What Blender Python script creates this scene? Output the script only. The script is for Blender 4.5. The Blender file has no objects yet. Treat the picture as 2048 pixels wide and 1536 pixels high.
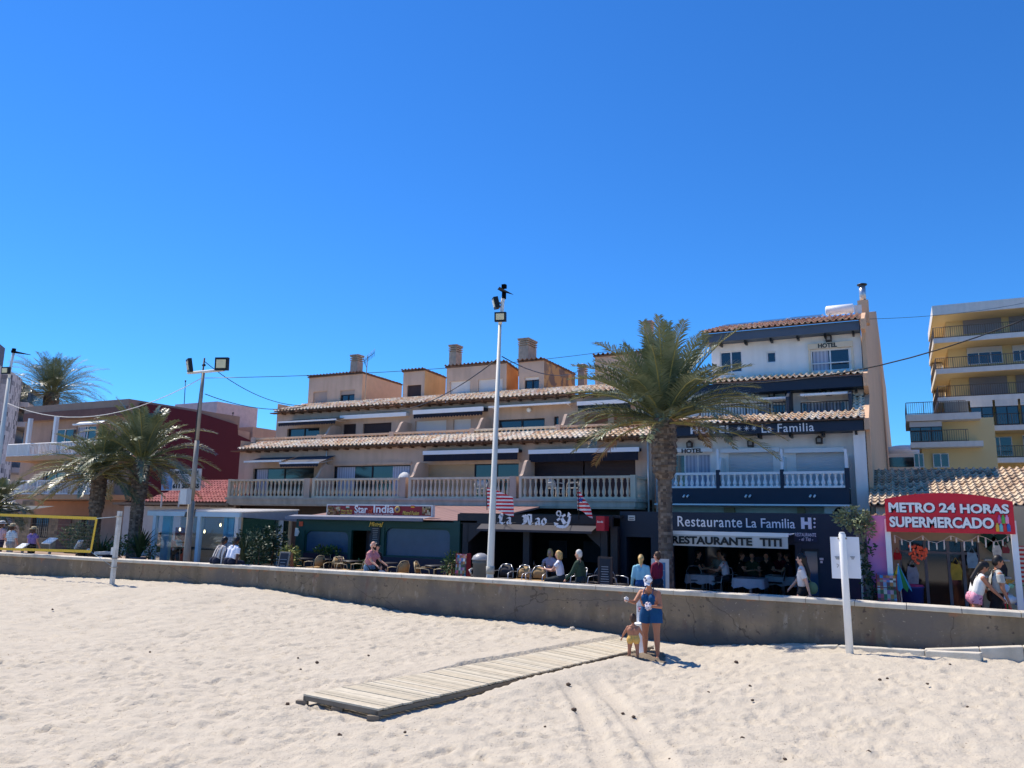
import bpy, bmesh, math, random
import numpy as np
from math import sin, cos, pi, radians, sqrt, atan2
from mathutils import Vector, Matrix
S = bpy.context.scene
COL = S.collection
# ---------------------------------------------------------------- camera
F = 1538.0; PITCH = radians(9.8); ROLL = radians(.9); YAW = radians(26.6); CZ = 2.87
_f = Vector((-sin(YAW)*cos(PITCH), cos(YAW)*cos(PITCH), sin(PITCH)))
_r0 = Vector((cos(YAW), sin(YAW), 0)); _u0 = Vector((sin(YAW)*sin(PITCH), -cos(YAW)*sin(PITCH), cos(PITCH)))
_r = _r0*cos(ROLL)+_u0*sin(ROLL); _u = _u0*cos(ROLL)-_r0*sin(ROLL)
cd = bpy.data.cameras.new('camera'); cam = bpy.data.objects.new('camera', cd); COL.objects.link(cam)
cd.sensor_width = 36; cd.lens = F/2048*36; cd.clip_start = .1; cd.clip_end = 3000
m = Matrix(((_r.x, _u.x, -_f.x, 0), (_r.y, _u.y, -_f.y, 0), (_r.z, _u.z, -_f.z, CZ), (0, 0, 0, 1)))
cam.matrix_world = m
S.camera = cam
# ---------------------------------------------------------------- world, sun, exposure
SUN_EL = radians(57); TO = Vector((-1, .2, 0)).normalized()
SUNV = Vector((TO.x*cos(SUN_EL), TO.y*cos(SUN_EL), sin(SUN_EL)))
W = bpy.data.worlds.new('World'); S.world = W; W.use_nodes = True
nt = W.node_tree; bg = nt.nodes['Background']
sky = nt.nodes.new('ShaderNodeTexSky'); sky.sky_type = 'NISHITA'; sky.sun_disc = False
sky.sun_elevation = SUN_EL; sky.sun_rotation = atan2(TO.x, TO.y)
sky.air_density = 1.0; sky.dust_density = .0; sky.ozone_density = 1.6; sky.altitude = 0
gm = nt.nodes.new('ShaderNodeGamma'); gm.inputs[1].default_value = 1.0
hs = nt.nodes.new('ShaderNodeHueSaturation'); hs.inputs['Saturation'].default_value = 1.1
nt.links.new(sky.outputs[0], gm.inputs[0]); nt.links.new(gm.outputs[0], hs.inputs['Color']); tn = nt.nodes.new('ShaderNodeMix'); tn.data_type = 'RGBA'; tn.blend_type = 'MULTIPLY'; tn.inputs[0].default_value = 1; tn.inputs[7].default_value = (.32, .85, 1.45, 1)
nt.links.new(hs.outputs[0], tn.inputs[6]); nt.links.new(tn.outputs[2], bg.inputs[0])
bg.inputs[1].default_value = .1
sl = bpy.data.lights.new('sun', 'SUN'); sl.energy = 4.9; sl.angle = radians(.53); sl.color = (1, .91, .79)
so = bpy.data.objects.new('sun', sl); COL.objects.link(so); so.rotation_euler = SUNV.to_track_quat('Z', 'Y').to_euler()
S.view_settings.view_transform = 'Standard'; S.view_settings.look = 'None'; S.view_settings.exposure = .3; S.view_settings.gamma = 1
S.render.engine = 'CYCLES'; S.cycles.max_bounces = 8; S.cycles.transparent_max_bounces = 16
# ---------------------------------------------------------------- helpers
def ray(px, py):
    return _f+_r*((px-1024)/F)-_u*((py-768)/F)
def at(px, py, Y=None, Z=None, X=None):
    d = ray(px, py)
    t = Y/d.y if Y is not None else ((Z-CZ)/d.z if Z is not None else X/d.x)
    return Vector((d.x*t, d.y*t, CZ+d.z*t))
def lin(c):
    return tuple((x/12.92 if x <= .04045 else ((x+.055)/1.055)**2.4) for x in c)
_mats = {}
def mat(name, col, rough=.7, var=.12, scale=3., bump=0., bscale=40., metal=0., spec=.4, col2=None, thr=None, emit=0, stain=0.):
    if name in _mats: return _mats[name]
    m = bpy.data.materials.new(name); m.use_nodes = True; n = m.node_tree.nodes; L = m.node_tree.links
    b = n['Principled BSDF']; b.inputs['Roughness'].default_value = rough; b.inputs['Metallic'].default_value = metal
    b.inputs['Specular IOR Level'].default_value = spec
    tc = n.new('ShaderNodeTexCoord'); out = None
    c1 = tuple(x*(1-var) for x in col); c2 = tuple(min(1, x*(1+var)) for x in col)
    if col2: c1, c2 = col, col2
    nz = n.new('ShaderNodeTexNoise'); nz.inputs['Scale'].default_value = scale; nz.inputs['Detail'].default_value = 5; nz.inputs['Roughness'].default_value = .62
    L.new(tc.outputs['Object'], nz.inputs['Vector'])
    r = n.new('ShaderNodeValToRGB'); L.new(nz.outputs[0], r.inputs[0])
    lo, hi = thr or (.3, .7)
    r.color_ramp.elements[0].position = lo; r.color_ramp.elements[1].position = hi
    r.color_ramp.elements[0].color = (*c1, 1); r.color_ramp.elements[1].color = (*c2, 1)
    out = r.outputs[0]
    if stain:
        mp = n.new('ShaderNodeMapping'); mp.inputs['Scale'].default_value = (2.2, 2.2, .25)
        L.new(tc.outputs['Object'], mp.inputs[0])
        n2 = n.new('ShaderNodeTexNoise'); n2.inputs['Scale'].default_value = 1.3; n2.inputs['Detail'].default_value = 6
        L.new(mp.outputs[0], n2.inputs['Vector'])
        r2 = n.new('ShaderNodeValToRGB'); L.new(n2.outputs[0], r2.inputs[0])
        r2.color_ramp.elements[0].position = .42; r2.color_ramp.elements[1].position = .72
        r2.color_ramp.elements[0].color = (1, 1, 1, 1); r2.color_ramp.elements[1].color = (1-stain, 1-stain, 1-stain*1.05, 1)
        mx = n.new('ShaderNodeMix'); mx.data_type = 'RGBA'; mx.blend_type = 'MULTIPLY'; mx.inputs[0].default_value = 1
        L.new(out, mx.inputs[6]); L.new(r2.outputs[0], mx.inputs[7]); out = mx.outputs[2]
    L.new(out, b.inputs['Base Color'])
    if bump:
        nb = n.new('ShaderNodeTexNoise'); nb.inputs['Scale'].default_value = bscale; nb.inputs['Detail'].default_value = 4
        L.new(tc.outputs['Object'], nb.inputs['Vector'])
        bp = n.new('ShaderNodeBump'); bp.inputs['Strength'].default_value = bump; bp.inputs['Distance'].default_value = .02
        L.new(nb.outputs[0], bp.inputs['Height']); L.new(bp.outputs[0], b.inputs['Normal'])
    if emit:
        L.new(out, b.inputs['Emission Color']); b.inputs['Emission Strength'].default_value = emit
    _mats[name] = m; return m
def smat(name, c, **k):   # colour given as display rgb 0-255
    return mat(name, lin([x/255 for x in c]), **k)
def banded(name, colA, colB, axis=0, period=.3, rough=.7, duty=.5, rot=0):
    if name in _mats: return _mats[name]
    m = mat(name, colA, rough=rough); n = m.node_tree.nodes; L = m.node_tree.links; b = n['Principled BSDF']
    tc = n.new('ShaderNodeTexCoord'); sp = n.new('ShaderNodeSeparateXYZ'); L.new(tc.outputs['Object'], sp.inputs[0])
    d = n.new('ShaderNodeMath'); d.operation = 'DIVIDE'; d.inputs[1].default_value = period; L.new(sp.outputs[axis], d.inputs[0])
    fr = n.new('ShaderNodeMath'); fr.operation = 'FRACT'; L.new(d.outputs[0], fr.inputs[0])
    gt = n.new('ShaderNodeMath'); gt.operation = 'GREATER_THAN'; gt.inputs[1].default_value = duty; L.new(fr.outputs[0], gt.inputs[0])
    mx = n.new('ShaderNodeMix'); mx.data_type = 'RGBA'; L.new(gt.outputs[0], mx.inputs[0])
    mx.inputs[6].default_value = (*colA, 1); mx.inputs[7].default_value = (*colB, 1); L.new(mx.outputs[2], b.inputs['Base Color'])
    return m
def cellmat(name, cols, cell=(.2, .2, .2), rough=.8, bump=0):
    """one random colour per cell of a 3d grid: roof tiles, printed cards, patchwork"""
    if name in _mats: return _mats[name]
    m = mat(name, cols[0], rough=rough, bump=bump); n = m.node_tree.nodes; L = m.node_tree.links; b = n['Principled BSDF']
    tc = n.new('ShaderNodeTexCoord'); mp = n.new('ShaderNodeMapping'); mp.inputs['Scale'].default_value = [1/c for c in cell]
    L.new(tc.outputs['Object'], mp.inputs[0])
    fl = n.new('ShaderNodeVectorMath'); fl.operation = 'FLOOR'; L.new(mp.outputs[0], fl.inputs[0])
    wn = n.new('ShaderNodeTexWhiteNoise'); wn.noise_dimensions = '3D'; L.new(fl.outputs[0], wn.inputs[0])
    r = n.new('ShaderNodeValToRGB'); L.new(wn.outputs[0], r.inputs[0]); e = r.color_ramp.elements
    while len(e) < len(cols): e.new(.5)
    for i, c in enumerate(cols): e[i].position = i/max(1, len(cols)-1); e[i].color = (*c, 1)
    nz = n.new('ShaderNodeTexNoise'); nz.inputs['Scale'].default_value = 5; nz.inputs['Detail'].default_value = 5; L.new(tc.outputs['Object'], nz.inputs['Vector'])
    mr = n.new('ShaderNodeMapRange'); mr.inputs[1].default_value = .3; mr.inputs[2].default_value = .7; mr.inputs[3].default_value = .82; mr.inputs[4].default_value = 1.12
    L.new(nz.outputs[0], mr.inputs[0])
    mx = n.new('ShaderNodeMix'); mx.data_type = 'RGBA'; mx.blend_type = 'MULTIPLY'; mx.inputs[0].default_value = 1
    L.new(r.outputs[0], mx.inputs[6]); L.new(mr.outputs[0], mx.inputs[7]); L.new(mx.outputs[2], b.inputs['Base Color'])
    return m
def glassmat(name, tint=(.75, .9, .95), a=.75):
    if name in _mats: return _mats[name]
    m = bpy.data.materials.new(name); m.use_nodes = True; n = m.node_tree.nodes; L = m.node_tree.links
    for x in list(n): n.remove(x)
    o = n.new('ShaderNodeOutputMaterial'); t = n.new('ShaderNodeBsdfTransparent'); t.inputs[0].default_value = (*tint, 1)
    g = n.new('ShaderNodeBsdfGlossy'); g.inputs[0].default_value = (.8, .9, 1, 1); g.inputs[1].default_value = .03
    mx = n.new('ShaderNodeMixShader'); mx.inputs[0].default_value = 1-a
    L.new(t.outputs[0], mx.inputs[1]); L.new(g.outputs[0], mx.inputs[2]); L.new(mx.outputs[0], o.inputs[0])
    _mats[name] = m; return m
ORG = {}
def thing(name, label, cat, loc, group=None):
    o = bpy.data.objects.new(name, None); COL.objects.link(o); o.location = loc; o.empty_display_size = .2
    o['label'] = label; o['category'] = cat
    if group: o['group'] = group
    ORG[o] = Vector(loc); return o
def tag(o, label=None, cat=None, group=None, kind=None):
    if label: o['label'] = label
    if cat: o['category'] = cat
    if group: o['group'] = group
    if kind: o['kind'] = kind
    return o
class MB:
    def __init__(s): s.v = []; s.f = []; s.sm = []
    def add(s, vs, fs, smooth=False):
        k = len(s.v); s.v += [tuple(v) for v in vs]; s.f += [[i+k for i in f] for f in fs]; s.sm += [smooth]*len(fs); return s
    def box(s, x0, x1, y0, y1, z0, z1):
        x0, x1 = min(x0, x1), max(x0, x1); y0, y1 = min(y0, y1), max(y0, y1); z0, z1 = min(z0, z1), max(z0, z1)
        return s.add([(x0, y0, z0), (x1, y0, z0), (x1, y1, z0), (x0, y1, z0), (x0, y0, z1), (x1, y0, z1), (x1, y1, z1), (x0, y1, z1)],
              [(0, 3, 2, 1), (4, 5, 6, 7), (0, 1, 5, 4), (1, 2, 6, 5), (2, 3, 7, 6), (3, 0, 4, 7)])
    def pris(s, pts, vec):   # extrude a planar polygon along vec
        n = len(pts); p = [Vector(q) for q in pts]; v = Vector(vec)
        nr = Vector((0, 0, 0))
        for i in range(n): nr += p[i].cross(p[(i+1) % n])
        if nr.dot(v) > 0: p.reverse()
        return s.add(p+[q+v for q in p], [list(range(n))]+[[i+n for i in reversed(range(n))]]+[[i, i+n, (i+1) % n+n, (i+1) % n] for i in range(n)])
    def quad(s, *p): return s.add(p, [list(range(len(p)))])
    def tube(s, pts, r, n=8, r1=None, caps=True, flat=1.):
        pts = [Vector(p) for p in pts]; k = len(pts); vs = []; fs = []
        for i, p in enumerate(pts):
            d = (pts[min(i+1, k-1)]-pts[max(i-1, 0)]).normalized()
            a = d.cross(Vector((0, 0, 1)));
            if a.length < 1e-3: a = Vector((1, 0, 0))
            a.normalize(); b = a.cross(d)
            rr = r[i] if isinstance(r, (list, tuple)) else (r if r1 is None else r+(r1-r)*i/(k-1))
            for j in range(n):
                t = 2*pi*j/n; vs.append(p+a*(cos(t)*rr)+b*(sin(t)*rr*flat))
        for i in range(k-1):
            for j in range(n): fs.append([i*n+j, i*n+(j+1) % n, (i+1)*n+(j+1) % n, (i+1)*n+j])
        if caps: fs.append(list(reversed(range(n)))); fs.append([(k-1)*n+j for j in range(n)])
        return s.add(vs, fs, True)
    def lathe(s, prof, c, n=12):   # prof: (r, z) pairs
        vs = []; fs = []; c = Vector(c)
        for (r, z) in prof:
            for j in range(n): t = 2*pi*j/n; vs.append(c+Vector((r*cos(t), r*sin(t), z)))
        for i in range(len(prof)-1):
            for j in range(n): fs.append([i*n+j, i*n+(j+1) % n, (i+1)*n+(j+1) % n, (i+1)*n+j])
        fs.append(list(reversed(range(n)))); fs.append([(len(prof)-1)*n+j for j in range(n)])
        return s.add(vs, fs, True)
    def ball(s, c, r, n=10, k=6, sc=(1, 1, 1)):
        vs = []; fs = []; c = Vector(c)
        for i in range(k+1):
            a = pi*i/k-pi/2
            for j in range(n): t = 2*pi*j/n; vs.append(c+Vector((r*sc[0]*cos(a)*cos(t), r*sc[1]*cos(a)*sin(t), r*sc[2]*sin(a))))
        for i in range(k):
            for j in range(n): fs.append([i*n+j, i*n+(j+1) % n, (i+1)*n+(j+1) % n, (i+1)*n+j])
        return s.add(vs, fs, True)
    def xf(s, M): s.v = [tuple(M @ Vector(v)) for v in s.v]; return s
    def build(s, name, m, parent=None, loc=None):
        me = bpy.data.meshes.new(name)
        if parent is not None: o0 = ORG[parent]
        elif loc is not None: o0 = Vector(loc)
        else:
            a = np.array(s.v); o0 = Vector((float((a[:, 0].min()+a[:, 0].max())/2), float((a[:, 1].min()+a[:, 1].max())/2), float(a[:, 2].min())))
        me.from_pydata([(v[0]-o0.x, v[1]-o0.y, v[2]-o0.z) for v in s.v], [], s.f)
        me.polygons.foreach_set('use_smooth', s.sm); me.update()
        if m: me.materials.append(m)
        o = bpy.data.objects.new(name, me); COL.objects.link(o); ORG[o] = o0
        if parent is not None: o.parent = parent
        else: o.location = o0
        return o
def bevel(o, w=.01, seg=2):
    md = o.modifiers.new('bevel', 'BEVEL'); md.width = w; md.segments = seg; md.limit_method = 'ANGLE'; return o
def copy_tree(o, parent=None):
    c = o.copy(); COL.objects.link(c); c.parent = parent
    for ch in list(o.children): copy_tree(ch, c)
    return c
def text_mb(s, X0, X1, Z0, Z1, Y, ext=.012, bold=0., italic=0., space=1.):
    cu = bpy.data.curves.new('t', 'FONT'); cu.body = s; cu.size = 1; cu.extrude = 0; cu.offset = bold; cu.shear = italic; cu.space_character = space; cu.resolution_u = 3
    o = bpy.data.objects.new('t', cu); COL.objects.link(o)
    dg = bpy.context.evaluated_depsgraph_get(); me = bpy.data.meshes.new_from_object(o.evaluated_get(dg))
    vs = [v.co.copy() for v in me.vertices]; fs = [list(p.vertices) for p in me.polygons]
    bpy.data.objects.remove(o); bpy.data.curves.remove(cu); bpy.data.meshes.remove(me)
    xs = [v.x for v in vs]; ys = [v.y for v in vs]
    ax, bx, ay, by = min(xs), max(xs), min(ys), max(ys)
    P = [Vector((X0+(v.x-ax)/(bx-ax)*(X1-X0), Y, Z0+(v.y-ay)/(by-ay)*(Z1-Z0))) for v in vs]
    mb = MB(); n = len(P); mb.add(P, fs)
    mb.add([p+Vector((0, ext, 0)) for p in P], [list(reversed(f)) for f in fs])
    ed = {}
    for f in fs:
        for i in range(len(f)):
            a, b = f[i], f[(i+1) % len(f)]
            if (b, a) in ed: del ed[(b, a)]
            else: ed[(a, b)] = 1
    mb.add(P+[p+Vector((0, ext, 0)) for p in P], [[b, a, a+n, b+n] for a, b in ed])
    return mb
def pR(x0, y0, x1, y1, Y):   # pixel box (sides taken at its middle) -> X0,X1,Z0,Z1 on plane Y
    xm, ym = (x0+x1)/2, (y0+y1)/2
    return at(x0, ym, Y=Y).x, at(x1, ym, Y=Y).x, at(xm, y1, Y=Y).z, at(xm, y0, Y=Y).z
def text_px(s, x0, y0, x1, y1, Y, **k):
    X0, X1, Z0, Z1 = pR(x0, y0, x1, y1, Y); return text_mb(s, X0, X1, Z0, Z1, Y, **k)
rnd = random.Random(7)
# ---------------------------------------------------------------- common materials
M_white = smat('white_paint', (238, 238, 236), rough=.5, var=.03)
M_offw = smat('old_white_paint', (215, 214, 208), rough=.6, var=.08, scale=6)
M_tan = smat('tan_stucco', (200, 174, 154), rough=.9, var=.07, scale=1.2, bump=.25, stain=.16)
M_tan2 = smat('bounce_lit_yellow_stucco', (214, 172, 122), rough=.9, var=.08, scale=1.2, bump=.25, stain=.12)  # yellow side-wall stucco with warm bounced light put into its colour
M_slab = smat('balcony_stone', (196, 184, 168), rough=.85, var=.1, scale=2.5, bump=.2, stain=.25)
M_navy = smat('navy_paint', (26, 42, 62), rough=.55, var=.06)
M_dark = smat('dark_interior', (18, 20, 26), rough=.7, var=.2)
M_black = smat('black_metal', (22, 23, 26), rough=.45, var=.1)
M_alu = smat('aluminium', (190, 192, 196), rough=.35, metal=.7, var=.05)
M_pane = smat('window_glass', (22, 34, 48), rough=.06, var=.1, spec=1.)
M_shut = smat('white_shutter', (214, 212, 210), rough=.6, var=.03)
M_beam = smat('eave_beam', (112, 84, 66), rough=.85, var=.15)
M_tile = cellmat('roof_tile', [lin((.93, .80, .64)), lin((.97, .89, .76)), lin((1, .96, .88)), lin((.86, .68, .52))], cell=(.23, .36, 9), bump=.1)
M_tileR = cellmat('red_roof_tile', [lin((.70, .42, .40)), lin((.76, .50, .47)), lin((.62, .36, .35))], cell=(.22, .33, 9))
M_leaf = smat('leaf_green', (62, 88, 44), rough=.6, var=.35, scale=9)
M_leafD = smat('leaf_dark', (36, 62, 38), rough=.55, var=.35, scale=9)
M_conc = smat('concrete', (150, 140, 128), rough=.9, var=.15, bump=.3, stain=.2)
# ---------------------------------------------------------------- sand, promenade, sea wall
def interp(x, xs, ys): return float(np.interp(x, xs, ys))
CAPX = [-60, -31.36, -25.1, -18.84, -11.41, -6.2, -1.09, 2.04, 8]
CAPY = [18.3, 18.5, 18.65, 18.95, 19.05, 18.85, 18.72, 18.4, 18.0]
WX = [at(px, py, Y=18.85).x for px, py in [(0, 1148), (250, 1158), (500, 1176), (800, 1226), (900, 1236), (1100, 1254), (1240, 1271), (1400, 1294)]]
WZ = [at(px, py, Y=18.85).z for px, py in [(0, 1148), (250, 1158), (500, 1176), (800, 1226), (900, 1236), (1100, 1254), (1240, 1271), (1400, 1294)]]
_k = [at(px, py, Y=18.3) for px, py in [(1560, 1296), (1675, 1298), (1850, 1306), (1960, 1312), (2048, 1320), (2200, 1330)]]
WX[-1:] = [at(1400, 1296, Y=18.5).x]; WZ[-1:] = [at(1400, 1296, Y=18.5).z]; WX += [q.x for q in _k]; WZ += [q.z for q in _k]
npr = np.random.RandomState(3)
def vnoise(X, Y, s, seed):
    rs = np.random.RandomState(seed); T = rs.rand(128, 128)
    x = X/s+500; y = Y/s+500; xi = np.floor(x).astype(int); yi = np.floor(y).astype(int); fx = x-xi; fy = y-yi
    fx = fx*fx*(3-2*fx); fy = fy*fy*(3-2*fy)
    g = lambda a, b: T[a % 128, b % 128]
    return (g(xi, yi)*(1-fx)+g(xi+1, yi)*fx)*(1-fy)+(g(xi, yi+1)*(1-fx)+g(xi+1, yi+1)*fx)*fy
def sand_base(X, Y):
    h = np.interp(X, WX, WZ); t = np.clip((Y-11)/(18.6-11), 0, 1); t = t*t*(3-2*t)
    return h*t
TR = [[at(px, py, Z=0) for px, py in l] for l in ([(1090, 1338), (1150, 1390), (1180, 1440), (1215, 1545)], [(1185, 1358), (1235, 1410), (1275, 1455), (1340, 1545)])]
BW = [at(607, 1388, Z=.13), at(757, 1418, Z=.13), at(1308, 1291, Z=.07), at(1236, 1276, Z=.07)]   # boardwalk corners
def sand_h(X, Y):
    w = vnoise(X, Y, .8, 9)*.5
    h = sand_base(X, Y)
    n = (vnoise(X+w, Y, .9, 1)-.5)*.05
    a = vnoise(X+w*.6, Y*1.35, .3, 2); n += (1-np.abs(2*a-1))**1.6*.04-.016
    b = vnoise(X+Y*.3, Y*1.3, .15, 4); n += (1-np.abs(2*b-1))**1.8*.027-.01
    n += (vnoise(X, Y, .09, 6)-.5)*.012
    k = np.ones_like(X)
    dep = np.zeros_like(X)
    for l in TR:
        for i in range(len(l)-1):
            a0, b0 = l[i], l[i+1]; dx, dy = b0.x-a0.x, b0.y-a0.y; L2 = dx*dx+dy*dy
            t = np.clip(((X-a0.x)*dx+(Y-a0.y)*dy)/L2, 0, 1); d = np.hypot(X-a0.x-t*dx, Y-a0.y-t*dy)
            s = np.clip((d-.11)/.07, 0, 1); k = np.minimum(k, .1+.9*s); dep = np.minimum(dep, -.034*(1-s)); n += .018*np.exp(-((d-.22)/.05)**2)
    c = [(BW[0]+BW[1])/2, (BW[2]+BW[3])/2]; dx, dy = c[1].x-c[0].x, c[1].y-c[0].y; L = sqrt(dx*dx+dy*dy)
    t = ((X-c[0].x)*dx+(Y-c[0].y)*dy)/L; d = np.abs((X-c[0].x)*dy-(Y-c[0].y)*dx)/L
    inside = (t > -.25) & (t < L+2) & (d < 1.15)
    k = np.where(inside, k*np.clip(.5-.05*t, .12, .5), k)
    dep = np.where(inside, dep-np.interp(t, [-.3, 0, 4, 7], [.0, .035, .03, .02]), dep)
    # sand banked up against the edges of the boardwalk, more so towards the wall
    bz = BW[0].z+(BW[2].z-BW[0].z)*np.clip(t/L, 0, 1)
    sd = ((X-c[0].x)*dy-(Y-c[0].y)*dx)/L; wd = .88
    bank = np.clip((t-1.2)/2.5, 0, 1)*np.exp(-((np.maximum(0, np.abs(sd)-wd-.12))/.5)**2)*(np.abs(sd) > wd-.02)*np.clip((L+1.2-t)/.8, 0, 1)
    hh = h+n*k+dep
    return hh*(1-bank)+(bz+.012+n*.45)*bank
def make_sand():
    xs = np.concatenate([np.linspace(-400, -60, 10), np.linspace(-58, -32, 53), np.arange(-31.5, -16, .09), np.arange(-16, 4, .05), np.linspace(4.2, 12, 30), np.linspace(20, 400, 8)])
    ys = np.concatenate([np.linspace(-300, 0, 8), np.linspace(.5, 4.4, 12), np.arange(4.6, 12, .05), np.arange(12, 19.35, .07)])
    X, Y = np.meshgrid(xs, ys); H = sand_h(X, Y); H = np.where(Y < 3, H*.3, H)
    rs = np.random.RandomState(5)
    # footprints: dents with a raised rim
    for _ in range(3800):
        y = 4.6+14.2*rs.rand()**1.1; x = -4-y*.5+(rs.rand()-.5)*(14+y*1.3); a = rs.rand()*pi; L = .13+.07*rs.rand(); Wd = .06+.03*rs.rand(); D = .014+.02*rs.rand()
        i0, i1 = np.searchsorted(xs, [x-.4, x+.4]); j0, j1 = np.searchsorted(ys, [y-.4, y+.4])
        if i1-i0 < 3 or j1-j0 < 3: continue
        xx = X[j0:j1, i0:i1]-x; yy = Y[j0:j1, i0:i1]-y
        if min(np.hypot(x-p.x, y-p.y) for l in TR for p in l) < .5: continue
        c = [(BW[0]+BW[1])/2, (BW[2]+BW[3])/2]; dx, dy = c[1].x-c[0].x, c[1].y-c[0].y
        if abs((x-c[0].x)*dy-(y-c[0].y)*dx)/np.hypot(dx, dy) < 1.2 and (x-c[0].x)*dx+(y-c[0].y)*dy > -1: continue
        u = (xx*cos(a)+yy*sin(a))/L; v = (-xx*sin(a)+yy*cos(a))/Wd; r = np.sqrt(u*u+v*v)
        H[j0:j1, i0:i1] += -D*np.exp(-(r/.8)**4)+D*.6*np.exp(-((r-1.25)/.3)**2)*(.6+.4*np.sign(u))
    nx, ny = len(xs), len(ys)
    V = np.stack([X.ravel(), Y.ravel(), H.ravel()], 1)
    idx = np.arange(nx*ny).reshape(ny, nx); Fq = np.stack([idx[:-1, :-1].ravel(), idx[:-1, 1:].ravel(), idx[1:, 1:].ravel(), idx[1:, :-1].ravel()], 1)
    me = bpy.data.meshes.new('sand'); me.vertices.add(len(V)); me.vertices.foreach_set('co', V.ravel())
    me.loops.add(Fq.size); me.loops.foreach_set('vertex_index', Fq.ravel().astype(np.int32)); me.polygons.add(len(Fq))
    me.polygons.foreach_set('loop_start', np.arange(0, Fq.size, 4, dtype=np.int32)); me.polygons.foreach_set('loop_total', np.full(len(Fq), 4, dtype=np.int32))
    me.polygons.foreach_set('use_smooth', np.ones(len(Fq), dtype=bool)); me.update(); me.validate()
    m = smat('beach_sand', (185, 175, 157), rough=.95, var=.06, scale=1.4, bump=.9, bscale=22)
    n = m.node_tree.nodes; L = m.node_tree.links; b = n['Principled BSDF']; src = b.inputs['Base Color'].links[0].from_socket
    tc = n['Texture Coordinate']; vo = n.new('ShaderNodeTexNoise'); vo.inputs['Scale'].default_value = 38; vo.inputs['Detail'].default_value = 2; L.new(tc.outputs['Object'], vo.inputs['Vector'])
    rr = n.new('ShaderNodeValToRGB'); rr.color_ramp.elements[0].position = .27; rr.color_ramp.elements[1].position = .33
    rr.color_ramp.elements[0].color = (.35, .3, .26, 1); rr.color_ramp.elements[1].color = (1, 1, 1, 1); L.new(vo.outputs[0], rr.inputs[0])
    mx = n.new('ShaderNodeMix'); mx.data_type = 'RGBA'; mx.blend_type = 'MULTIPLY'; mx.inputs[0].default_value = 1
    L.new(src, mx.inputs[6]); L.new(rr.outputs[0], mx.inputs[7])
    # wet patch by the shower
    gp = at(1262, 1314, Z=0)
    sp = n.new('ShaderNodeVectorMath'); sp.operation = 'SUBTRACT'; sp.inputs[1].default_value = (gp.x-.1, gp.y, 0); L.new(tc.outputs['Object'], sp.inputs[0])
    mp = n.new('ShaderNodeMapping'); mp.inputs['Rotation'].default_value = (0, 0, -YAW); mp.inputs['Scale'].default_value = (.85, 1.3, 0); L.new(sp.outputs[0], mp.inputs[0])
    nn = n.new('ShaderNodeTexNoise'); nn.inputs['Scale'].default_value = 3; L.new(tc.outputs['Object'], nn.inputs['Vector'])
    ln = n.new('ShaderNodeVectorMath'); ln.operation = 'LENGTH'; L.new(mp.outputs[0], ln.inputs[0])
    ad = n.new('ShaderNodeMath'); ad.operation = 'MULTIPLY_ADD'; ad.inputs[1].default_value = .8; L.new(nn.outputs[0], ad.inputs[0]); L.new(ln.outputs[1], ad.inputs[2])
    r3 = n.new('ShaderNodeValToRGB'); r3.color_ramp.elements[0].position = .97; r3.color_ramp.elements[1].position = 1.
    r3.color_ramp.elements[0].color = (.42, .37, .32, 1); r3.color_ramp.elements[1].color = (1, 1, 1, 1)
    sc = n.new('ShaderNodeMath'); sc.operation = 'MULTIPLY'; sc.inputs[1].default_value = .82; L.new(ad.outputs[0], sc.inputs[0]); L.new(sc.outputs[0], r3.inputs[0])
    m2 = n.new('ShaderNodeMix'); m2.data_type = 'RGBA'; m2.blend_type = 'MULTIPLY'; m2.inputs[0].default_value = 1
    L.new(mx.outputs[2], m2.inputs[6]); L.new(r3.outputs[0], m2.inputs[7]); L.new(m2.outputs[2], b.inputs['Base Color'])
    me.materials.append(m); o = bpy.data.objects.new('sand', me); COL.objects.link(o); tag(o, kind='structure')
make_sand()
def sz(x, y): return float(sand_h(np.array([x]), np.array([y]))[0])
PZ = .42; TZ = .56
tag(MB().add([(-1500, -1500, .35), (1500, -1500, .35), (1500, -22, .35), (-1500, -22, .35)], [(0, 1, 2, 3)]).build('sea', smat('sea_water', (30, 84, 120), rough=.25, var=.2, scale=.05, bump=.6, bscale=.6), loc=(0, 0, 0)), kind='structure')
tag(MB().add([(-600, 19.1, PZ), (600, 19.1, PZ), (600, 900, PZ), (-600, 900, PZ)], [(0, 1, 2, 3)]).build('promenade_pavement', smat('paving', (176, 160, 142), rough=.85, var=.1, scale=4, bump=.1), loc=(0, 0, 0)), kind='structure')
tag(MB().box(-45, 3.0, 20.75, 29.9, PZ-.2, TZ).build('terrace_pavement', smat('terrace_paving', (150, 128, 112), rough=.85, var=.1, scale=4), loc=(0, 0, 0)), kind='structure')
wt = thing('sea_wall', 'long brown weathered concrete wall between beach and promenade with white coping', 'wall', (-15, 19, 0))
mb = MB(); mc = MB(); xs = np.arange(-60, 8.01, .5)
mw = smat('weathered_wall', (142, 124, 101), rough=.95, var=.16, scale=1.1, bump=.8, bscale=14, stain=.35)
n = mw.node_tree.nodes; L = mw.node_tree.links; b = n['Principled BSDF']; src = b.inputs['Base Color'].links[0].from_socket; tc = n['Texture Coordinate']
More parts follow.
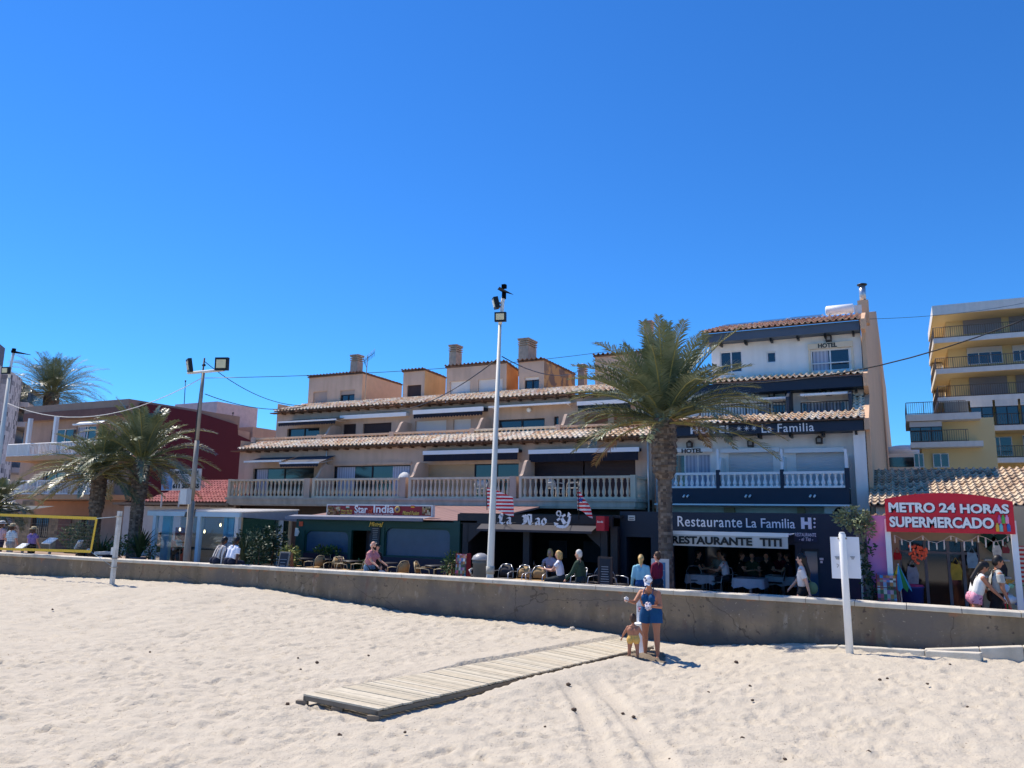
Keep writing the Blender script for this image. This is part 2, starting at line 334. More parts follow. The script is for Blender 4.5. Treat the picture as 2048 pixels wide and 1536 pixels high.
def layer(src, vec_scale, scale, lo, hi, c, detail=6):
    mp = n.new('ShaderNodeMapping'); mp.inputs['Scale'].default_value = vec_scale; L.new(tc.outputs['Object'], mp.inputs[0])
    z = n.new('ShaderNodeTexNoise'); z.inputs['Scale'].default_value = scale; z.inputs['Detail'].default_value = detail; L.new(mp.outputs[0], z.inputs['Vector'])
    r = n.new('ShaderNodeValToRGB'); r.color_ramp.elements[0].position = lo; r.color_ramp.elements[1].position = hi
    r.color_ramp.elements[0].color = (0, 0, 0, 1); r.color_ramp.elements[1].color = (1, 1, 1, 1); L.new(z.outputs[0], r.inputs[0])
    mx = n.new('ShaderNodeMix'); mx.data_type = 'RGBA'; L.new(r.outputs[0], mx.inputs[0]); L.new(src, mx.inputs[6]); mx.inputs[7].default_value = (*c, 1); return mx.outputs[2], r
def damp(src):   # rising damp: a darker, ragged band along the foot of the wall
    sp = n.new('ShaderNodeSeparateXYZ'); L.new(tc.outputs['Object'], sp.inputs[0])
    z = n.new('ShaderNodeTexNoise'); z.inputs['Scale'].default_value = 2.5; z.inputs['Detail'].default_value = 6; L.new(tc.outputs['Object'], z.inputs['Vector'])
    a = n.new('ShaderNodeMath'); a.operation = 'MULTIPLY_ADD'; a.inputs[1].default_value = .8; L.new(z.outputs[0], a.inputs[0]); L.new(sp.outputs[2], a.inputs[2])
    r = n.new('ShaderNodeMapRange'); r.inputs[1].default_value = .62; r.inputs[2].default_value = .95; r.inputs[3].default_value = .8; r.inputs[4].default_value = 0; L.new(a.outputs[0], r.inputs[0])
    mx = n.new('ShaderNodeMix'); mx.data_type = 'RGBA'; L.new(r.outputs[0], mx.inputs[0]); L.new(src, mx.inputs[6]); mx.inputs[7].default_value = (*lin((.34, .32, .31)), 1); return mx.outputs[2]
src, _ = layer(src, (1, 1, .45), 4.5, .6, .75, lin((.68, .62, .54)))
src, _ = layer(src, (1, 1, 1), 9, .63, .70, lin((.36, .31, .27)))
src, _ = layer(src, (1, 1, .2), 2.2, .64, .74, lin((.48, .33, .27)))
src, _ = layer(src, (.5, .5, .9), 1.1, .45, .62, lin((.46, .42, .38)))
src, _ = layer(src, (1, 1, 1), 16, .66, .72, lin((.64, .58, .50)))
src = damp(src)
for vs_, th_, cc_ in ((.3, .0022, (.30, .26, .22)), (1.3, .005, (.42, .36, .30))):   # shrinkage cracks
    _v = n.new('ShaderNodeTexVoronoi'); _v.feature = 'DISTANCE_TO_EDGE'; _v.inputs['Scale'].default_value = vs_
    _w = n.new('ShaderNodeTexNoise'); _w.inputs['Scale'].default_value = 3.5; L.new(tc.outputs['Object'], _w.inputs['Vector'])
    _wa = n.new('ShaderNodeVectorMath'); _wa.operation = 'MULTIPLY_ADD'; _wa.inputs[1].default_value = (.25, .25, .25); L.new(_w.outputs['Color'], _wa.inputs[0]); L.new(tc.outputs['Object'], _wa.inputs[2]); L.new(_wa.outputs[0], _v.inputs['Vector'])
    _c = n.new('ShaderNodeMath'); _c.operation = 'LESS_THAN'; _c.inputs[1].default_value = th_; L.new(_v.outputs['Distance'], _c.inputs[0])
    _f2 = n.new('ShaderNodeMath'); _f2.operation = 'MULTIPLY'; _f2.inputs[1].default_value = .6 if vs_ < 1 else .3; L.new(_c.outputs[0], _f2.inputs[0])
    _mm = n.new('ShaderNodeMix'); _mm.data_type = 'RGBA'; L.new(_f2.outputs[0], _mm.inputs[0]); L.new(src, _mm.inputs[6]); _mm.inputs[7].default_value = (*lin(cc_), 1); src = _mm.outputs[2]
w_sp = n.new('ShaderNodeSeparateXYZ'); L.new(tc.outputs['Object'], w_sp.inputs[0])
w_z = n.new('ShaderNodeTexNoise'); w_z.inputs['Scale'].default_value = 3.2; w_z.inputs['Detail'].default_value = 7; L.new(tc.outputs['Object'], w_z.inputs['Vector'])
w_a = n.new('ShaderNodeMath'); w_a.operation = 'MULTIPLY_ADD'; w_a.inputs[1].default_value = 1.1; L.new(w_z.outputs[0], w_a.inputs[0]); L.new(w_sp.outputs[2], w_a.inputs[2])
w_r = n.new('ShaderNodeMapRange'); w_r.inputs[1].default_value = 1.66; w_r.inputs[2].default_value = 1.72; w_r.inputs[4].default_value = .8; L.new(w_a.outputs[0], w_r.inputs[0])
w_m = n.new('ShaderNodeMix'); w_m.data_type = 'RGBA'; L.new(w_r.outputs[0], w_m.inputs[0]); L.new(src, w_m.inputs[6]); w_m.inputs[7].default_value = (*lin((.60, .44, .34)), 1); src = w_m.outputs[2]
L.new(src, b.inputs['Base Color'])
pa = [];
for x in xs:
    y = interp(x, CAPX, CAPY)+.05; pa.append((x, y))
vs = []; fs = []
for x, y in pa: vs += [(x, y, -.6), (x, y, 1.08), (x, y+.32, 1.08), (x, y+.32, -.6)]
for i in range(len(pa)-1):
    for j in range(3): fs.append([i*4+j, (i+1)*4+j, (i+1)*4+j+1, i*4+j+1])
mb.add(vs, [list(reversed(f)) for f in fs]); mb.build('wall_face', mw, wt)
for i in range(0, len(pa)-1, 2):   # coping blocks with joints
    a = pa[i]; c = pa[min(i+2, len(pa)-1)]; g = .006; dy = (c[1]-a[1])
    j = rnd.uniform(-.006, .006); y0 = a[1]-.055+j; y1 = y0+dy
    poly = [(y0+.012, 1.082), (y0, 1.095), (y0, 1.172), (y0+.02, 1.186+j*.5), (y0+.42, 1.186+j*.5), (y0+.44, 1.17), (y0+.44, 1.082)]
    v = [(a[0]+g, p[0], p[1]) for p in poly]+[(c[0]-g, p[0]+dy, p[1]) for p in poly]; k = len(poly)
    mc.add(v, [list(range(k))]+[[q+k for q in reversed(range(k))]]+[[q, q+k, (q+1) % k+k, (q+1) % k] for q in range(k)])
mcp = smat('coping_stone', (204, 196, 180), rough=.85, var=.1, scale=3, bump=.3, stain=.25)
mc.build('coping', mcp, wt)
# kerb at the foot of the wall on the right
kb = MB(); kp = [at(px, py, Y=y) for px, py, y in [(1395, 1296, 18.6), (1500, 1294, 18.5), (1675, 1291, 18.4), (1850, 1301, 17.9), (1962, 1306, 17.6)]]
kp2 = [at(px, py, Y=18.0) for px, py in [(1850, 1300), (1960, 1297), (2048, 1294), (2200, 1288)]]
for P, w in ((kp, .17),):
    for i in range(len(P)-1):
        a, c = P[i], P[i+1]; d = (c-a); d.z = 0; d.normalize(); nrm = Vector((-d.y, d.x, 0))*w; a2 = a+d*.006; c2 = c-d*.006
        kb.pris([a2-nrm*.2, c2-nrm*.2, c2+nrm, a2+nrm], (0, 0, -.28))
o = kb.build('concrete_kerb', mcp); bevel(o, .015); tag(o, 'pale concrete kerb half buried in sand at the foot of the sea wall', 'kerb')
kb = MB()
for i in range(3):
    a, c = kp2[i], kp2[i+1]; d = (c-a); d.z = 0; d.normalize(); nrm = Vector((-d.y, d.x, 0)); a2 = a+d*.006+nrm*.06; c2 = c-d*.006+nrm*.06
    kb.pris([a2, c2, c2+nrm*.22, a2+nrm*.22], (0, 0, -.3))
o = kb.build('concrete_kerb', mcp); bevel(o, .015); tag(o, 'raised concrete kerb running out of the picture at the far right under the wall', 'kerb')
# boardwalk
bw = thing('boardwalk', 'grey weathered timber boardwalk lying on the sand leading to the shower', 'boardwalk', BW[0])
mwd = cellmat('weathered_plank', [lin((.80, .76, .70)), lin((.74, .70, .64)), lin((.84, .80, .74))], cell=(9, 9, 9), rough=.9)
A, B, C_, D = BW; ax = ((C_+D)/2-(A+B)/2); Lb = ax.length; axn = ax.normalized(); 
mwd = mat('weathered_plank', (.42, .38, .33)); 
pl = MB(); tot = int(Lb/.1)
mats3 = [smat('plank_grey_%s' % c, v, rough=.9, var=.12, scale=8, bump=.2) for c, v in (('pale', (196, 186, 164)), ('mid', (180, 170, 148)), ('warm', (188, 176, 152)))]
pls = [MB(), MB(), MB()]
for i in range(tot):
    t0 = i/tot; t1 = (i+.93)/tot; l0 = A.lerp(D, t0); l1 = A.lerp(D, t1); r0 = B.lerp(C_, t0); r1 = B.lerp(C_, t1)
    e = (r0-l0).normalized()*rnd.uniform(-.015, .015); up = Vector((0, 0, rnd.uniform(-.004, .004)))
    rnd.choice(pls).pris([l0-e+up, r0+e+up, r1+e+up, l1-e+up], (0, 0, -.026))
for q, mm in zip(pls, mats3): q.build('planks', mm, bw)
st = MB()
for s, (p0, p1) in enumerate(((A, D), (B, C_))):
    off = (B-A).normalized()*(.03 if s == 0 else -.03)
    for k in range(2): pass
    d = (p1-p0).normalized()
    q0 = p0+off-Vector((0, 0, .04)); q1 = p1+off-Vector((0, 0, .04)); sd = (B-A).normalized()*.03
    st.pris([q0-sd, q0+sd, q0+sd-Vector((0, 0, .065)), q0-sd-Vector((0, 0, .065))], q1-q0)
q0 = A-Vector((0, 0, .028)); sd = axn*.035
st.pris([q0, q0+sd, q0+sd-Vector((0, 0, .06)), q0-Vector((0, 0, .06))], B-A)
st.build('timber_frame', smat('dark_timber', (120, 110, 96), rough=.9, var=.2), bw)
ft = MB()
for p in (A+(B-A)*.0-axn*.03, A+(B-A)*.47, A+(B-A)*.97-axn*.05):
    ft.pris([p+Vector((-.09, -.03, -.095)), p+Vector((.08, .03, -.095)), p+Vector((.06, .1, -.095)), p+Vector((-.11, .04, -.095))], (0, 0, -.07))
ft.build('support_block', _mats['dark_timber'], bw)
# debris on the beach: pebbles
for i, (px, py, s) in enumerate([(634, 1327, .055), (1137, 1371, .06), (1148, 1422, .06), (596, 1317, .035), (679, 1473, .05), (1485, 1478, .04), (1505, 1402, .04), (1417, 1386, .035), (1267, 1436, .045), (1246, 1429, .04), (601, 1340, .035), (1472, 1326, .06), (1760, 1361, .045), (1775, 1358, .035), (1738, 1506, .045), (1570, 1520, .035), (1368, 1454, .03), (1855, 1369, .035), (1935, 1415, .03), (737, 1312, .035), (985, 1314, .035), (1090, 1455, .03), (1640, 1475, .025), (810, 1466, .035), (575, 1410, .05), (105, 1220, .05), (300, 1305, .035), (1500, 1373, .035), (1145, 1260, .1), (1118, 1262, .06), (1340, 1520, .03), (1900, 1330, .035)]):
    p = at(px, py, Z=0); 
    for _ in range(3): p = at(px, py, Z=sz(p.x, p.y))
    mb = MB().ball(p+Vector((0, 0, s*.35)), s*.62, n=9, k=6, sc=(1.2, .9, .7))
    mb.v = [tuple(Vector(v)+Vector([rnd.uniform(-1, 1)*s*.12 for _ in range(3)])) for v in mb.v]
    big = i in (28, 29)
    o = mb.build('stone' if not big else 'paper_scrap', smat('pale_scrap' if big else 'dark_pebble', (200, 190, 175) if big else (84, 68, 56), var=.3, rough=.9))
    tag(o, 'small dark pebble lying loose on the open sand, one of many scattered about' if not big else ('crumpled pale scrap on the sand close to the foot of the sea wall' if i == 28 else 'smaller pale scrap lying beside a larger one near the sea wall'), 'pebble' if not big else 'litter', 'dark pebbles scattered over the sand' if not big else None)
# ================================================================ building helpers
def wallh(mb, X0, X1, Z0, Z1, Y, holes=(), d=.14):
    xs = sorted({X0, X1, *[h[0] for h in holes], *[h[1] for h in holes]}); zs = sorted({Z0, Z1, *[h[2] for h in holes], *[h[3] for h in holes]})
    xs = [x for x in xs if X0-1e-6 <= x <= X1+1e-6]; zs = [z for z in zs if Z0-1e-6 <= z <= Z1+1e-6]
    for i in range(len(xs)-1):
        for j in range(len(zs)-1):
            cx, cz = (xs[i]+xs[i+1])/2, (zs[j]+zs[j+1])/2
            if any(h[0] < cx < h[1] and h[2] < cz < h[3] for h in holes): continue
            mb.quad((xs[i], Y, zs[j]), (xs[i+1], Y, zs[j]), (xs[i+1], Y, zs[j+1]), (xs[i], Y, zs[j+1]))
    for h in holes:
        a, b, c, e = h
        mb.quad((a, Y, c), (a, Y, e), (a, Y+d, e), (a, Y+d, c)); mb.quad((b, Y, e), (b, Y, c), (b, Y+d, c), (b, Y+d, e))
        mb.quad((a, Y, e), (b, Y, e), (b, Y+d, e), (a, Y+d, e)); mb.quad((b, Y, c), (a, Y, c), (a, Y+d, c), (b, Y+d, c))
    return mb
M_curt = banded('curtain_cloth', lin((.72, .74, .80)), lin((.60, .63, .70)), 0, .14, rough=.9)
M_frW = smat('white_frame', (225, 226, 228), rough=.45, var=.03)
M_frD = smat('dark_frame', (44, 42, 44), rough=.5, var=.05)
def window(parent, h, Y, n=2, frame=None, shut=0, shutm=None, curt=None, d=.1, fw=.045, bars=0, name='window', panem=None):
    a, b, c, e = h; frame = frame or M_frW; Yf = Y+d; root_o = ORG[parent]
    f = MB(); z1 = e-(e-c)*shut
    if shut < 1:
        f.box(a, a+fw, Yf-.03, Yf+.03, c, z1); f.box(b-fw, b, Yf-.03, Yf+.03, c, z1); f.box(a+fw, b-fw, Yf-.03, Yf+.03, z1-fw, z1); f.box(a+fw, b-fw, Yf-.03, Yf+.03, c, c+fw)
        for i in range(1, n): x = a+(b-a)*i/n; f.box(x-fw*.6, x+fw*.6, Yf-.025, Yf+.025, c+fw, z1-fw)
        for i in range(bars): x = a+(b-a)*(i+.5)/bars; f.box(x-.01, x+.01, Y-.03, Y-.01, c, z1)
        fo = f.build(name, frame, parent)
        MB().quad((a+fw, Yf+.015, c+fw), (b-fw, Yf+.015, c+fw), (b-fw, Yf+.015, z1-fw), (a+fw, Yf+.015, z1-fw)).build('pane', panem or M_pane, fo)
        if curt:
            for (u0, u1) in curt:
                cu = MB()
                x0 = a+(b-a)*u0; x1 = a+(b-a)*u1; k = max(6, int((x1-x0)/.05)); vs = []
                for i in range(k+1):
                    x = x0+(x1-x0)*i/k; y = Yf+.003+.006*sin(i*1.9); vs += [(x, y, c+fw), (x, y, z1-fw)]
                cu.add(vs, [(2*i, 2*i+2, 2*i+3, 2*i+1) for i in range(k)], True)
                cu.build('curtain', M_curt, fo)
    if shut:
        s = MB(); k = max(2, int((e-z1)/.055)); hh = (e-z1)/k
        for i in range(k):
            z = z1+hh*i; y = Yf-.035
            s.add([(a, y, z), (b, y, z), (b, y+.012, z+hh*.15), (a, y+.012, z+hh*.15), (b, y, z+hh*.3), (a, y, z+hh*.3), (b, y, z+hh), (a, y, z+hh)], [(0, 1, 2, 3), (3, 2, 4, 5), (5, 4, 6, 7)])
        s.build('shutter', shutm or M_shut, parent)
def hole(x0, y0, x1, y1, Y, zb=None):
    X0, X1, Z0, Z1 = pR(x0, y0, x1, y1, Y); return (X0, X1, Z0 if zb is None else zb, Z1)
def tile_roof(parent, X0, X1, Ya, Za, Yb, Zb, m, per=.23, course=.36, name='roof', X0b=None, X1b=None, amp=.06, thick=.05):
    X0b = X0 if X0b is None else X0b; X1b = X1 if X1b is None else X1b
    n = max(1, round((X1-X0)/per)); L = sqrt((Yb-Ya)**2+(Zb-Za)**2); k = max(1, round(L/course)); mb = MB(); cols = n*6+1
    shp = [max(0, sin(2*pi*(j/6)))*1.0-.35*max(0, -sin(2*pi*(j/6))) for j in range(6)]
    def row(t, off):
        y = Ya+(Yb-Ya)*t; z = Za+(Zb-Za)*t; xa = X0+(X0b-X0)*t; xb = X1+(X1b-X1)*t
        return [(xa+(xb-xa)*i/(cols-1), y, z+off+amp*shp[i % 6]) for i in range(cols)]
    for q in range(k):
        t0 = q/k; t1 = (q+1)/k+.02; j = rnd.uniform(-.008, .008)
        r0 = row(t0-.03/k, .06+j); r1 = row(min(1.01, t1), 0.0+j); rb = [(x, y+.01, z-.035) for x, y, z in r0]
        mb.add(rb+r0+r1, [[i, i+1, cols+i+1, cols+i] for i in range(cols-1)]+[[cols+i, cols+i+1, 2*cols+i+1, 2*cols+i] for i in range(cols-1)])
    mb.sm = [False]*len(mb.f)
    o = mb.build(name, m, parent)
    sl = MB(); sl.add([(X0+.02, Ya+.03, Za-thick), (X1-.02, Ya+.03, Za-thick), (X1b-.02, Yb, Zb-thick), (X0b+.02, Yb, Zb-thick), (X0+.02, Ya+.03, Za), (X1-.02, Ya+.03, Za), (X1b-.02, Yb, Zb), (X0b+.02, Yb, Zb)],
       [(0, 3, 2, 1), (4, 5, 6, 7), (0, 1, 5, 4), (1, 2, 6, 5), (2, 3, 7, 6), (3, 0, 4, 7)])
    sl.build('roof_board', M_beam, o if parent is not None else None)
    return o
BAL = [(.052, 0), (.052, .05), (.034, .07), (.062, .2), (.066, .3), (.05, .42), (.03, .62), (.028, .74), (.044, .84), (.034, .88), (.05, .93), (.05, 1)]
def balustrade(parent, p0, p1, z0, z1, n, m, name='balustrade', rail=.09, base=.07, w=.17, s=1.2, seg=7):
    mb = MB(); p0 = Vector((p0[0], p0[1], 0)); p1 = Vector((p1[0], p1[1], 0)); d = (p1-p0); L = d.length; d.normalize(); nn = Vector((-d.y, d.x, 0))*w/2
    for a, b, ww in ((z0, z0+base, .95), (z1-rail, z1, 1.1)):
        q = nn*ww; mb.pris([p0-q+Vector((0, 0, a)), p1-q+Vector((0, 0, a)), p1+q+Vector((0, 0, a)), p0+q+Vector((0, 0, a))], (0, 0, b-a))
    H = z1-rail-z0-base
    for i in range(n):
        c = p0+d*(L*(i+.5)/n)+Vector((0, 0, z0+base)); mb.lathe([(r*s, t*H) for r, t in BAL], c, n=seg)
    return mb.build(name, m, parent)
def railing(parent, pts, z0, z1, sp, m, r=.012, top=.025, name='railing', glass=None):
    mb = MB()
    for a, b in zip(pts[:-1], pts[1:]):
        a = Vector((a[0], a[1], 0)); b = Vector((b[0], b[1], 0)); d = b-a; L = d.length
        for z in (z0+.06, z1): mb.tube([a+Vector((0, 0, z)), b+Vector((0, 0, z))], top, n=4)
        k = max(2, int(L/sp))
        for i in range(k+1):
            q = a+d*(i/k); rr = top if i % 8 == 0 else r
            mb.add([q+Vector((-rr, -rr, z0)), q+Vector((rr, -rr, z0)), q+Vector((rr, rr, z0)), q+Vector((-rr, rr, z0)), q+Vector((-rr, -rr, z1)), q+Vector((rr, -rr, z1)), q+Vector((rr, rr, z1)), q+Vector((-rr, rr, z1))],
                   [(0, 1, 5, 4), (1, 2, 6, 5), (2, 3, 7, 6), (3, 0, 4, 7)])
    return mb.build(name, m, parent)
def fin(parent, X, Y0, Y1, z0, zf, zb, t=.14, m=None, name='partition_wall'):
    # partition between balconies with a curled top edge, high at the wall and low at the front
    pts = [(X, Y0, z0), (X, Y1, z0), (X, Y1, zb), (X, Y0+.45*(Y1-Y0), zb)]
    for i in range(6): a = i/5; pts.append((X, Y0+.45*(Y1-Y0)*(1-a), zf+(zb-zf)*(cos(a*pi)*.5+.5)))
    return MB().pris(pts, (t, 0, 0)).build(name, m or M_tan, parent)
def awning(parent, x0, x1, yw, yf, zw, zf, m, val=.12, barm=None, scal=True, open_=True):
    mb = MB(); k = 14
    if open_: mb.add([(x0, yw, zw), (x1, yw, zw), (x1, yf, zf), (x0, yf, zf), (x0, yw, zw-.012), (x1, yw, zw-.012), (x1, yf, zf-.012), (x0, yf, zf-.012)], [(0, 3, 2, 1), (4, 5, 6, 7), (0, 1, 5, 4), (3, 0, 4, 7), (1, 2, 6, 5)])
    else: mb.box(x0, x1, yf, yw, zf, zw)
    N = max(6, int((x1-x0)/.16)); vs = []
    for i in range(N*4+1):
        x = x0+(x1-x0)*i/(N*4); s = abs(sin(pi*i/4)) if scal else 1; y = yf-.035+.008*sin(i*.7)
        vs += [(x, y, zf-.03), (x, y, zf-.03-val*(.72+.28*s)), ]
    mb.add(vs, [(2*i+1, 2*i+3, 2*i+2, 2*i) for i in range(N*4)])
    o = mb.build('awning', m, parent)
    MB().box(x0-.03, x1+.03, yf-.06, yf-.002, zf-.035, zf+(.045 if open_ else max(.05, zw-zf+.02))).build('front_bar', barm or M_white, o)
    if open_:
        a = MB()
        for x in (x0+.15, x1-.15): a.tube([(x, yw, zw-.2), (x+.0, (yw+yf)/2, (zw+zf)/2-.14), (x, yf, zf-.03)], .018, n=5)
        a.build('arms', M_white, o)
    return o
def rafters(parent, X0, X1, Y0, Y1, z, sp=.62, m=None, w=.05, h=.13, slope=.25):
    k = int((X1-X0)/sp); o = None
    for i in range(k+1):
        x = X0+.15+(X1-X0-.3)*i/k
        if o is None:
            o = MB().pris([(x-w, Y0, z), (x-w, Y1, z+slope*(Y1-Y0)), (x-w, Y1, z-h), (x-w, Y0+.12, z-h), (x-w, Y0, z-h*.45)], (2*w, 0, 0)).build('rafter_tail', m or M_beam, parent); x_0 = x
        else: c = o.copy(); COL.objects.link(c); c.location.x = x-x_0
def chimney(px, y0, y1, Y, label, w=.45, d=.45, m=None, pw=None):
    zt = at(px, y0, Y=Y).z; zb = at(px, y1, Y=Y).z-.6; X = at(px, y0, Y=Y).x
    if pw: w = pw/F*at(px, y0, Y=Y).length
    t = thing('chimney', label, 'chimney', (X, Y, zb)); mm = m or smat('chimney_render', (186, 168, 148), rough=.95, var=.22, scale=3.5, bump=.5, stain=.3)
    MB().box(X-w/2, X+w/2, Y, Y+d, zb, zt-.42).build('shaft', mm, t)
    c = MB()
    for i in range(3): c.box(X-w/2-.03, X+w/2+.03, Y-.03, Y+d+.03, zt-.38+i*.11, zt-.33+i*.11)
    c.box(X-w/2+.06, X+w/2-.06, Y+.06, Y+d-.06, zt-.42, zt-.09)
    c.box(X-w/2-.05, X+w/2+.05, Y-.05, Y+d+.05, zt-.09, zt-.03); c.build('louvred_cap', mm, t)
    MB().lathe([(w*.35, 0), (w*.2, .05), (.02, .07)], (X, Y+d/2, zt-.03), n=8).build('capstone', M_offw, t)
# ================================================================ tan terraced apartments
ap = thing('apartment_building', 'tan stepped apartment block with balustraded balconies and tiled eaves above the green and black bars', 'building', (-20, 30, PZ))
YB, YW = 28.3, 29.7
XL = at(478, 930, Y=YW).x; XR = at(1303, 930, Y=YW).x
zs0 = at(870, 1011, Y=YB).z; zs1 = at(870, 995, Y=YB).z-.03; zr = at(870, 955, Y=YB).z; ZE1 = at(890, 889, Y=29.2).z; ZE2 = at(850, 808, Y=31.7).z
W1 = [hole(505, 936, 627, 985, YW, zs1), hole(665, 931, 820, 985, YW, zs1), hole(854, 928, 1037, 985, YW, zs1), hole(1067, 915, 1271, 985, YW, zs1)]
mb = wallh(MB(), XL, XR, zs1, ZE1, YW, W1, .16); mb.quad((XL, YW+6, PZ), (XL, YW, PZ), (XL, YW, ZE1+.6), (XL, YW+6, ZE1+.6)); mb.quad((XR, YW, PZ), (XR, YW+6, PZ), (XR, YW+6, ZE1+.6), (XR, YW, ZE1+.6))
mb.build('first_floor_wall', M_tan, ap)
h = W1[0]; window(ap, h, YW, 2, M_frD, d=.15, curt=[(.03, .22)])
h = W1[1]; window(ap, h, YW, 2, M_frD, d=.15, curt=[(.03, .27), (.76, .97)])
h = W1[2]; xm = at(946, 950, Y=YW).x; M_beig = smat('beige_shutter', (186, 160, 128), rough=.7, var=.04)
window(ap, (h[0], xm, h[2], h[3]), YW, 1, shut=1, shutm=M_beig, d=.15); window(ap, (xm, h[1], h[2], h[3]), YW, 2, M_frD, d=.15)
h = W1[3]; M_brsh = smat('brown_shutter', (62, 50, 52), rough=.7, var=.06); xm = (h[0]+h[1])/2
window(ap, (h[0], xm-.03, h[2], h[3]), YW, 1, shut=1, shutm=M_brsh, d=.15); window(ap, (xm+.03, h[1], h[2], h[3]), YW, 1, shut=1, shutm=M_brsh, d=.15)
# lintel mouldings
for x0, x1, y in ((660, 824, 925), (852, 1042, 921)):
    X0, X1, _, z = pR(x0, y, x1, y+6, YW); MB().box(X0, X1, YW-.06, YW-.003, z-.1, z).build('lintel', M_tan, ap)
# balcony slab and balustrades
XA = at(456, 1000, Y=YB).x; XZ = at(1272, 1000, Y=YB).x
sb = MB().box(XA, XZ, YB-.1, YW, zs0, zs1-.1); sb.box(XA-.06, XZ+.06, YB-.16, YW-.003, zs1-.1, zs1); sb.box(XA+.05, XZ-.05, YB-.06, YW-.006, zs0-.07, zs0)
sb.build('balcony_slab', M_slab, ap)
M_bal = smat('balustrade_stone', (224, 206, 180), rough=.85, var=.08, scale=3, bump=.15, stain=.18)
PI_ = [(459, 463), (611, 622), (627, 632), (801, 813), (819, 824), (1021, 1034), (1040, 1045), (1262, 1272)]
for a, b in PI_:
    X0, X1, _, _ = pR(a, 950, b, 990, YB); MB().box(X0, X1, YB-.1, YB+.16, zs1, zr+.02).build('pier', M_tan if b-a > 8 and a < 1200 else M_bal, ap)
for (a, b), n_ in zip(((463, 611), (632, 801), (824, 1021), (1045, 1262)), (19, 21, 22, 19)):
    balustrade(ap, (at(a, 970, Y=YB).x, YB), (at(b, 970, Y=YB).x, YB), zs1, zr, n_, M_bal)
Xc = at(1268, 970, Y=YB).x; balustrade(ap, (Xc, YB+.1), (Xc, YW-.02), zs1, zr, 8, M_bal)
Xc = at(460, 970, Y=YB).x; balustrade(ap, (Xc, YB+.1), (Xc, YW-.02), zs1, zr, 8, M_bal)
for px in (625, 817, 1037):
    X = at(px, 970, Y=YB).x; fin(ap, X-.06, YB+.17, YW-.003, zs1, zr+.05, zr+.72, t=.13)
# lower eave roof
XE0 = at(475, 903, Y=29.2).x; XE1 = at(1304, 876, Y=29.2).x+.05; ZT1 = at(890, 871, Y=30.6).z
tile_roof(ap, XE0, XE1, 29.2, ZE1+.1, 30.62, ZT1, M_tile, name='lower_tiled_eave', X0b=XE0+.25)
rafters(ap, XE0+.3, XE1, 29.27, YW-.02, ZE1+.06, slope=.3)
MB().box(XL-.3, XR, 29.35, YW-.005, ZE1-.0, ZE1+.05).build('soffit', M_beam, ap)
# second floor
YR, YV = 30.75, 32.2; zf2 = ZT1-.05
XB0 = at(509, 875, Y=YR).x; XB1 = at(1303, 845, Y=YR).x; zr2 = at(890, 861, Y=YR).z
MB().box(XB0, XB1, YR-.12, YV+.1, zf2-.25, zf2+.0).build('terrace_floor', M_slab, ap)
zr2a = zr2
ps = [509, 640, 784, 944, 1116, 1298]
for i in range(5):
    X0 = at(ps[i]+6, 865, Y=YR).x; X1 = at(ps[i+1]-3, 860, Y=YR).x; balustrade(ap, (X0, YR), (X1, YR), zf2, zr2, (21, 17, 18, 19, 18)[i], M_bal if i == 3 else smat('tan_balustrade', (206, 176, 150), rough=.85, var=.07, stain=.15), s=1.1)
for p in ps:
    X0 = at(p-3, 865, Y=YR).x; X1 = at(p+6, 865, Y=YR).x; MB().box(X0, X1, YR-.12, YR+.12, zf2, zr2+.04).build('pier', M_tan, ap)
X2L = at(552, 860, Y=YV).x; X2R = XR
W2 = [hole(574, 856, 638, 890, YV, zf2), hole(685, 848, 711, 890, YV, zf2), hole(725, 846, 782, 890, YV, zf2), hole(830, 841, 892, 890, YV, zf2), hole(906, 838, 941, 890, YV, zf2),
      hole(996, 838, 1089, 880, YV, zf2), hole(1108, 833, 1117, 880, YV, zf2), hole(1168, 828, 1216, 880, YV, zf2), hole(1227, 826, 1285, 880, YV, zf2)]
mb = wallh(MB(), X2L, X2R, zf2, ZE2, YV, W2, .16); mb.quad((X2L, YV+5, zf2), (X2L, YV, zf2), (X2L, YV, ZE2+.6), (X2L, YV+5, ZE2+.6)); mb.build('second_floor_wall', M_tan, ap)
window(ap, W2[0], YV, 2, M_frD, d=.14)
for i in (1, 2): window(ap, W2[i], YV, 1, shut=1, shutm=M_brsh, d=.14)
for i in (3, 4): window(ap, W2[i], YV, 1, shut=1, d=.14)
window(ap, W2[5], YV, 2, M_frD, d=.14, fw=.07); window(ap, W2[6], YV, 1, M_frD, d=.14)
M_rsh = smat('russet_shutter', (160, 108, 82), rough=.7, var=.05)
for i in (7, 8): window(ap, W2[i], YV, 1, shut=1, shutm=M_rsh, d=.14)
for px in (645, 787, 949, 1119):
    X = at(px, 835, Y=YR).x; fin(ap, X-.05, YR+.2, YV-.003, zf2, zr2+.05, zr2+.62, t=.13)
XU0 = at(546, 827, Y=31.7).x; XU1 = XR+.1; ZT2 = at(850, 793, Y=33.5).z
tile_roof(ap, XU0, XU1, 31.7, ZE2+.1, 33.55, ZT2, M_tile, name='upper_tiled_roof', X0b=at(615, 811, Y=33.5).x)
rafters(ap, XU0+.3, XU1, 31.77, YV-.02, ZE2+.06, slope=.3); MB().box(X2L-.2, XR, 31.85, YV-.005, ZE2, ZE2+.05).build('soffit', M_beam, ap)
# body behind, so the storeys are solid
MB().box(XL+.02, XR-.02, YV+.2, YV+9, PZ, ZE2).build('rear_block', M_tan, ap)
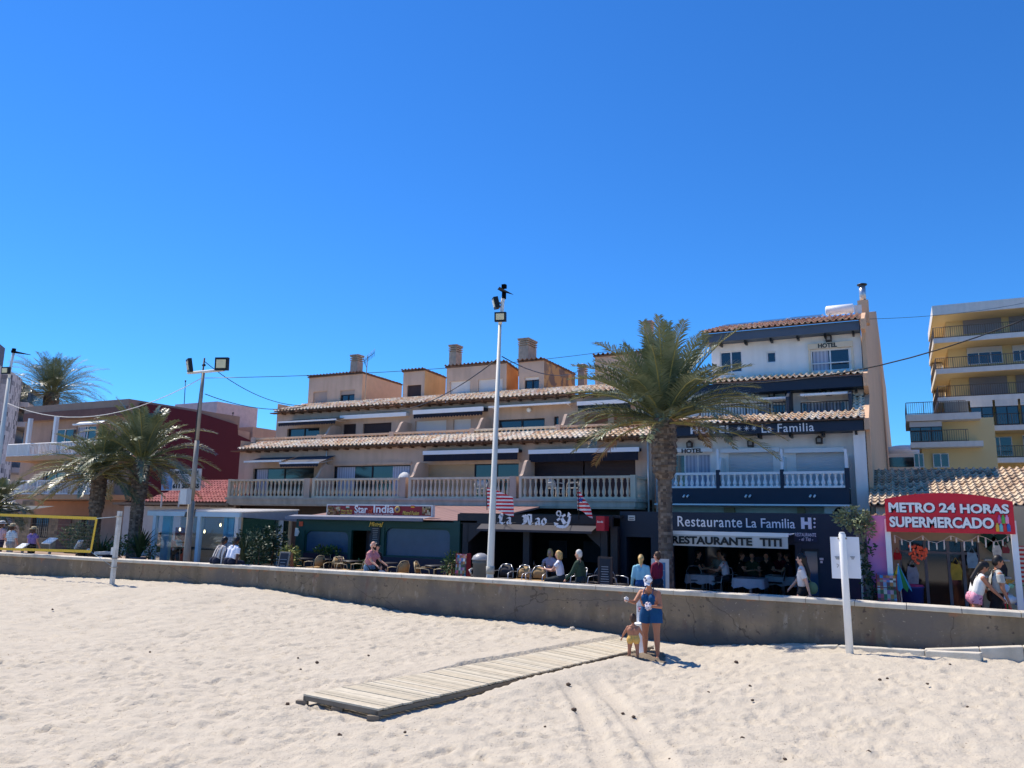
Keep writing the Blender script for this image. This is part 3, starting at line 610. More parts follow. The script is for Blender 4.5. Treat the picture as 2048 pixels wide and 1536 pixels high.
# dormers
def dormer(x0, x1, yt, yb, xs, ys, wins, side, label=None):
    Yd = 33.6; X0 = at(x0, (yt+yb)/2, Y=Yd).x; X1 = at(x1, (yt+yb)/2, Y=Yd).x; xm = (x0+x1)/2; zt = at(xm, yt, Y=Yd).z; zb = at(xm, yb, Y=Yd).z-.5
    pb = at(xs, ys, X=X1); Yb = pb.y; zbk = pb.z
    hs_ = [hole(*w[:4], Yd) for w in wins]
    mb = wallh(MB(), X0, X1, zb, zt, Yd, hs_, .14); mb.quad((X0, Yb, zb), (X0, Yd, zb), (X0, Yd, zt), (X0, Yb, zbk))
    mb.quad((X1, Yb, zb), (X0, Yb, zb), (X0, Yb, zbk), (X1, Yb, zbk))
    f = mb.build('penthouse_wall', M_tan, ap)
    MB().quad((X1, Yd, zb), (X1, Yb, zb), (X1, Yb, zbk), (X1, Yd, zt)).build('side_wall', side, ap)
    for hh, w in zip(hs_, wins): window(ap, hh, Yd, w[4], w[5], d=.12, shut=w[6], shutm=w[7])
    tile_roof(ap, X0-.08, X1+.06, Yd-.12, zt+.05, Yb, zbk+.05, M_tileD, name='penthouse_roof')
M_tileD = cellmat('dull_roof_tile', [lin((.46, .34, .28)), lin((.55, .42, .34)), lin((.38, .28, .24))], cell=(.23, .36, 9))
M_gsh = smat('grey_shutter', (170, 156, 148), rough=.7, var=.03)
M_spall = mat('spalled_render', lin((.78, .62, .42)), col2=lin((.52, .45, .40)), thr=(.48, .56), scale=1.4, rough=.95, bump=.4)
dormer(617, 724, 752, 810, 804, 771, [(626, 783, 654, 812, 1, None, 1, M_gsh), (680, 780, 709, 806, 2, M_frD, .33, M_gsh)], smat('pinkish_stucco', (216, 178, 144), rough=.9, var=.06, bump=.2))
dormer(806, 849, 743, 800, 892, 757, [(814, 770, 842, 799, 1, None, 1, M_brsh)], M_tan2)
dormer(893, 1013, 731, 792, 1037, 743, [(900, 762, 940, 794, 1, None, 1, M_shut), (956, 758, 1005, 789, 1, None, 1, M_shut)], smat('bounce_orange_stucco', (212, 146, 92), rough=.9, var=.08, scale=2))  # side wall's orange has the warm bounced light painted in
dormer(1038, 1088, 723, 786, 1150, 750, [(1049, 754, 1078, 783, 2, M_frD, .18, M_shut)], M_spall)
dormer(1190, 1300, 710, 770, 1340, 735, [], M_tan2)
chimney(709, 708, 752, 34.6, 'slim grey chimney above the leftmost rooftop penthouse, beside the television aerial', pw=17, d=.5)
chimney(906, 688, 738, 34.6, 'second tall rendered chimney from the left, left of the street lamp pole', pw=16, d=.6)
chimney(1047, 675, 728, 34.4, 'broad rendered chimney just right of the tall street lamp pole', pw=21, d=1.0)
chimney(1162, 727, 752, 36.5, 'short squat chimney peeping over the roof left of the big palm crown', pw=13)
chimney(1295, 640, 720, 38, 'tall brown chimney standing behind the crown of the big palm', pw=14, m=M_tan)
# awnings on the apartments
M_nav = smat('navy_canvas', (24, 28, 42), rough=.85, var=.1); M_grn = smat('dark_green_canvas', (28, 44, 48), rough=.85, var=.1)
M_str = banded('striped_canvas', lin((.14, .16, .22)), lin((.42, .43, .46)), 1, .16, rough=.85, duty=.55)
def aw_px(x0, x1, yf, Yf, Yw, drop, m, **k):
    X0, X1, _, z = pR(x0, yf, x1, yf+1, Yf); return awning(ap, X0, X1, Yw, Yf, z+drop, z, m, **k)
aw_px(490, 562, 923, 28.7, YW, .28, M_str, val=.02); aw_px(561, 637, 926, 28.5, YW, .42, M_str, val=.16)
aw_px(848, 1036, 906, 29.3, YW-.01, .12, M_nav, val=.3, scal=False, open_=False); aw_px(1059, 1277, 904, 29.3, YW-.01, .12, M_nav, val=.34, scal=False, open_=False)
aw_px(558, 672, 842, 31.2, YV, .25, M_nav, val=.2); aw_px(682, 812, 834, 31.9, YV-.01, .14, M_offw, val=.02, open_=False)
aw_px(828, 966, 824, 31.7, YV-.01, .15, M_nav, val=.22, open_=False); aw_px(979, 1140, 810, 31.6, YV, .12, M_offw, val=.02); aw_px(1156, 1262, 807, 31.6, YV-.01, .12, M_grn, val=.3, open_=False)
# globe lamp & satellite dish
p = at(1058, 820, Y=YV-.12); MB().ball(p, .12, n=12, k=8).build('globe_lamp', M_white, ap)
# ground floor: shop backs in the shade below the balconies
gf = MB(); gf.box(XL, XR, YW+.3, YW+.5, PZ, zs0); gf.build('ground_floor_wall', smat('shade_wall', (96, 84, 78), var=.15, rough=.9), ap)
# ================================================================ hotel
ht = thing('hotel_building', 'white four storey hotel with navy fascia bands, tiled eaves and tan side wall', 'building', (-4, 30, PZ))
M_hw = smat('hotel_white', (244, 240, 234), rough=.85, var=.04, scale=1, bump=.15, stain=.1); M_hb = smat('hotel_navy', (34, 48, 66), rough=.55, var=.06)
YH = 30.2; HXR = at(1734, 938, Y=YH).x; HXL = XR+.02; YHB = 29.0
zb0 = at(1530, 866, Y=29.3).z-.0; zb1 = at(1530, 847, Y=29.3).z; zh0 = at(1520, 1008, Y=YHB).z; zh1 = at(1520, 976, Y=YHB).z; zhr = at(1520, 944, Y=YHB).z
H1 = [hole(1344, 908, 1422, 980, YH, zh1), hole(1458, 902, 1547, 980, YH, zh1), hole(1593, 900, 1690, 980, YH, zh1)]
wallh(MB(), HXL, HXR, PZ, zb0+.3, YH, H1, .12).build('first_floor_wall', M_hw, ht)
window(ht, H1[0], YH, 3, M_frW, d=.1, curt=[(.35, .97)])
for i in (1, 2): window(ht, H1[i], YH, 1, shut=1, d=.08)
X0 = at(1320, 990, Y=YHB).x; X1 = at(1698, 990, Y=YHB).x
MB().box(X0, X1, YHB-.06, YH-.003, zh0, zh1).build('balcony_slab', M_hb, ht); MB().box(X0-.2, X1+.05, YHB-.1, YH-.005, zh0-.06, zh0-.003).build('slab_trim', M_white, ht)
for a, b, n_ in ((1336, 1433, 9), (1440, 1561, 10), (1568, 1690, 10)):
    balustrade(ht, (at(a, 960, Y=YHB).x, YHB), (at(b, 960, Y=YHB).x, YHB), zh1, zhr, n_, M_white, s=1.15)
for a, b, c in ((1433, 1440, 940), (1561, 1568, 939), (1690, 1700, 936)):
    xa, xb, _, z = pR(a, c, b, 980, YHB); MB().box(xa, xb, YHB-.08, YHB+.1, zh1, z).build('navy_pier', M_hb, ht)
    fin(ht, xa+.02, YHB+.1, YH-.003, zh1, z, z+.5, t=.08, m=M_hw)
    MB().box(xa+.02, xa+.1, YHB+.02, YHB+.1, z, at(a, 898, Y=YHB).z).build('white_post', M_white, ht)
for a, b in ((1330, 1425), (1442, 1560), (1570, 1690)):
    xa, xb, _, z = pR(a, 896, b, 980, YH-.2); MB().box(xa, xb, YH-.22, YH-.003, z-.16, z).build('shutter_box', M_white, ht)
text_px('HOTEL', 1363, 897, 1405, 906, YH-.235, bold=.035).build('lettering', M_black, ht)
MB().box(at(1708, 900, Y=29.6).x, at(1734, 900, Y=29.6).x, 29.6, YH-.004, PZ, zb0).build('corner_pilaster', M_hw, ht)
# sign band 1 and lower roof
xa = at(1345, 860, Y=29.3).x; xb = HXR
MB().box(xa-.6, xb, 29.3, YH+.3, zb0, zb1).build('sign_band', M_hb, ht)
tx = text_px('HOTEL', 1381, 852, 1464, 867, 29.28, bold=.045, space=1.25); tx.build('lettering', M_white, ht)
for i in range(3):
    c = at(1478+i*15, 857-i*.4, Y=29.27); mb = MB()
    for k in range(8):
        a = k*pi/4; mb.pris([c+Vector((cos(a+.35)*.03, 0, sin(a+.35)*.03)), c+Vector((cos(a)*.12, 0, sin(a)*.12)), c+Vector((cos(a-.35)*.03, 0, sin(a-.35)*.03)), c], (0, .01, 0))
    mb.build('star', M_white, ht)
text_px('La Familia', 1523, 847, 1628, 864, 29.28, bold=.008, space=1.1).build('lettering', M_white, ht)
rafters(ht, xa-.3, xb-.1, 29.45, YH-.01, zb0-.0, sp=1.05, m=M_black, w=.04, h=.14, slope=0)
zt1 = at(1600, 826, Y=30.5).z; tile_roof(ht, xa-.6, xb+.03, 29.15, zb1+.06, 30.5, zt1, M_tile, name='lower_tiled_eave', amp=.065)
zq = at(1730, 791, Y=32).z; X_ = at(1704, 820, Y=30.6).x; tile_roof(ht, X_, xb+.03, 30.5, zt1, 32.0, zq, M_tile, name='sloping_tile_strip', amp=.065)
# third floor terrace
Y3 = 32.0; zf3 = zt1-.1; MB().box(HXL, xb, 30.5, Y3+.1, zf3-.3, zf3).build('terrace_floor', M_slab, ht)
z20 = at(1640, 777, Y=31.2).z; z21 = at(1640, 756, Y=31.2).z
H3 = [hole(1515, 808, 1572, 840, Y3, zf3), hole(1604, 803, 1692, 840, Y3, zf3)]
wallh(MB(), HXL, HXR, zf3, z20+.2, Y3, H3, .12).build('second_floor_wall', M_hw, ht)
window(ht, H3[0], Y3, 2, M_frW, d=.1, curt=[(.1, .4)]); window(ht, H3[1], Y3, 4, M_frW, d=.1, curt=[(.1, .9)])
for a, b in ((1400, 1571), (1603, 1700)): railing(ht, [(at(a, 820, Y=30.6).x, 30.6), (at(b, 820, Y=30.6).x, 30.6)], zf3, at((a+b)/2, 803 if a > 1500 else 808, Y=30.6).z, .11, M_black)
for a in (1572, 1697):
    X = at(a, 800, Y=30.6).x; zt = at(a, 784, Y=31.6).z; MB().pris([(X, 30.55, zf3), (X, Y3, zf3), (X, Y3, zt+.1), (X, 31.3, zt), (X, 30.55, zf3+.75)], (.1, 0, 0)).build('navy_partition', M_hb, ht)
xx0, xx1, _, z = pR(1602, 788, 1694, 792, 31.2); awning(ht, xx0, xx1, Y3-.01, 31.2, z+.15, z, M_offw, val=.03)
xx0, xx1, _, z = pR(1516, 797, 1572, 802, 31.3); awning(ht, xx0, xx1, Y3-.01, 31.3, z+.15, z, M_offw, val=.03)
MB().box(HXL+.6, xb, 31.2, Y3+.3, z20, z21).build('navy_band', M_navy, ht)
zt2_ = at(1640, 745, Y=32.2).z; tile_roof(ht, HXL+.6, xb+.03, 31.05, z21+.05, 32.3, zt2_, M_tile, name='middle_tiled_eave', amp=.065)
rafters(ht, HXL+1, xb-.1, 31.35, Y3-.01, z20, sp=1.3, m=M_black, w=.04, h=.13, slope=0)
# top floor
Y4 = 32.5; z30 = at(1640, 666, Y=31.9).z; z31 = at(1640, 648, Y=31.9).z
H4 = [hole(1533, 703, 1552, 725, Y4), hole(1622, 698, 1700, 741, Y4), hole(1440, 702, 1484, 745, Y4)]
XB4 = at(1404, 676, Y=31.9).x; X4L = XB4+.25
mb = wallh(MB(), X4L, HXR, zt2_-.4, z30+.2, Y4, H4, .12); mb.quad((X4L, Y4+5, zt2_-.4), (X4L, Y4, zt2_-.4), (X4L, Y4, z30), (X4L, Y4+5, z30)); mb.build('top_floor_wall', M_hw, ht)
window(ht, H4[0], Y4, 1, M_frW, d=.1); window(ht, H4[1], Y4, 2, M_frW, d=.08, curt=[(.05, .45)]); window(ht, H4[2], Y4, 2, M_frW, d=.1)
xx0, xx1, za, zz_ = pR(1616, 686, 1706, 697, Y4); M_cream = smat('cream_box', (226, 208, 180), rough=.7, var=.04)
MB().box(xx0, xx1, Y4-.14, Y4-.003, za, zz_).build('shutter_box', M_cream, ht); text_px('HOTEL', 1636, 686, 1674, 695, Y4-.15, bold=.035).build('lettering', M_black, ht)
for x_ in (xx0, xx1-.08): MB().box(x_, x_+.08, Y4-.1, Y4-.003, H4[1][2]-.05, za-.003).build('window_jamb', M_cream, ht)
MB().tube([(xx0+.1, Y4-.06, H4[1][2]+.3), (xx1-.1, Y4-.06, H4[1][2]+.3)], .025, n=5).build('guard_rail', M_white, ht)
MB().box(XB4, xb, 31.9, Y4+.3, z30, z31).build('grey_blue_band', smat('slate_band', (78, 92, 108), rough=.6, var=.06), ht)
rafters(ht, X4L+.3, xb-.1, 32.0, Y4-.01, z30, sp=1.05, m=M_black, w=.04, h=.13, slope=0)
YRG = 34.2; zrg = at(1600, 640, Y=YRG).z; M_tileB = cellmat('brown_roof_tile', [lin((.78, .58, .46)), lin((.86, .70, .56)), lin((.92, .78, .64)), lin((.70, .50, .40))], cell=(.23, .36, 9))
tile_roof(ht, XB4-.03, xb+.04, 31.75, z31+.04, YRG, zrg, M_tileB, name='top_tiled_roof', X0b=at(1450, 652, Y=YRG).x)
# tan side wall: stepped outline seen from its own side
sd = [at(px, py, X=HXR+.03) for px, py in ((1748, 623), (1757, 685), (1766, 753), (1770, 776), (1774, 820), (1782, 893), (1783, 935))]
fr = [(29.25, zb0), (29.25, zb1+.05), (30.5, zt1+.02), (32.0, zq+.02), (31.15, z20-.0), (31.1, z21+.05), (32.3, zt2_), (32.3, z30), (31.8, z30), (31.8, z31+.04), (YRG, zrg+.05)]
prof = [(29.6, PZ), (29.6, zb0)]+fr+[(p.y, p.z) for p in sd]+[(sd[-1].y, PZ)]
fr2 = [(29.6, PZ), (29.6, zb0), (29.22, zb0), (29.22, zb1+.05), (30.5, zt1+.05), (32.0, zq+.05), (31.15, z20), (31.1, z21+.07), (32.3, zt2_+.05), (32.35, z30), (31.78, z30), (31.78, z31+.04), (YRG, zrg+.06)]
poly = [(HXR+.03, y, z) for y, z in fr2]+[(HXR+.03, max(p.y, YRG+.1), p.z) for p in sd]+[(HXR+.03, sd[-1].y, PZ)]
MB().pris(poly, (.16, 0, 0)).build('side_wall', smat('salmon_tan_stucco', (216, 178, 144), rough=.9, var=.06, scale=.8, bump=.2, stain=.12), ht)
sp_ = [(p.y, p.z) for p in sd]
MB().box(X4L, HXR-.05, 33.2, YRG+2, PZ, z31).build('rear_block', M_hw, ht)
# wall lanterns
for px, py, Y in ((1379, 888, YH-.12), (1501, 885, YH-.12), (1638, 879, YH-.12), (1657, 783, Y3-.12), (1543, 788, Y3-.12), (1657, 675, Y4-.12)):
    c = at(px, py, Y=Y); l = MB(); l.pris([c+Vector((-.11, -.06, -.16)), c+Vector((.11, -.06, -.16)), c+Vector((.12, -.06, .05)), c+Vector((0, -.06, .15)), c+Vector((-.12, -.06, .05))], (0, .17, 0)); o = l.build('wall_lantern', smat('bronze', (62, 56, 54), rough=.6), ht)
    MB().box(c.x-.06, c.x+.06, c.y-.075, c.y-.062, c.z-.1, c.z+.04).build('lantern_glass', smat('lantern_pane', (150, 146, 140), rough=.3), o)
# spot lamps under the balcony band
for px in (1373, 1497, 1626):
    c = at(px, 992, Y=YHB-.09); mb = MB()
    for s in (-.07, .07): mb.tube([c+Vector((s, 0, .03)), c+Vector((s-.03, -.1, -.04))], .035, n=6)
    mb.build('spot_lamp', M_white, ht)
# things on the hotel roof
Yc = 34.6; c0 = at(1726, 600, Y=Yc); hc = thing('chimney', 'square tan chimney with a shiny steel flue and dark cowl on the hotel roof corner', 'chimney', (c0.x, Yc, zrg))
MB().box(at(1715, 610, Y=Yc).x, at(1737, 610, Y=Yc).x, Yc, Yc+.5, zrg-.3, c0.z).build('shaft', _mats['salmon_tan_stucco'], hc)
ft_ = at(1724, 572, Y=Yc+.2); MB().tube([(ft_.x, Yc+.2, c0.z), (ft_.x, Yc+.2, ft_.z)], .13, n=12).build('steel_flue', M_alu, hc)
MB().lathe([(.14, 0), (.2, .03), (.2, .07), (.05, .12)], (ft_.x, Yc+.2, ft_.z), n=12).build('cowl', M_black, hc)
ta, tb = at(1651, 622, Y=34.4), at(1708, 620, Y=34.4); wt_ = thing('water_tank', 'white cylindrical solar water tank lying on the hotel roof', 'tank', (ta.x, 34.4, zrg))
MB().tube([(ta.x, 34.4, ta.z), (ta.x+.04, 34.4, ta.z), (tb.x-.04, 34.4, ta.z), (tb.x, 34.4, ta.z)], [.14, .2, .2, .14], n=14).build('tank', M_white, wt_)
st_ = MB()
for x in (ta.x+.15, tb.x-.15): MB().box(x-.02, x+.02, 34.3, 34.5, zrg-.1, ta.z-.14).build('stand_leg', M_offw, wt_)
st_.box(tb.x+.02, tb.x+.3, 34.3, 34.34, zrg, ta.z+.1); st_.build('pipe_box', M_offw, wt_)
for i, (a, b, ya, yb) in enumerate(((1450, 1520, 653, 645), (1523, 1575, 645, 639), (1580, 1646, 639, 631))):
    P0 = at(a, ya, Y=34.3); P1 = at(b, yb, Y=34.3); zz_ = (P0.z+P1.z)/2
    o = thing('solar_panel', ('leftmost', 'middle', 'rightmost')[i]+' of the three flat solar panels along the hotel ridge', 'solar panel', (P0.x, 34, zz_), 'solar panels on the hotel roof')
    MB().add([(P0.x, 33.7, zz_-.16), (P1.x, 33.7, zz_-.16), (P1.x, 34.6, zz_+.1), (P0.x, 34.6, zz_+.1), (P0.x, 33.7, zz_-.1), (P1.x, 33.7, zz_-.1), (P1.x, 34.6, zz_+.16), (P0.x, 34.6, zz_+.16)], [(0, 3, 2, 1), (4, 5, 6, 7), (0, 1, 5, 4), (1, 2, 6, 5), (2, 3, 7, 6), (3, 0, 4, 7)]).build('frame', M_alu, o)
    MB().quad((P0.x+.04, 33.74, zz_-.085), (P1.x-.04, 33.74, zz_-.085), (P1.x-.04, 34.56, zz_+.152), (P0.x+.04, 34.56, zz_+.152)).build('absorber', M_pane, o)
c = at(1675, 1026, Y=29.3); ac = thing('air_conditioner', 'white air conditioning unit above the right end of the navy restaurant', 'air conditioner', (c.x, 29.3, c.z-.3))
MB().box(c.x-.42, c.x+.42, 29.3, 29.6, c.z-.3, c.z+.28).build('case', M_offw, ac); MB().lathe([(.2, 0), (.2, .02), (.05, .03)], (0, 0, 0), n=16).xf(Matrix.Translation((c.x+.08, 29.3, c.z)) @ Matrix.Rotation(pi/2, 4, 'X')).build('fan_grille', M_black, ac)
# ================================================================ yellow tower block far right
yb = thing('apartment_tower', 'yellow high-rise apartment block with long white balconies at the right edge', 'building', (8, 75, PZ))
M_yel = smat('yellow_stucco', (226, 200, 146), rough=.9, var=.04, scale=.3); M_yw = smat('pale_slab', (228, 222, 212), rough=.8, var=.05, stain=.08)
def blockfloors(b, Yf, px0, rows, X1, dep, side, wins, Yw, lx=1.2):
    """rows: y pixel of slab tops at px0"""
    X0 = at(px0, 800, Y=Yf).x; zt = [at(px0+20, r, Y=Yf).z for r in rows]
    mb = MB(); mb.box(X0+lx, X1, Yw, Yw+dep, PZ, zt[0]-.2); mb.build('wall', side, b)
    for i, z in enumerate(zt):
        MB().box(X0 if i else X0+.1, X1, Yf, Yw+dep-1, z-(.42 if i else .85), z).build('balcony_slab' if i else 'roof_slab', M_yw, b)
        if i: railing(b, [(X0+.05, Yw+dep-1.5), (X0+.05, Yf+.05), (X1, Yf+.05)], z, z+.95, .16, smat('rail_grey', (110, 100, 90)), r=.014, top=.03)
        MB().box(X0+.1, X1, Yf+.1, Yw+dep-1.1, z-(.43 if i else .86), z-(.422 if i else .852)).build('soffit', M_yel, b)
    for x0, y0, x1, y1, kind in wins:
        hh = hole(x0, y0, x1, y1, Yw); fr_ = MB()
        if kind == 's': window(b, hh, Yw-.16, 1, shut=1, shutm=smat('grey_blind', (150, 146, 150), var=.03), d=.1)
        else: window(b, hh, Yw-.16, 3, M_frW, d=.1, fw=.06, shut=.3 if kind == 'h' else 0)
    return X0, zt
X0y, zty = blockfloors(yb, 74.0, 1876, (609, 675, 737, 794, 854, 917), 26, 9, M_yel,
   [(1926, 636, 2003, 666, 's'), (2018, 630, 2060, 662, 's'), (1934, 694, 2005, 728, 'h'), (2025, 690, 2070, 722, 'h'), (1939, 753, 2015, 790, 's'), (2032, 748, 2080, 784, 's'), (1951, 874, 2025, 912, 'w'), (2046, 870, 2080, 908, 'w')], 77.0)
# glazed-in balcony level
hh = hole(1890, 804, 1938, 850, 74.0); MB().box(hh[0], hh[1], 74.02, 74.1, zty[4], zty[3]-.3).build('balcony_screen', smat('screen_grey', (132, 130, 122)), yb)
for a, b_ in ((1942, 1987), (1992, 2038), (2043, 2080)): q = hole(a, 806, b_, 850, 74.0); window(yb, (q[0], q[1], zty[4]+.05, zty[3]-.3), 74.0, 2, M_frD, d=.05, fw=.06, shut=.3, shutm=M_yw)
wb = thing('apartment_wing', 'narrow balcony wing in shade behind the yellow tower, seen left of it', 'building', (6, 82, PZ))
Xw = at(1866, 740, Y=83).x; zw = [at(1866, y, Y=83).z for y in (676, 728, 786)]
MB().box(Xw+2, X0y+2, 83.5, 90, PZ, zw[0]).build('wall', M_yel, wb)
for i, z in enumerate(zw):
    MB().box(Xw, X0y+1, 83, 88, z-.3, z).build('balcony_slab', M_yw, wb)
    if i: railing(wb, [(Xw+.05, 88), (Xw+.05, 83.05), (X0y+1, 83.05)], z, z+1, .16, _mats['rail_grey'], r=.014, top=.03)
# lower neighbour with roof terrace
lb = thing('apartment_building', 'low yellow apartment building with glazed balcony and roof terrace, left of the tower', 'building', (6, 70, PZ))
YL = 72.0; Xl0 = at(1812, 830, Y=YL).x; Xl1 = at(1905, 830, Y=YL).x; z0_, z1_, z2_ = [at(1850, y, Y=YL).z for y in (828, 884, 893)]
MB().box(Xl0+1, Xl1+3, YL+1.5, YL+8, PZ, z0_-.3).build('wall', M_yel, lb)
MB().box(Xl0, Xl1+2, YL, YL+8, z0_-.55, z0_).build('roof_slab', M_yw, lb); MB().box(Xl0+.2, Xl1+2, YL, YL+2, z1_-.45, z1_).build('balcony_slab', M_yw, lb)
railing(lb, [(Xl0+.05, YL+7), (Xl0+.05, YL+.05), (Xl1+1, YL+.05)], z0_, z0_+1.0, .16, _mats['rail_grey'], r=.014, top=.03); railing(lb, [(Xl0+.25, YL+.05), (Xl1+1, YL+.05)], z1_, z1_+.95, .16, _mats['rail_grey'], r=.014, top=.03)
q = hole(1820, 850, 1885, 880, YL+.3); window(lb, (q[0], q[1], z1_+.02, z0_-.6), YL+.3, 3, M_frD, d=.05, fw=.06, shut=.25)
for a, b_ in ((1828, 1848), (1866, 1898)): q = hole(a, 907, b_, 935, YL+1.4); window(lb, q, YL+1.3, 2, M_frW, d=.05, fw=.06)
# small white domed building far behind
db = thing('domed_building', 'small distant white building with shallow domed roof beside the hotel side wall', 'building', (4, 95, PZ))
c = at(1806, 925, Y=100); MB().box(c.x-2.4, c.x+3, 100, 106, PZ, c.z+1).build('wall', M_white, db); MB().ball((c.x+.3, 103, c.z+1.2), 3.0, n=16, k=8, sc=(1, 1, .35)).build('dome', M_white, db)
MB().box(c.x-2.2, c.x+2.8, 99.9, 99.98, c.z-.5, c.z+.6).build('window', M_pane, db)
# ================================================================ leaf clumps
def leafclump(c, rx, rz, n, size, seed=0, up=0., ry=None, droop=0):
    r = random.Random(seed); mb = MB(); c = Vector(c); ry = ry or rx
    for _ in range(n):
        d = Vector((r.gauss(0, 1), r.gauss(0, 1), r.gauss(0, 1))).normalized()*(r.random()**.45)
        p = c+Vector((d.x*rx, d.y*ry, d.z*rz)); s = size*r.uniform(.6, 1.3)
        a = Vector((d.x+r.uniform(-.6, .6), d.y+r.uniform(-.6, .6), d.z*.6+up+r.uniform(-.5, .5))).normalized(); b = a.cross(Vector((r.uniform(-1, 1), r.uniform(-1, 1), r.uniform(-1, 1)))).normalized()*.28
        mb.add([p, p+(a*.5+b)*s, p+a*s, p+(a*.5-b)*s], [(0, 1, 2, 3)])
    return mb
def blades(c, n, L, w, seed=0, spread=.6, k=4):
    r = random.Random(seed); mb = MB(); c = Vector(c)
    for _ in range(n):
        a = r.uniform(0, 2*pi); s = r.uniform(.1, spread); l = L*r.uniform(.6, 1.1); o = Vector((cos(a), sin(a), 0)); sd = Vector((-sin(a), cos(a), 0))*w/2; vs = []
        for i in range(k+1):
            t = i/k; p = c+o*(.04+s*l*t*t+.1*l*t)+Vector((0, 0, l*t*(1-.35*s*t))); ww = (1-t)**.6*min(1, .5+2*t) if t < 1 else .02
            vs += [p-sd*ww, p+sd*ww]
        mb.add(vs, [(2*i, 2*i+1, 2*i+3, 2*i+2) for i in range(k)])
    return mb
def pot_plant(px, ytop, Y, label, kind='bush', pot=(.22, .4), potm=None, w=.4, leafm=None, n=260, size=.12, group=None, seed=1):
    p = at(px, ytop, Y=Y); PZ = TZ if Y > 20.75 else globals()['PZ']; t = thing('potted_plant', label, 'plant', (p.x, Y, PZ), group)
    pr, ph = pot; MB().lathe([(pr*.75, 0), (pr, ph*.9), (pr*1.08, ph*.92), (pr*1.08, ph), (pr*.9, ph), (pr*.9, ph-.04)], (p.x, Y, PZ), n=14).build('pot', potm or smat('grey_pot', (120, 118, 128), rough=.7), t)
    H = p.z-PZ-ph
    if kind == 'bush': leafclump((p.x, Y, PZ+ph+H*.55), w, H*.5, n, size, seed).build('foliage', leafm or M_leaf, t); MB().tube([(p.x, Y, PZ+ph-.05), (p.x+.03, Y, PZ+ph+H*.6)], .025, n=6).build('stem', M_beam, t)
    elif kind == 'blade': blades((p.x, Y, PZ+ph-.03), n, H*1.05, size, seed, spread=w).build('foliage', leafm or M_leafD, t)
    else:
        f = leafclump((p.x, Y, p.z-w*.55), w, w*.6, n, size, seed); f.build('foliage', leafm or M_leaf, t)
        MB().tube([(p.x-.05, Y, PZ+ph-.05), (p.x+.04, Y, PZ+ph+H*.4), (p.x, Y, p.z-w*.7)], .03, n=6).build('stem', M_beam, t)
    return t
# ================================================================ bar with dark frontage (gothic name)
YS = 23.0
def bar_posts(mb, pxs, y, Y, z0, z1, w=.12):
    for q in pxs: x = at(q, y, Y=Y).x; mb.box(x-w/2, x+w/2, Y, Y+w, z0, z1)
ln = thing('bar_terrace', 'black covered terrace of the bar with gothic white name and anchor', 'bar', (-12, 23, PZ))
M_blk = smat('black_cladding', (44, 43, 47), rough=.6, var=.06)
xa = at(915, 1040, Y=YS).x; xb = at(1237, 1045, Y=YS).x; zt = at(1080, 1030, Y=YS).z; zc = at(1080, 1050, Y=YS).z
MB().box(xa+.0, xb-.2, YS, YS+.12, zc, zt).build('fascia', M_blk, ln)
MB().box(xa, xb, YS+.13, 29.6, zt-.06, zt+.03).build('flat_roof', M_blk, ln)
for q_ in (930, 1052, 1208, 1228): mb = MB(); bar_posts(mb, (q_,), 1100, YS+.02, PZ, zc, .22); mb.build('post', M_blk, ln)
MB().box(xa-.05, xa+.05, YS+.2, 29.4, PZ, zt-.07).build('side_wall', M_blk, ln)
X0, X1, Z0, Z1 = pR(955, 1049, 1190, 1060, YS-.3); a = MB(); a.add([(X0, YS-.01, Z1), (X1, YS-.01, Z1), (X1-.05, YS-.45, Z0), (X0+.05, YS-.45, Z0)], [(0, 1, 2, 3)]); a.box(X0+.05, X1-.05, YS-.47, YS-.43, Z0-.07, Z0); a.build('awning', smat('charcoal_canvas', (62, 60, 66), rough=.8), ln)
for s in (1, -1):
    e0 = at(935 if s > 0 else 1200, 1056, Y=YS).x; MB().pris([(e0, YS+.02, zc-.003), (e0+s*.75, YS+.02, zc-.003), (e0, YS+.02, zc-.65)], (0, .08, 0)).build('corner_brace', M_blk, ln)
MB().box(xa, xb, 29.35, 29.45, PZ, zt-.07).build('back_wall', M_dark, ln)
q = at(1075, 1105, Y=29.2)
for i in range(3):
    MB().box(q.x-1.0+i*1.5, q.x-.2+i*1.5, 29.2, 29.33, q.z-.3+.12*(i % 2), q.z+.5).build('poster' if i != 1 else 'menu_panel', smat('dim_poster', (60, 72, 92)), ln)
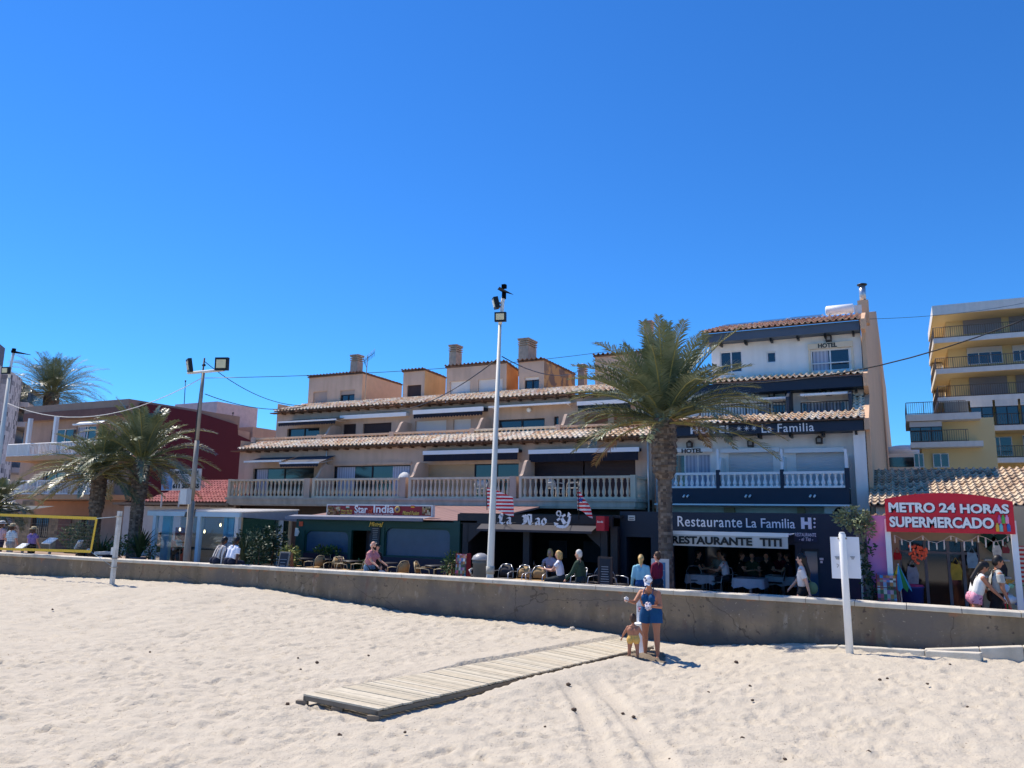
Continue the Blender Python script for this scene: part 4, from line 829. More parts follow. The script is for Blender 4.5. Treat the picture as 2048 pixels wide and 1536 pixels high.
# gothic lettering drawn with a broad pen
def pen(mb, pts, X0, Z0, sx, sz_, Y, nib=(.55, .42), wt=.085):
    for a, b in zip(pts[:-1], pts[1:]):
        n_ = Vector((nib[0], 0, nib[1])).normalized()*wt; p = Vector((X0+a[0]*sx, Y, Z0+a[1]*sz_)); q = Vector((X0+b[0]*sx, Y, Z0+b[1]*sz_))
        d = q-p
        if abs(d.normalized().dot(n_.normalized())) > .97: n2 = Vector((-n_.z, 0, n_.x))*.18; poly = [p-n2, q-n2, q+n2, p+n2]
        else: poly = [p-n_, q-n_, q+n_, p+n_]
        mb.pris(poly, (0, .03, 0))
G = {'L': [[(.35, .98), (.22, .75), (.38, .5), (.3, .15), (.02, .12)], [(.1, .14), (.45, .14), (.75, .02), (.98, .2)], [(.3, .95), (.6, .88), (.62, .7)], [(.05, .6), (.25, .68)], [(.55, .8), (.48, .3)]],
     'N': [[(.0, .1), (.2, .2), (.2, .75), (.02, .85)], [(.2, .9), (.5, .75), (.65, .15), (.8, .02), (1., .15)], [(.48, .95), (.8, .92), (.82, .2)], [(.0, .05), (.3, .12)], [(.36, .8), (.36, .2)], [(.1, .5), (.3, .55)]],
     'a': [[(.1, .55), (.45, .64), (.78, .55), (.78, .12), (1., .05)], [(.78, .38), (.35, .34), (.2, .2), (.35, .03), (.78, .14)]],
     'o': [[(.45, .64), (.15, .48), (.15, .18), (.5, .02), (.85, .18), (.85, .48), (.45, .64)]]}
for ch, x0, x1 in (('L', 995, 1010), ('a', 1012, 1022), ('N', 1044, 1066), ('a', 1069, 1080), ('o', 1082, 1093)):
    xm = (x0+x1)/2; dz = (xm-1040)*.03; A0 = at(x0, 1049+dz, Y=YS-.52); A1 = at(x1, 1028+dz, Y=YS-.52); mb = MB()
    for st in G[ch]: pen(mb, st, A0.x, A0.z, A1.x-A0.x, A1.z-A0.z, YS-.52, wt=.034)
    mb.build('gothic_letter', smat('sign_silver', (226, 226, 232), rough=.5), ln)
a0 = at(1119, 1030, Y=YS-.53); a1 = at(1131, 1050, Y=YS-.53); d = (a1-a0).normalized(); nn = Vector((-d.z, 0, d.x)); mb = MB()
def seg(p, q, w0, w1):
    e = (q-p).normalized(); m_ = Vector((-e.z, 0, e.x)); mb.pris([p-m_*w0, q-m_*w1, q+m_*w1, p+m_*w0], (0, .04, 0))
L_ = (a1-a0).length; seg(a0, a1, .035, .06); seg(a0+d*.09-nn*.16, a0+d*.09+nn*.16, .03, .03)
prev = None
for i in range(9):
    t = (i-4)/4; p = a1+nn*(.27*t)-d*(.17*t*t)+d*.02
    if prev: seg(prev, p, .035+.02*(1-abs(t)), .035+.02*(1-abs(t)))
    prev = p
for s in (-1, 1):
    p = a1+nn*.27*s-d*.15; mb.pris([p+nn*.08*s*.6-d*.02, p-nn*.09*s-d*.02, p-d*.13+nn*.02*s], (0, .04, 0))
rl = MB()
for q_ in (1000, 1130, 1190): e_ = at(q_, 1046, Y=YS-.48); rl.tube([e_, (e_.x, YS, e_.z)], .012, n=5)
e0, e1 = at(990, 1045, Y=YS-.48), at(1192, 1049, Y=YS-.48); rl.tube([e0, e1], .012, n=5); rl.build('letter_rail', M_black, ln)
c_ = a0-d*.06
for i in range(10): t = i*pi/5; seg(c_+Vector((cos(t), 0, sin(t)))*.07, c_+Vector((cos(t+.63), 0, sin(t+.63)))*.07, .016, .016)
mb.build('anchor_emblem', _mats['sign_silver'], ln)
# red beer box
c = at(1206, 1047, Y=YS-.4); rb = thing('sign_box', 'small red illuminated box sign at the right end of the black bar terrace', 'sign', (c.x, c.y, c.z-.25))
MB().box(c.x-.15, c.x+.12, YS-.6, YS-.2, c.z-.22, c.z+.22).build('case', smat('sign_red', (178, 28, 44), rough=.5, var=.04), rb); text_mb('Estrella', c.x-.11, c.x+.08, c.z+.02, c.z+.08, YS-.615).build('lettering', M_white, rb)
MB().tube([(c.x, YS-.2, c.z), (c.x, YS+.02, c.z)], .025, n=6).build('bracket', M_black, rb)
# ================================================================ dark green bar
ms = thing('bar_pavilion', 'dark green glazed bar pavilion with arched windows and yellow script name', 'bar', (-17, 23, PZ))
M_gr = smat('bottle_green_paint', (10, 62, 58), rough=.5, var=.08); M_nv2 = smat('deep_navy_panel', (16, 24, 52), rough=.5, var=.08)
xa = at(593, 1045, Y=YS).x; xb = at(908, 1045, Y=YS).x; zt = at(750, 1039, Y=YS).z
hl = []
def arch(x0, y0, x1, Y, zb): a, b, _, d_ = pR(x0, y0, x1, 1110, Y); return (a, b, zb, d_)
zsill = at(700, 1108, Y=YS).z
h1 = arch(608, 1061, 696, YS, zsill); h2 = arch(702, 1061, 746, YS, PZ); h3 = arch(768, 1056, 900, YS, at(830, 1115, Y=YS).z)
wallh(MB(), xa, xb, PZ, zt, YS, [h1, h2, h3], .12).build('front_wall', M_gr, ms)
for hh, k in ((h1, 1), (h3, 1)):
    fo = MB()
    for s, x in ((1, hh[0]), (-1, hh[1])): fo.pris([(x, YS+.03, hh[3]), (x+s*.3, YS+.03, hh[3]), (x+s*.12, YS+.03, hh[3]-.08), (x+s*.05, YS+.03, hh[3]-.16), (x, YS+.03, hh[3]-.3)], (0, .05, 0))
    fo.build('arched_corner', M_gr, ms); window(ms, hh, YS, 1, M_gr, d=.09, fw=.04, panem=smat('sky_reflection_tint', (50, 80, 108), rough=.25, spec=.4))  # pane's blue base colour stands in for the reflected sky
MB().box(h1[0], h1[1], YS-.012, YS-.004, PZ, h1[2]-.02).build('lower_panel', M_nv2, ms); MB().box(h3[0]-.1, h3[1]+.1, YS-.012, YS-.004, PZ, h3[2]-.02).build('lower_panel', M_nv2, ms)
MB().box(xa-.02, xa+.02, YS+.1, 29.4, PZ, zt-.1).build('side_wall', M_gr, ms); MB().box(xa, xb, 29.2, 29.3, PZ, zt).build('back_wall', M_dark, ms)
dr = MB(); dr.box((h2[0]+h2[1])/2-.06, (h2[0]+h2[1])/2+.12, YS+.5, YS+.55, PZ, h2[3]-.1); dr.box(h2[1]-.12, h2[1]-.02, YS+.5, YS+.55, PZ, h2[3]-.1); dr.box(h2[0], h2[1], YS+.9, YS+.93, PZ, h2[3]); dr.build('door', smat('dim_grey', (72, 76, 86)), ms)
z = at(700, 1035, Y=YS-.5).z; aw = MB().add([(xa-.1, YS-.02, z+.07), (at(862, 1030, Y=YS).x, YS-.02, z+.07), (at(862, 1030, Y=YS).x, YS-.5, z), (xa-.1, YS-.5, z)], [(0, 1, 2, 3)]); aw.box(xa-.1, at(862, 1030, Y=YS).x, YS-.53, YS-.48, z-.09, z+.02); aw.build('awning', smat('grey_canvas', (128, 128, 138), rough=.8), ms)
zb_ = at(950, 1012, Y=28).z; rf = MB().add([(xa-.1, YS+.0, zt+.02), (xb+.9, YS, zt+.02), (xb+.9, 28.1, zb_), (xa-.1, 28.1, zb_), (xa-.1, YS+.0, zt-.05), (xb+.9, YS, zt-.05), (xb+.9, 28.1, zb_-.07), (xa-.1, 28.1, zb_-.07)], [(0, 1, 2, 3), (7, 6, 5, 4), (4, 5, 1, 0), (5, 6, 2, 1), (3, 2, 6, 7), (0, 3, 7, 4)]); rf.build('sloping_roof', banded('pink_brown_sheet', lin((.55, .42, .40)), lin((.48, .36, .34)), 0, .35), ms)
MB().box(xb-.0, xb+.25, YS-.03, YS+.2, PZ, zt).build('end_pier', M_gr, ms)
text_px('Mistral', 738, 1044, 766, 1054, YS-.03, italic=.35, bold=.012).build('lettering', smat('sign_yellow', (226, 196, 92), rough=.5), ms)
c = at(602, 1047, Y=YS-.02); MB().box(c.x-.09, c.x+.09, YS-.03, YS-.005, c.z-.1, c.z+.07).build('orange_plaque', smat('orange_plaque', (206, 92, 64)), ms)
c = at(594, 1064, Y=YS-.02); MB().pris([(c.x-.1, YS-.04, c.z-.15), (c.x+.05, YS-.04, c.z-.15), (c.x+.12, YS-.04, c.z), (c.x+.05, YS-.04, c.z+.14), (c.x-.08, YS-.04, c.z+.15)], (0, .03, 0)).build('white_plaque', M_offw, ms)
c = at(751, 1070, Y=YS-.03); bd = MB().box(c.x-.19, c.x+.19, YS-.05, YS-.005, c.z-.35, c.z+.3).build('chalk_menu', smat('slate_board', (42, 52, 60)), ms)
mb = MB()
for i in range(8): w = rnd.uniform(.08, .14); mb.box(c.x-w, c.x+w, YS-.056, YS-.051, c.z+.22-i*.065, c.z+.235-i*.065)
mb.build('chalk_lines', smat('chalk_grey', (150, 158, 160)), bd)
# red sign above it
si = thing('sign', 'long dark red restaurant sign with white lettering above the green bar', 'sign', (-17, YS+.4, zt))
ys_ = YS+.35; X0, X1, Z0, Z1 = pR(653, 1009, 865, 1033, ys_); MB().box(X0, X1, ys_, ys_+.16, Z0, Z1).build('frame', M_offw, si)
MB().box(X0+.06, X1-.06, ys_-.006, ys_-.002, Z0+.05, Z1-.05).build('red_panel', smat('maroon_panel', (136, 28, 40), rough=.45, var=.06), si)
for s, a, b, c_, d_, kw in (('Star', 709, 735, 1011, 1026, dict(bold=.02)), ('India', 747, 788, 1010, 1026, dict(bold=.02)), ):
    text_px(s, a, c_, b, d_, ys_-.02, **kw).build('lettering', M_white, si)
text_px('of', 737, 1017, 745, 1027, ys_-.04, bold=.03).build('lettering', _mats['orange_plaque'], si); text_px('INDIAN RESTAURANT ORIGINAL TANDOORI', 709, 1027, 786, 1030, ys_-.02, bold=.02).build('lettering', smat('pale_pink', (222, 190, 186)), si)
text_px('Mistral Fusion', 805, 1022, 838, 1030, ys_-.02, italic=.3, bold=.01).build('lettering', _mats['sign_yellow'], si)

for x0, x1 in ((682, 704),):
    for y in (1019, 1024): text_px('Menu del dia' if y == 1019 else 'Lunch - Dinner', x0, y, x1, y+4, ys_-.02, italic=.2, bold=.01).build('lettering', _mats['sign_yellow'], si)
M_food = cellmat('food_picture', [lin((.75, .6, .35)), lin((.2, .12, .1)), lin((.8, .75, .62)), lin((.55, .2, .1)), lin((.25, .3, .15))], cell=(.07, 9, .06))
for x0, x1 in ((655, 681), (845, 861)): a, b, c_, d_ = pR(x0, 1013, x1, 1030, ys_); MB().box(a, b, ys_-.014, ys_-.007, c_, d_).build('food_picture', M_food, si)
c = at(795, 1019, Y=ys_-.02); MB().lathe([(.12, 0), (.12, .012), (.085, .016), (.05, .02)], (0, 0, 0), n=18).xf(Matrix.Translation(c) @ Matrix.Rotation(pi/2, 4, 'X')).build('round_emblem', smat('gold_disc', (196, 164, 96)), si)
MB().lathe([(.06, 0), (.06, .02)], (0, 0, 0), n=14).xf(Matrix.Translation(c+Vector((0, -.01, 0))) @ Matrix.Rotation(pi/2, 4, 'X')).build('round_emblem', smat('emblem_blue', (70, 70, 110)), si)
for px, cols in ((695, ((232, 140, 50), (240, 240, 240), (40, 130, 60))), (825, ((190, 30, 40), (236, 196, 60), (190, 30, 40)))):
    c = at(px, 1015, Y=ys_-.02)
    for i, cc in enumerate(cols): MB().box(c.x-.08, c.x+.08, ys_-.014, ys_-.007, c.z+.035-i*.035, c.z+.068-i*.035).build('flag_emblem', smat('flagcol%d%d%d' % cc, cc), si)
mb = MB()
for f in (.1, .5, .9): x = X0+(X1-X0)*f; mb.box(x-.03, x+.03, ys_+.02, ys_+.1, zt-.0, Z0-.003)
mb.build('mounting_posts', M_black, si)
# ================================================================ navy restaurant
lf = thing('restaurant', 'navy blue ground floor restaurant with large silver lettering below the hotel', 'restaurant', (-4, 23.5, PZ))
YF = 23.5; xa = at(1240, 1060, Y=YF).x; xb = at(1727, 1060, Y=YF).x; zt = at(1450, 1025, Y=YF).z; zo = at(1450, 1086, Y=YF).z
hd = (at(1253, 1100, Y=YF).x, at(1302, 1100, Y=YF).x, PZ, at(1275, 1074, Y=YF).z); ho = (at(1345, 1100, Y=YF).x, at(1590, 1100, Y=YF).x, PZ, zo); 
hv = (at(1604, 1130, Y=YF).x, at(1640, 1130, Y=YF).x, PZ+.35, at(1620, 1098, Y=YF).z)
wallh(MB(), xa, xb, PZ, zt-.45, YF, [hd, ho, hv], .25).build('front_wall', smat('restaurant_navy', (18, 34, 56), rough=.5, var=.06), lf); M_rn = _mats['restaurant_navy']
MB().pris([(xa, YF, zt-.452), (xb, YF, zt-.452), (xb, YF, zt-.32), (xb-.1, YF, zt-.14), (xb-.35, YF, zt-.02), (xb-.6, YF, zt), (xa, YF, zt)], (0, .25, 0)).build('sign_fascia', M_rn, lf)
MB().box(xa, xb-.4, YF+.26, 29.8, zt-.1, zt-.02).build('flat_roof', M_rn, lf); MB().box(xa, xa+.1, YF+.26, 29.8, PZ, zt-.1).build('side_wall', M_rn, lf); MB().box(xb-.1, xb, YF+.26, 29.8, PZ, zt-.4).build('side_wall', M_rn, lf)
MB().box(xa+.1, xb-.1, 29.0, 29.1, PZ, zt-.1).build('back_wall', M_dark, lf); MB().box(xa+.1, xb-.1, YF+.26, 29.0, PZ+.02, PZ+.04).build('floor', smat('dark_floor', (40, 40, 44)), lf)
M_mir = smat('sea_reflection_glass', (34, 78, 108), rough=.08, var=.15, scale=.6, spec=.9)  # the sea's reflection is put into the blue base colour
for x0, x1, y0, y1 in ((1372, 1442, 1092, 1140), (1477, 1541, 1112, 1140), (1556, 1577, 1115, 1140)):
    a, b, c_, d_ = pR(x0, y0, x1, y1, 28.7); window(lf, (a, b, c_-.5, d_), 28.85, 2 if x0 < 1400 else 1, M_rn, d=.05, fw=.04, panem=M_mir)
window(lf, hv, YF, 1, M_rn, d=.12, fw=.07, panem=M_mir)
MB().box(hd[0]+.15, hd[1]-.1, YF+2.5, YF+2.6, PZ, hd[3]).build('inner_door', smat('dark_wood', (44, 28, 26)), lf)
text_px('Restaurante', 1355, 1033, 1484, 1054, YF-.02, bold=.006, space=1.08).build('lettering', _mats['sign_silver'], lf)
text_px('La Familia', 1492, 1037, 1590, 1056, YF-.02, bold=.006).build('lettering', _mats['sign_silver'], lf)
text_px('H', 1602, 1035, 1623, 1058, YF-.02, bold=.07).build('lettering', _mats['sign_silver'], lf)
for y in (1038, 1046, 1054): c = at(1629, y, Y=YF-.01); MB().ball(c, .03, n=10, k=6, sc=(1, .4, 1)).build('sign_dot', _mats['sign_silver'], lf)
X0, X1, Z0, Z1 = pR(1588, 1064, 1634, 1084, YF-.02); MB().box(X0, X1, YF-.03, YF-.004, Z0, Z1).build('sign_board', smat('slate_blue', (38, 52, 72)), lf)
text_px('RESTAURANTE', 1590, 1066, 1632, 1073, YF-.035, bold=.01).build('lettering', _mats['sign_silver'], lf); text_px('- el Titi -', 1598, 1075, 1626, 1082, YF-.035, bold=.01, italic=.2).build('lettering', _mats['sign_silver'], lf)
c = at(1263, 1036, Y=YF-.02); pl_ = MB().box(c.x-.11, c.x+.11, YF-.03, YF-.004, c.z-.08, c.z+.08).build('notice_plate', M_offw, lf)
for q in range(2): MB().box(c.x-.08, c.x+.08, YF-.035, YF-.031, c.z-.05+q*.06, c.z-.03+q*.06).build('printed_line', M_black, pl_)
for px, py, s in ((1643, 1118, .05), (1643, 1124, .03)): c = at(px, py, Y=YF-.02); MB().box(c.x-s, c.x+s, YF-.03, YF-.004, c.z-.03, c.z+.03).build('card_reader_plate', M_offw, lf)
# strip of beige recess panels over the roof
for x0, x1 in ((1446, 1466), (1593, 1608)): a, b, c_, d_ = pR(x0, 1015, x1, 1030, 29.7); MB().box(a, b, 29.9, 30.19, c_-.2, d_).build('beige_panel', _mats['beige_shutter'], ht)
# white awning
tw = thing('awning', 'white pull-out awning with black lettering on its valance, over the navy restaurant front', 'awning', (-4, 22.6, 2.2))
Yw_, Yf_ = YF-.03, 22.2; za_ = at(1470, 1064, Y=Yw_).z; xl, xr, Z0, Z1 = pR(1335, 1074, 1576, 1094, Yf_); zf_ = Z1+.1
xwl, xwr = at(1356, 1064, Y=Yw_).x, at(1590, 1066, Y=Yw_).x
mb = MB(); nn_ = 24
for i in range(nn_+1):
    for j in range(4):
        t = j/3; x = (xwl+(xwr-xwl)*i/nn_)*(1-t)+(xl+(xr-xl)*i/nn_)*t; mb.v.append((x, Yw_+(Yf_-Yw_)*t, za_*(1-t)+zf_*t-.03*sin(pi*t)+.006*sin(i*1.1+j)))
mb.f = [[i*4+j, i*4+j+1, (i+1)*4+j+1, (i+1)*4+j] for i in range(nn_) for j in range(3)]; mb.sm = [True]*len(mb.f); mb.build('canopy', smat('awning_vinyl', (212, 214, 220), rough=.35, var=.1, scale=1.5), tw)
MB().box(xl-.02, xr+.02, Yf_-.05, Yf_+.03, zf_-.06, zf_+.04).build('front_bar', M_white, tw)
mb = MB(); N = 40
for i in range(N+1): x = xl+(xr-xl)*i/N; y = Yf_-.03+.004*sin(i); mb.v += [(x, y, zf_-.06), (x, y, Z0)]
mb.f = [[2*i+1, 2*i+3, 2*i+2, 2*i] for i in range(N)]; mb.sm = [True]*N; vl = mb.build('valance', smat('valance_cream', (205, 202, 196), rough=.8, var=.06), tw)
zm = Z0+.05; zM = zf_-.1; text_mb('RESTAURANTE', at(1345, 1084, Y=Yf_).x, at(1505, 1084, Y=Yf_).x, zm, zM, Yf_-.06, bold=.04).build('lettering', M_black, vl); text_mb('TITI', at(1520, 1084, Y=Yf_).x, at(1564, 1084, Y=Yf_).x, zm, zM, Yf_-.06, bold=.04).build('lettering', M_black, vl)
# ================================================================ glass fronted restaurant (left)
gr_ = thing('glass_restaurant', 'glass walled restaurant pavilion with white frame left of the green bar', 'restaurant', (-25, 23, PZ))
YG = 23.0; xa = at(306, 1070, Y=YG).x; xb = at(478, 1070, Y=YG).x; zt = at(400, 1024, Y=YG).z; zbm = at(400, 1033, Y=YG).z
pb = at(590, 1044, X=xb); YGb = min(pb.y, 28.2); zgt = at(590, 1021, X=xb).z; zgb = at(590, 1043, X=xb).z
M_tl = smat('pale_frame', (190, 212, 222), rough=.5, var=.05)
MB().box(xa-.35, xb+.05, YG-.1, YG+.12, zbm, zt).build('front_beam', M_tl, gr_)
MB().add([(xb+.02, YG, zbm), (xb+.02, YGb, zgb), (xb+.02, YGb, zgt), (xb+.02, YG, zt), (xb+.14, YG, zbm), (xb+.14, YGb, zgb), (xb+.14, YGb, zgt), (xb+.14, YG, zt)], [(0, 3, 2, 1), (4, 5, 6, 7), (0, 1, 5, 4), (3, 7, 6, 2), (0, 4, 7, 3)]).build('side_gable', smat('grey_gable', (150, 152, 160), rough=.7), gr_)
canvas = bpy.data.materials.new('translucent_canvas'); canvas.use_nodes = True; _n = canvas.node_tree.nodes; _t = _n.new('ShaderNodeBsdfTranslucent'); _t.inputs[0].default_value = (.9, .88, .84, 1)
_x = _n.new('ShaderNodeMixShader'); _x.inputs[0].default_value = .55; canvas.node_tree.links.new(_n['Principled BSDF'].outputs[0], _x.inputs[1]); canvas.node_tree.links.new(_t.outputs[0], _x.inputs[2]); canvas.node_tree.links.new(_x.outputs[0], _n['Material Output'].inputs[0])
MB().add([(xa-.35, YG-.1, zt+.01), (xb+.2, YG-.1, zt+.01), (xb+.2, YGb, zgt+.01), (xa+1, YGb, zgt+.01), (xa-.35, YG-.1, zt+.05), (xb+.2, YG-.1, zt+.05), (xb+.2, YGb, zgt+.05), (xa+1, YGb, zgt+.05)], [(0, 3, 2, 1), (4, 5, 6, 7), (0, 1, 5, 4), (1, 2, 6, 5), (3, 0, 4, 7), (2, 3, 7, 6)]).build('white_roof', canvas, gr_)
for i, px in enumerate((308, 397, 473)):
    x = at(px, 1075, Y=YG).x; MB().box(x-.09, x+.09, YG-.06, YG+.1, PZ, zbm).build('post', M_tl if i < 2 else M_offw, gr_)
x = xb+.06; q = at(560, 1090, X=xb+.1); MB().box(x-.03, x+.06, min(q.y, YGb-.2)-.1, min(q.y, YGb-.2)+.1, PZ, zbm).build('post', M_offw, gr_)
GL = glassmat('clear_glass', (.86, .93, .96), .93)
x0_, x1_ = at(313, 1070, Y=YG).x, at(393, 1070, Y=YG).x; MB().box(x0_, x1_, YG+.01, YG+.025, PZ+.1, zbm).build('glass_panel', GL, gr_)
x0_, x1_ = at(401, 1070, Y=YG).x, at(468, 1070, Y=YG).x; MB().box(x0_, x1_, YG+.01, YG+.025, PZ+.1, zbm).build('glass_panel', GL, gr_)
MB().box(xb, xb+.015, YG+.15, YGb-.4, PZ+.1, zbm).build('glass_panel', glassmat('dark_side_glass', (.25, .36, .4), .82), gr_)
MB().box(at(327, 1070, Y=YG+.5).x, at(342, 1070, Y=YG+.5).x, YG+.4, YG+.55, PZ, zbm).build('turquoise_pillar', smat('turquoise_panel', (120, 176, 190), rough=.3), gr_)
x0_, x1_ = at(446, 1070, Y=YG+.6).x, at(466, 1070, Y=YG+.6).x; MB().box(x0_, x1_, YG+.6, YG+.7, PZ, zbm).build('blue_panel', smat('blue_panel', (86, 140, 176), rough=.3), gr_)
MB().box(xa-2, xb-.2, YGb-.05, YGb+.05, PZ, zt).build('rear_wall', smat('warm_grey_wall', (170, 160, 142), rough=.9, var=.05), gr_)
a, b, c_, d_ = pR(350, 1055, 372, 1100, YGb-.1); MB().box(a, b, YGb-.12, YGb-.06, PZ, d_).build('rear_door', smat('brick_red_door', (132, 62, 52)), gr_)
for px, py in ((360, 1058), (409, 1062), (441, 1049), (452, 1059), (462, 1063)):
    c = at(px, py, Y=24.2); o = MB().tube([c+Vector((0, 0, .06)), (c.x, c.y, zt)], .006, n=4).build('lamp_cord', M_black, gr_)
    MB().lathe([(.015, -.09), (.035, -.05), (.03, 0), (.015, .05)], c, n=8).build('bulb', mat('warm_bulb', (1, .75, .4), emit=5), o)
rw = at(385, 1030, Y=YG-.15)
text_px('el', 380, 1018, 391, 1034, YG-.14, bold=.03, italic=.25).build('lettering', M_black, gr_)
text_px('a', 369, 1024, 374, 1034, YG-.14, bold=.03, italic=.25).build('lettering', M_black, gr_)
# low building behind it with red tiles
lw = thing('low_building', 'low white building with faded red tiled roof and timber eave behind the glass restaurant', 'building', (-28, 27.6, PZ))
YL = 28.3; X0 = at(236, 1010, Y=YL).x; X1 = at(462, 1010, Y=YL).x-.1; z = at(380, 1004, Y=YL).z; zt_ = at(430, 961, Y=31.5).z
wallh(MB(), X0, X1, PZ, z-.1, YL+.4, [], .1).build('wall', smat('cream_wall', (204, 196, 186), rough=.9, var=.05, stain=.15), lw)
X0r = at(285, 1003, Y=YL).x; tile_roof(lw, X0r, X1+.4, YL, z, 31.6, zt_, M_tileR, name='red_tiled_roof', X0b=at(404, 961, Y=31.5).x, amp=.04)
rafters(lw, X0, X1, YL-.1, YL+.38, z-.1, sp=.55, m=smat('dark_rafter', (78, 58, 46)), w=.06, h=.12)
MB().box(X0-.3, X1, YL-.12, YL-.04, z-.17, z-.05).build('timber_beam', smat('old_timber', (140, 116, 92)), lw)
for px in (290, 325, 360): a = at(px, 985, Y=YL-.3); b = at(px-4, 1015, Y=YL-.3); MB().box(b.x-.03, b.x+.03, YL-.3, YL-.24, b.z, a.z).build('white_stay', M_offw, lw)
bb_ = thing('billboard', 'white advertising board with black phone number above the red tiled roof', 'sign', (-28, 28, 4))
YBB = 27.9; X0, X1, Z0, Z1 = pR(324, 938, 401, 981, YBB); MB().box(X0, X1, YBB, YBB+.05, Z0, Z1).build('panel', M_offw, bb_)
MB().box(X0+.02, at(345, 960, Y=YBB).x, YBB-.006, YBB-.002, Z0+.02, Z1-.02).build('picture', mat('sea_picture', lin((.35, .55, .75)), col2=lin((.6, .72, .8)), scale=1, thr=(.4, .6)), bb_)
for s, a, b, c_, d_, bo in (('NAYADIS BEACH', 350, 396, 941, 948, .04), ('611 587 555', 345, 398, 967, 977, .05)): text_px(s, a, c_, b, d_, YBB-.02, bold=bo).build('lettering', M_black, bb_)
for i, (y, w) in enumerate(((951, 30), (955, 26), (959, 28), (963, 14))): a, b, c_, d_ = pR(350, y, 350+w, y+1.3, YBB); MB().box(a, b, YBB-.008, YBB-.003, c_, d_).build('printed_line', smat('print_grey', (120, 122, 128)), bb_)
# ================================================================ tan apartment house, left
ta_ = thing('apartment_house', 'tan apartment house with white railed balconies and stone ground floor at the left', 'building', (-45, 28, PZ))
YA = 30.0; XA1 = at(268, 850, Y=YA).x; XA0 = at(44, 900, Y=YA).x; zp = at(170, 808, Y=YA).z; zs2 = at(170, 838, Y=YA).z
M_apt = smat('apartment_tan', (178, 150, 132), rough=.9, var=.06, stain=.12)
z1t = at(120, 896+12, Y=28.6).z; z2t = at(130, 988, Y=28.6).z
HA = [hole(100, 858, 150, 912, YA, z1t), hole(150, 852, 190, 912, YA, z1t), hole(85, 945, 128, 990, YA, z2t), hole(132, 942, 190, 990, YA, z2t), hole(62, 1034, 98, 1075, YA), hole(163, 1034, 190, 1080, YA)]
wallh(MB(), XA0, XA1, PZ, zs2, YA, HA, .15).build('front_wall', M_apt, ta_)
for i, q in enumerate(HA[:4]): window(ta_, q, YA, 2, M_frW, d=.12, curt=[(.05, .4)] if i % 2 else None)
for q in HA[4:]: window(ta_, q, YA, 2, M_frD, d=.1, bars=9)
MB().box(XA0+.6, XA1, YA-.5, YA+8, zs2, zp).build('parapet', smat('brown_grey_parapet', (150, 130, 116), rough=.9, var=.05, stain=.1), ta_)
MB().box(XA0+.6, XA1, YA-.53, YA-.503, zs2, zs2+.5).build('brown_band', smat('brown_band', (112, 80, 72), rough=.8), ta_)
MB().box(XA0, XA1-.02, YA+.3, YA+9, PZ, zs2).build('rear_block', M_apt, ta_)
for (yr, ysl, x0, x1, Yq) in ((887, 911, 17, 235, 28.4), (963, 990, 33, 225, 28.4)):
    a = at(x0, yr, Y=Yq).x; b = at(x1, yr, Y=Yq).x; zr_ = at(120, yr-2, Y=Yq).z; z = at(120, ysl-1, Y=Yq).z
    MB().box(a, b, Yq-.05, YA-.003, z-.28, z).build('balcony_slab', smat('slab_orange_tan', (196, 152, 112), rough=.9, var=.06), ta_)
    c = a+.0
    railing(ta_, [(a, YA), (a, Yq), (b, Yq)], z, zr_, .13, M_white, r=.016, top=.03)
    MB().box(a+.02, a+(2.2 if yr < 900 else .02+.6), Yq+.02, Yq+.035, z+.08, zr_-.03).build('white_panel', M_offw, ta_)
for px in (56, 108): x = at(px, 870, Y=28.6).x; MB().box(x-.1, x+.1, 28.55, 28.75, z1t, zs2).build('white_column', M_white, ta_)
X0, X1, _, z = pR(147, 848, 200, 852, 29); awning(ta_, X0, X1, YA-.55, 29, z+.25, z, M_offw, val=.03)
M_stn = cellmat('stone_facing', [lin((.55, .48, .38)), lin((.48, .42, .34)), lin((.62, .54, .43)), lin((.42, .37, .31))], cell=(.34, 9, .17), bump=.5)
mb = MB(); a = at(38, 1060, Y=YA-.05).x; b = at(192, 1060, Y=YA-.05).x; zg = at(110, 1002, Y=YA-.05).z; zh = at(110, 1030, Y=YA-.05).z
wallh(mb, a, b, PZ, zg, YA-.05, [(h_[0], h_[1], h_[2], h_[3]) for h_ in HA[4:]], .05); mb.build('stone_facing', M_stn, ta_)
x0 = at(68, 1015, Y=YA-.1).x; MB().box(x0, b, YA-.09, YA-.055, zh, zg-.003).build('tan_fascia', smat('terracotta_fascia', (176, 128, 98), rough=.9, var=.06), ta_)
for px, w in ((128, .5), (115, .1)): x = at(px, 1070, Y=YA-.1).x; MB().box(x-w, x+w, YA-.09, YA-.056, PZ, at(px, 1034, Y=YA-.1).z).build('brown_door', smat('brown_door', (112, 74, 64), rough=.7), ta_)
# burgundy party wall
bgw = thing('burgundy_building', 'building with a plain burgundy side wall behind the palms and red tiled roof', 'building', (-38, 32, PZ))
xw = XA1+.05; pts = [at(px, py, X=xw) for px, py in ((272, 805), (385, 823), (471, 850), (472, 870), (497, 881))]
poly = [(xw, p.y, p.z) for p in pts]; poly[0] = (xw, 30.2, pts[0].z)
poly = [(xw, 30.2, PZ)]+poly+[(xw, pts[-1].y, PZ)]; MB().pris(poly, (.2, 0, 0)).build('side_wall', smat('burgundy_paint', (84, 30, 42), rough=.9, var=.05, scale=.6), bgw)
MB().box(xw-6, xw-.01, 39.2, 44, PZ, pts[1].z-.4).build('rear_block', M_apt, bgw)
q = at(350, 812, Y=40); q2 = at(434, 812, Y=40); zq_ = at(390, 806, Y=40).z; MB().box(q.x, q2.x, 40, 44, PZ, zq_).build('pink_white_penthouse', smat('pinkish_white', (206, 186, 182), rough=.9), bgw)
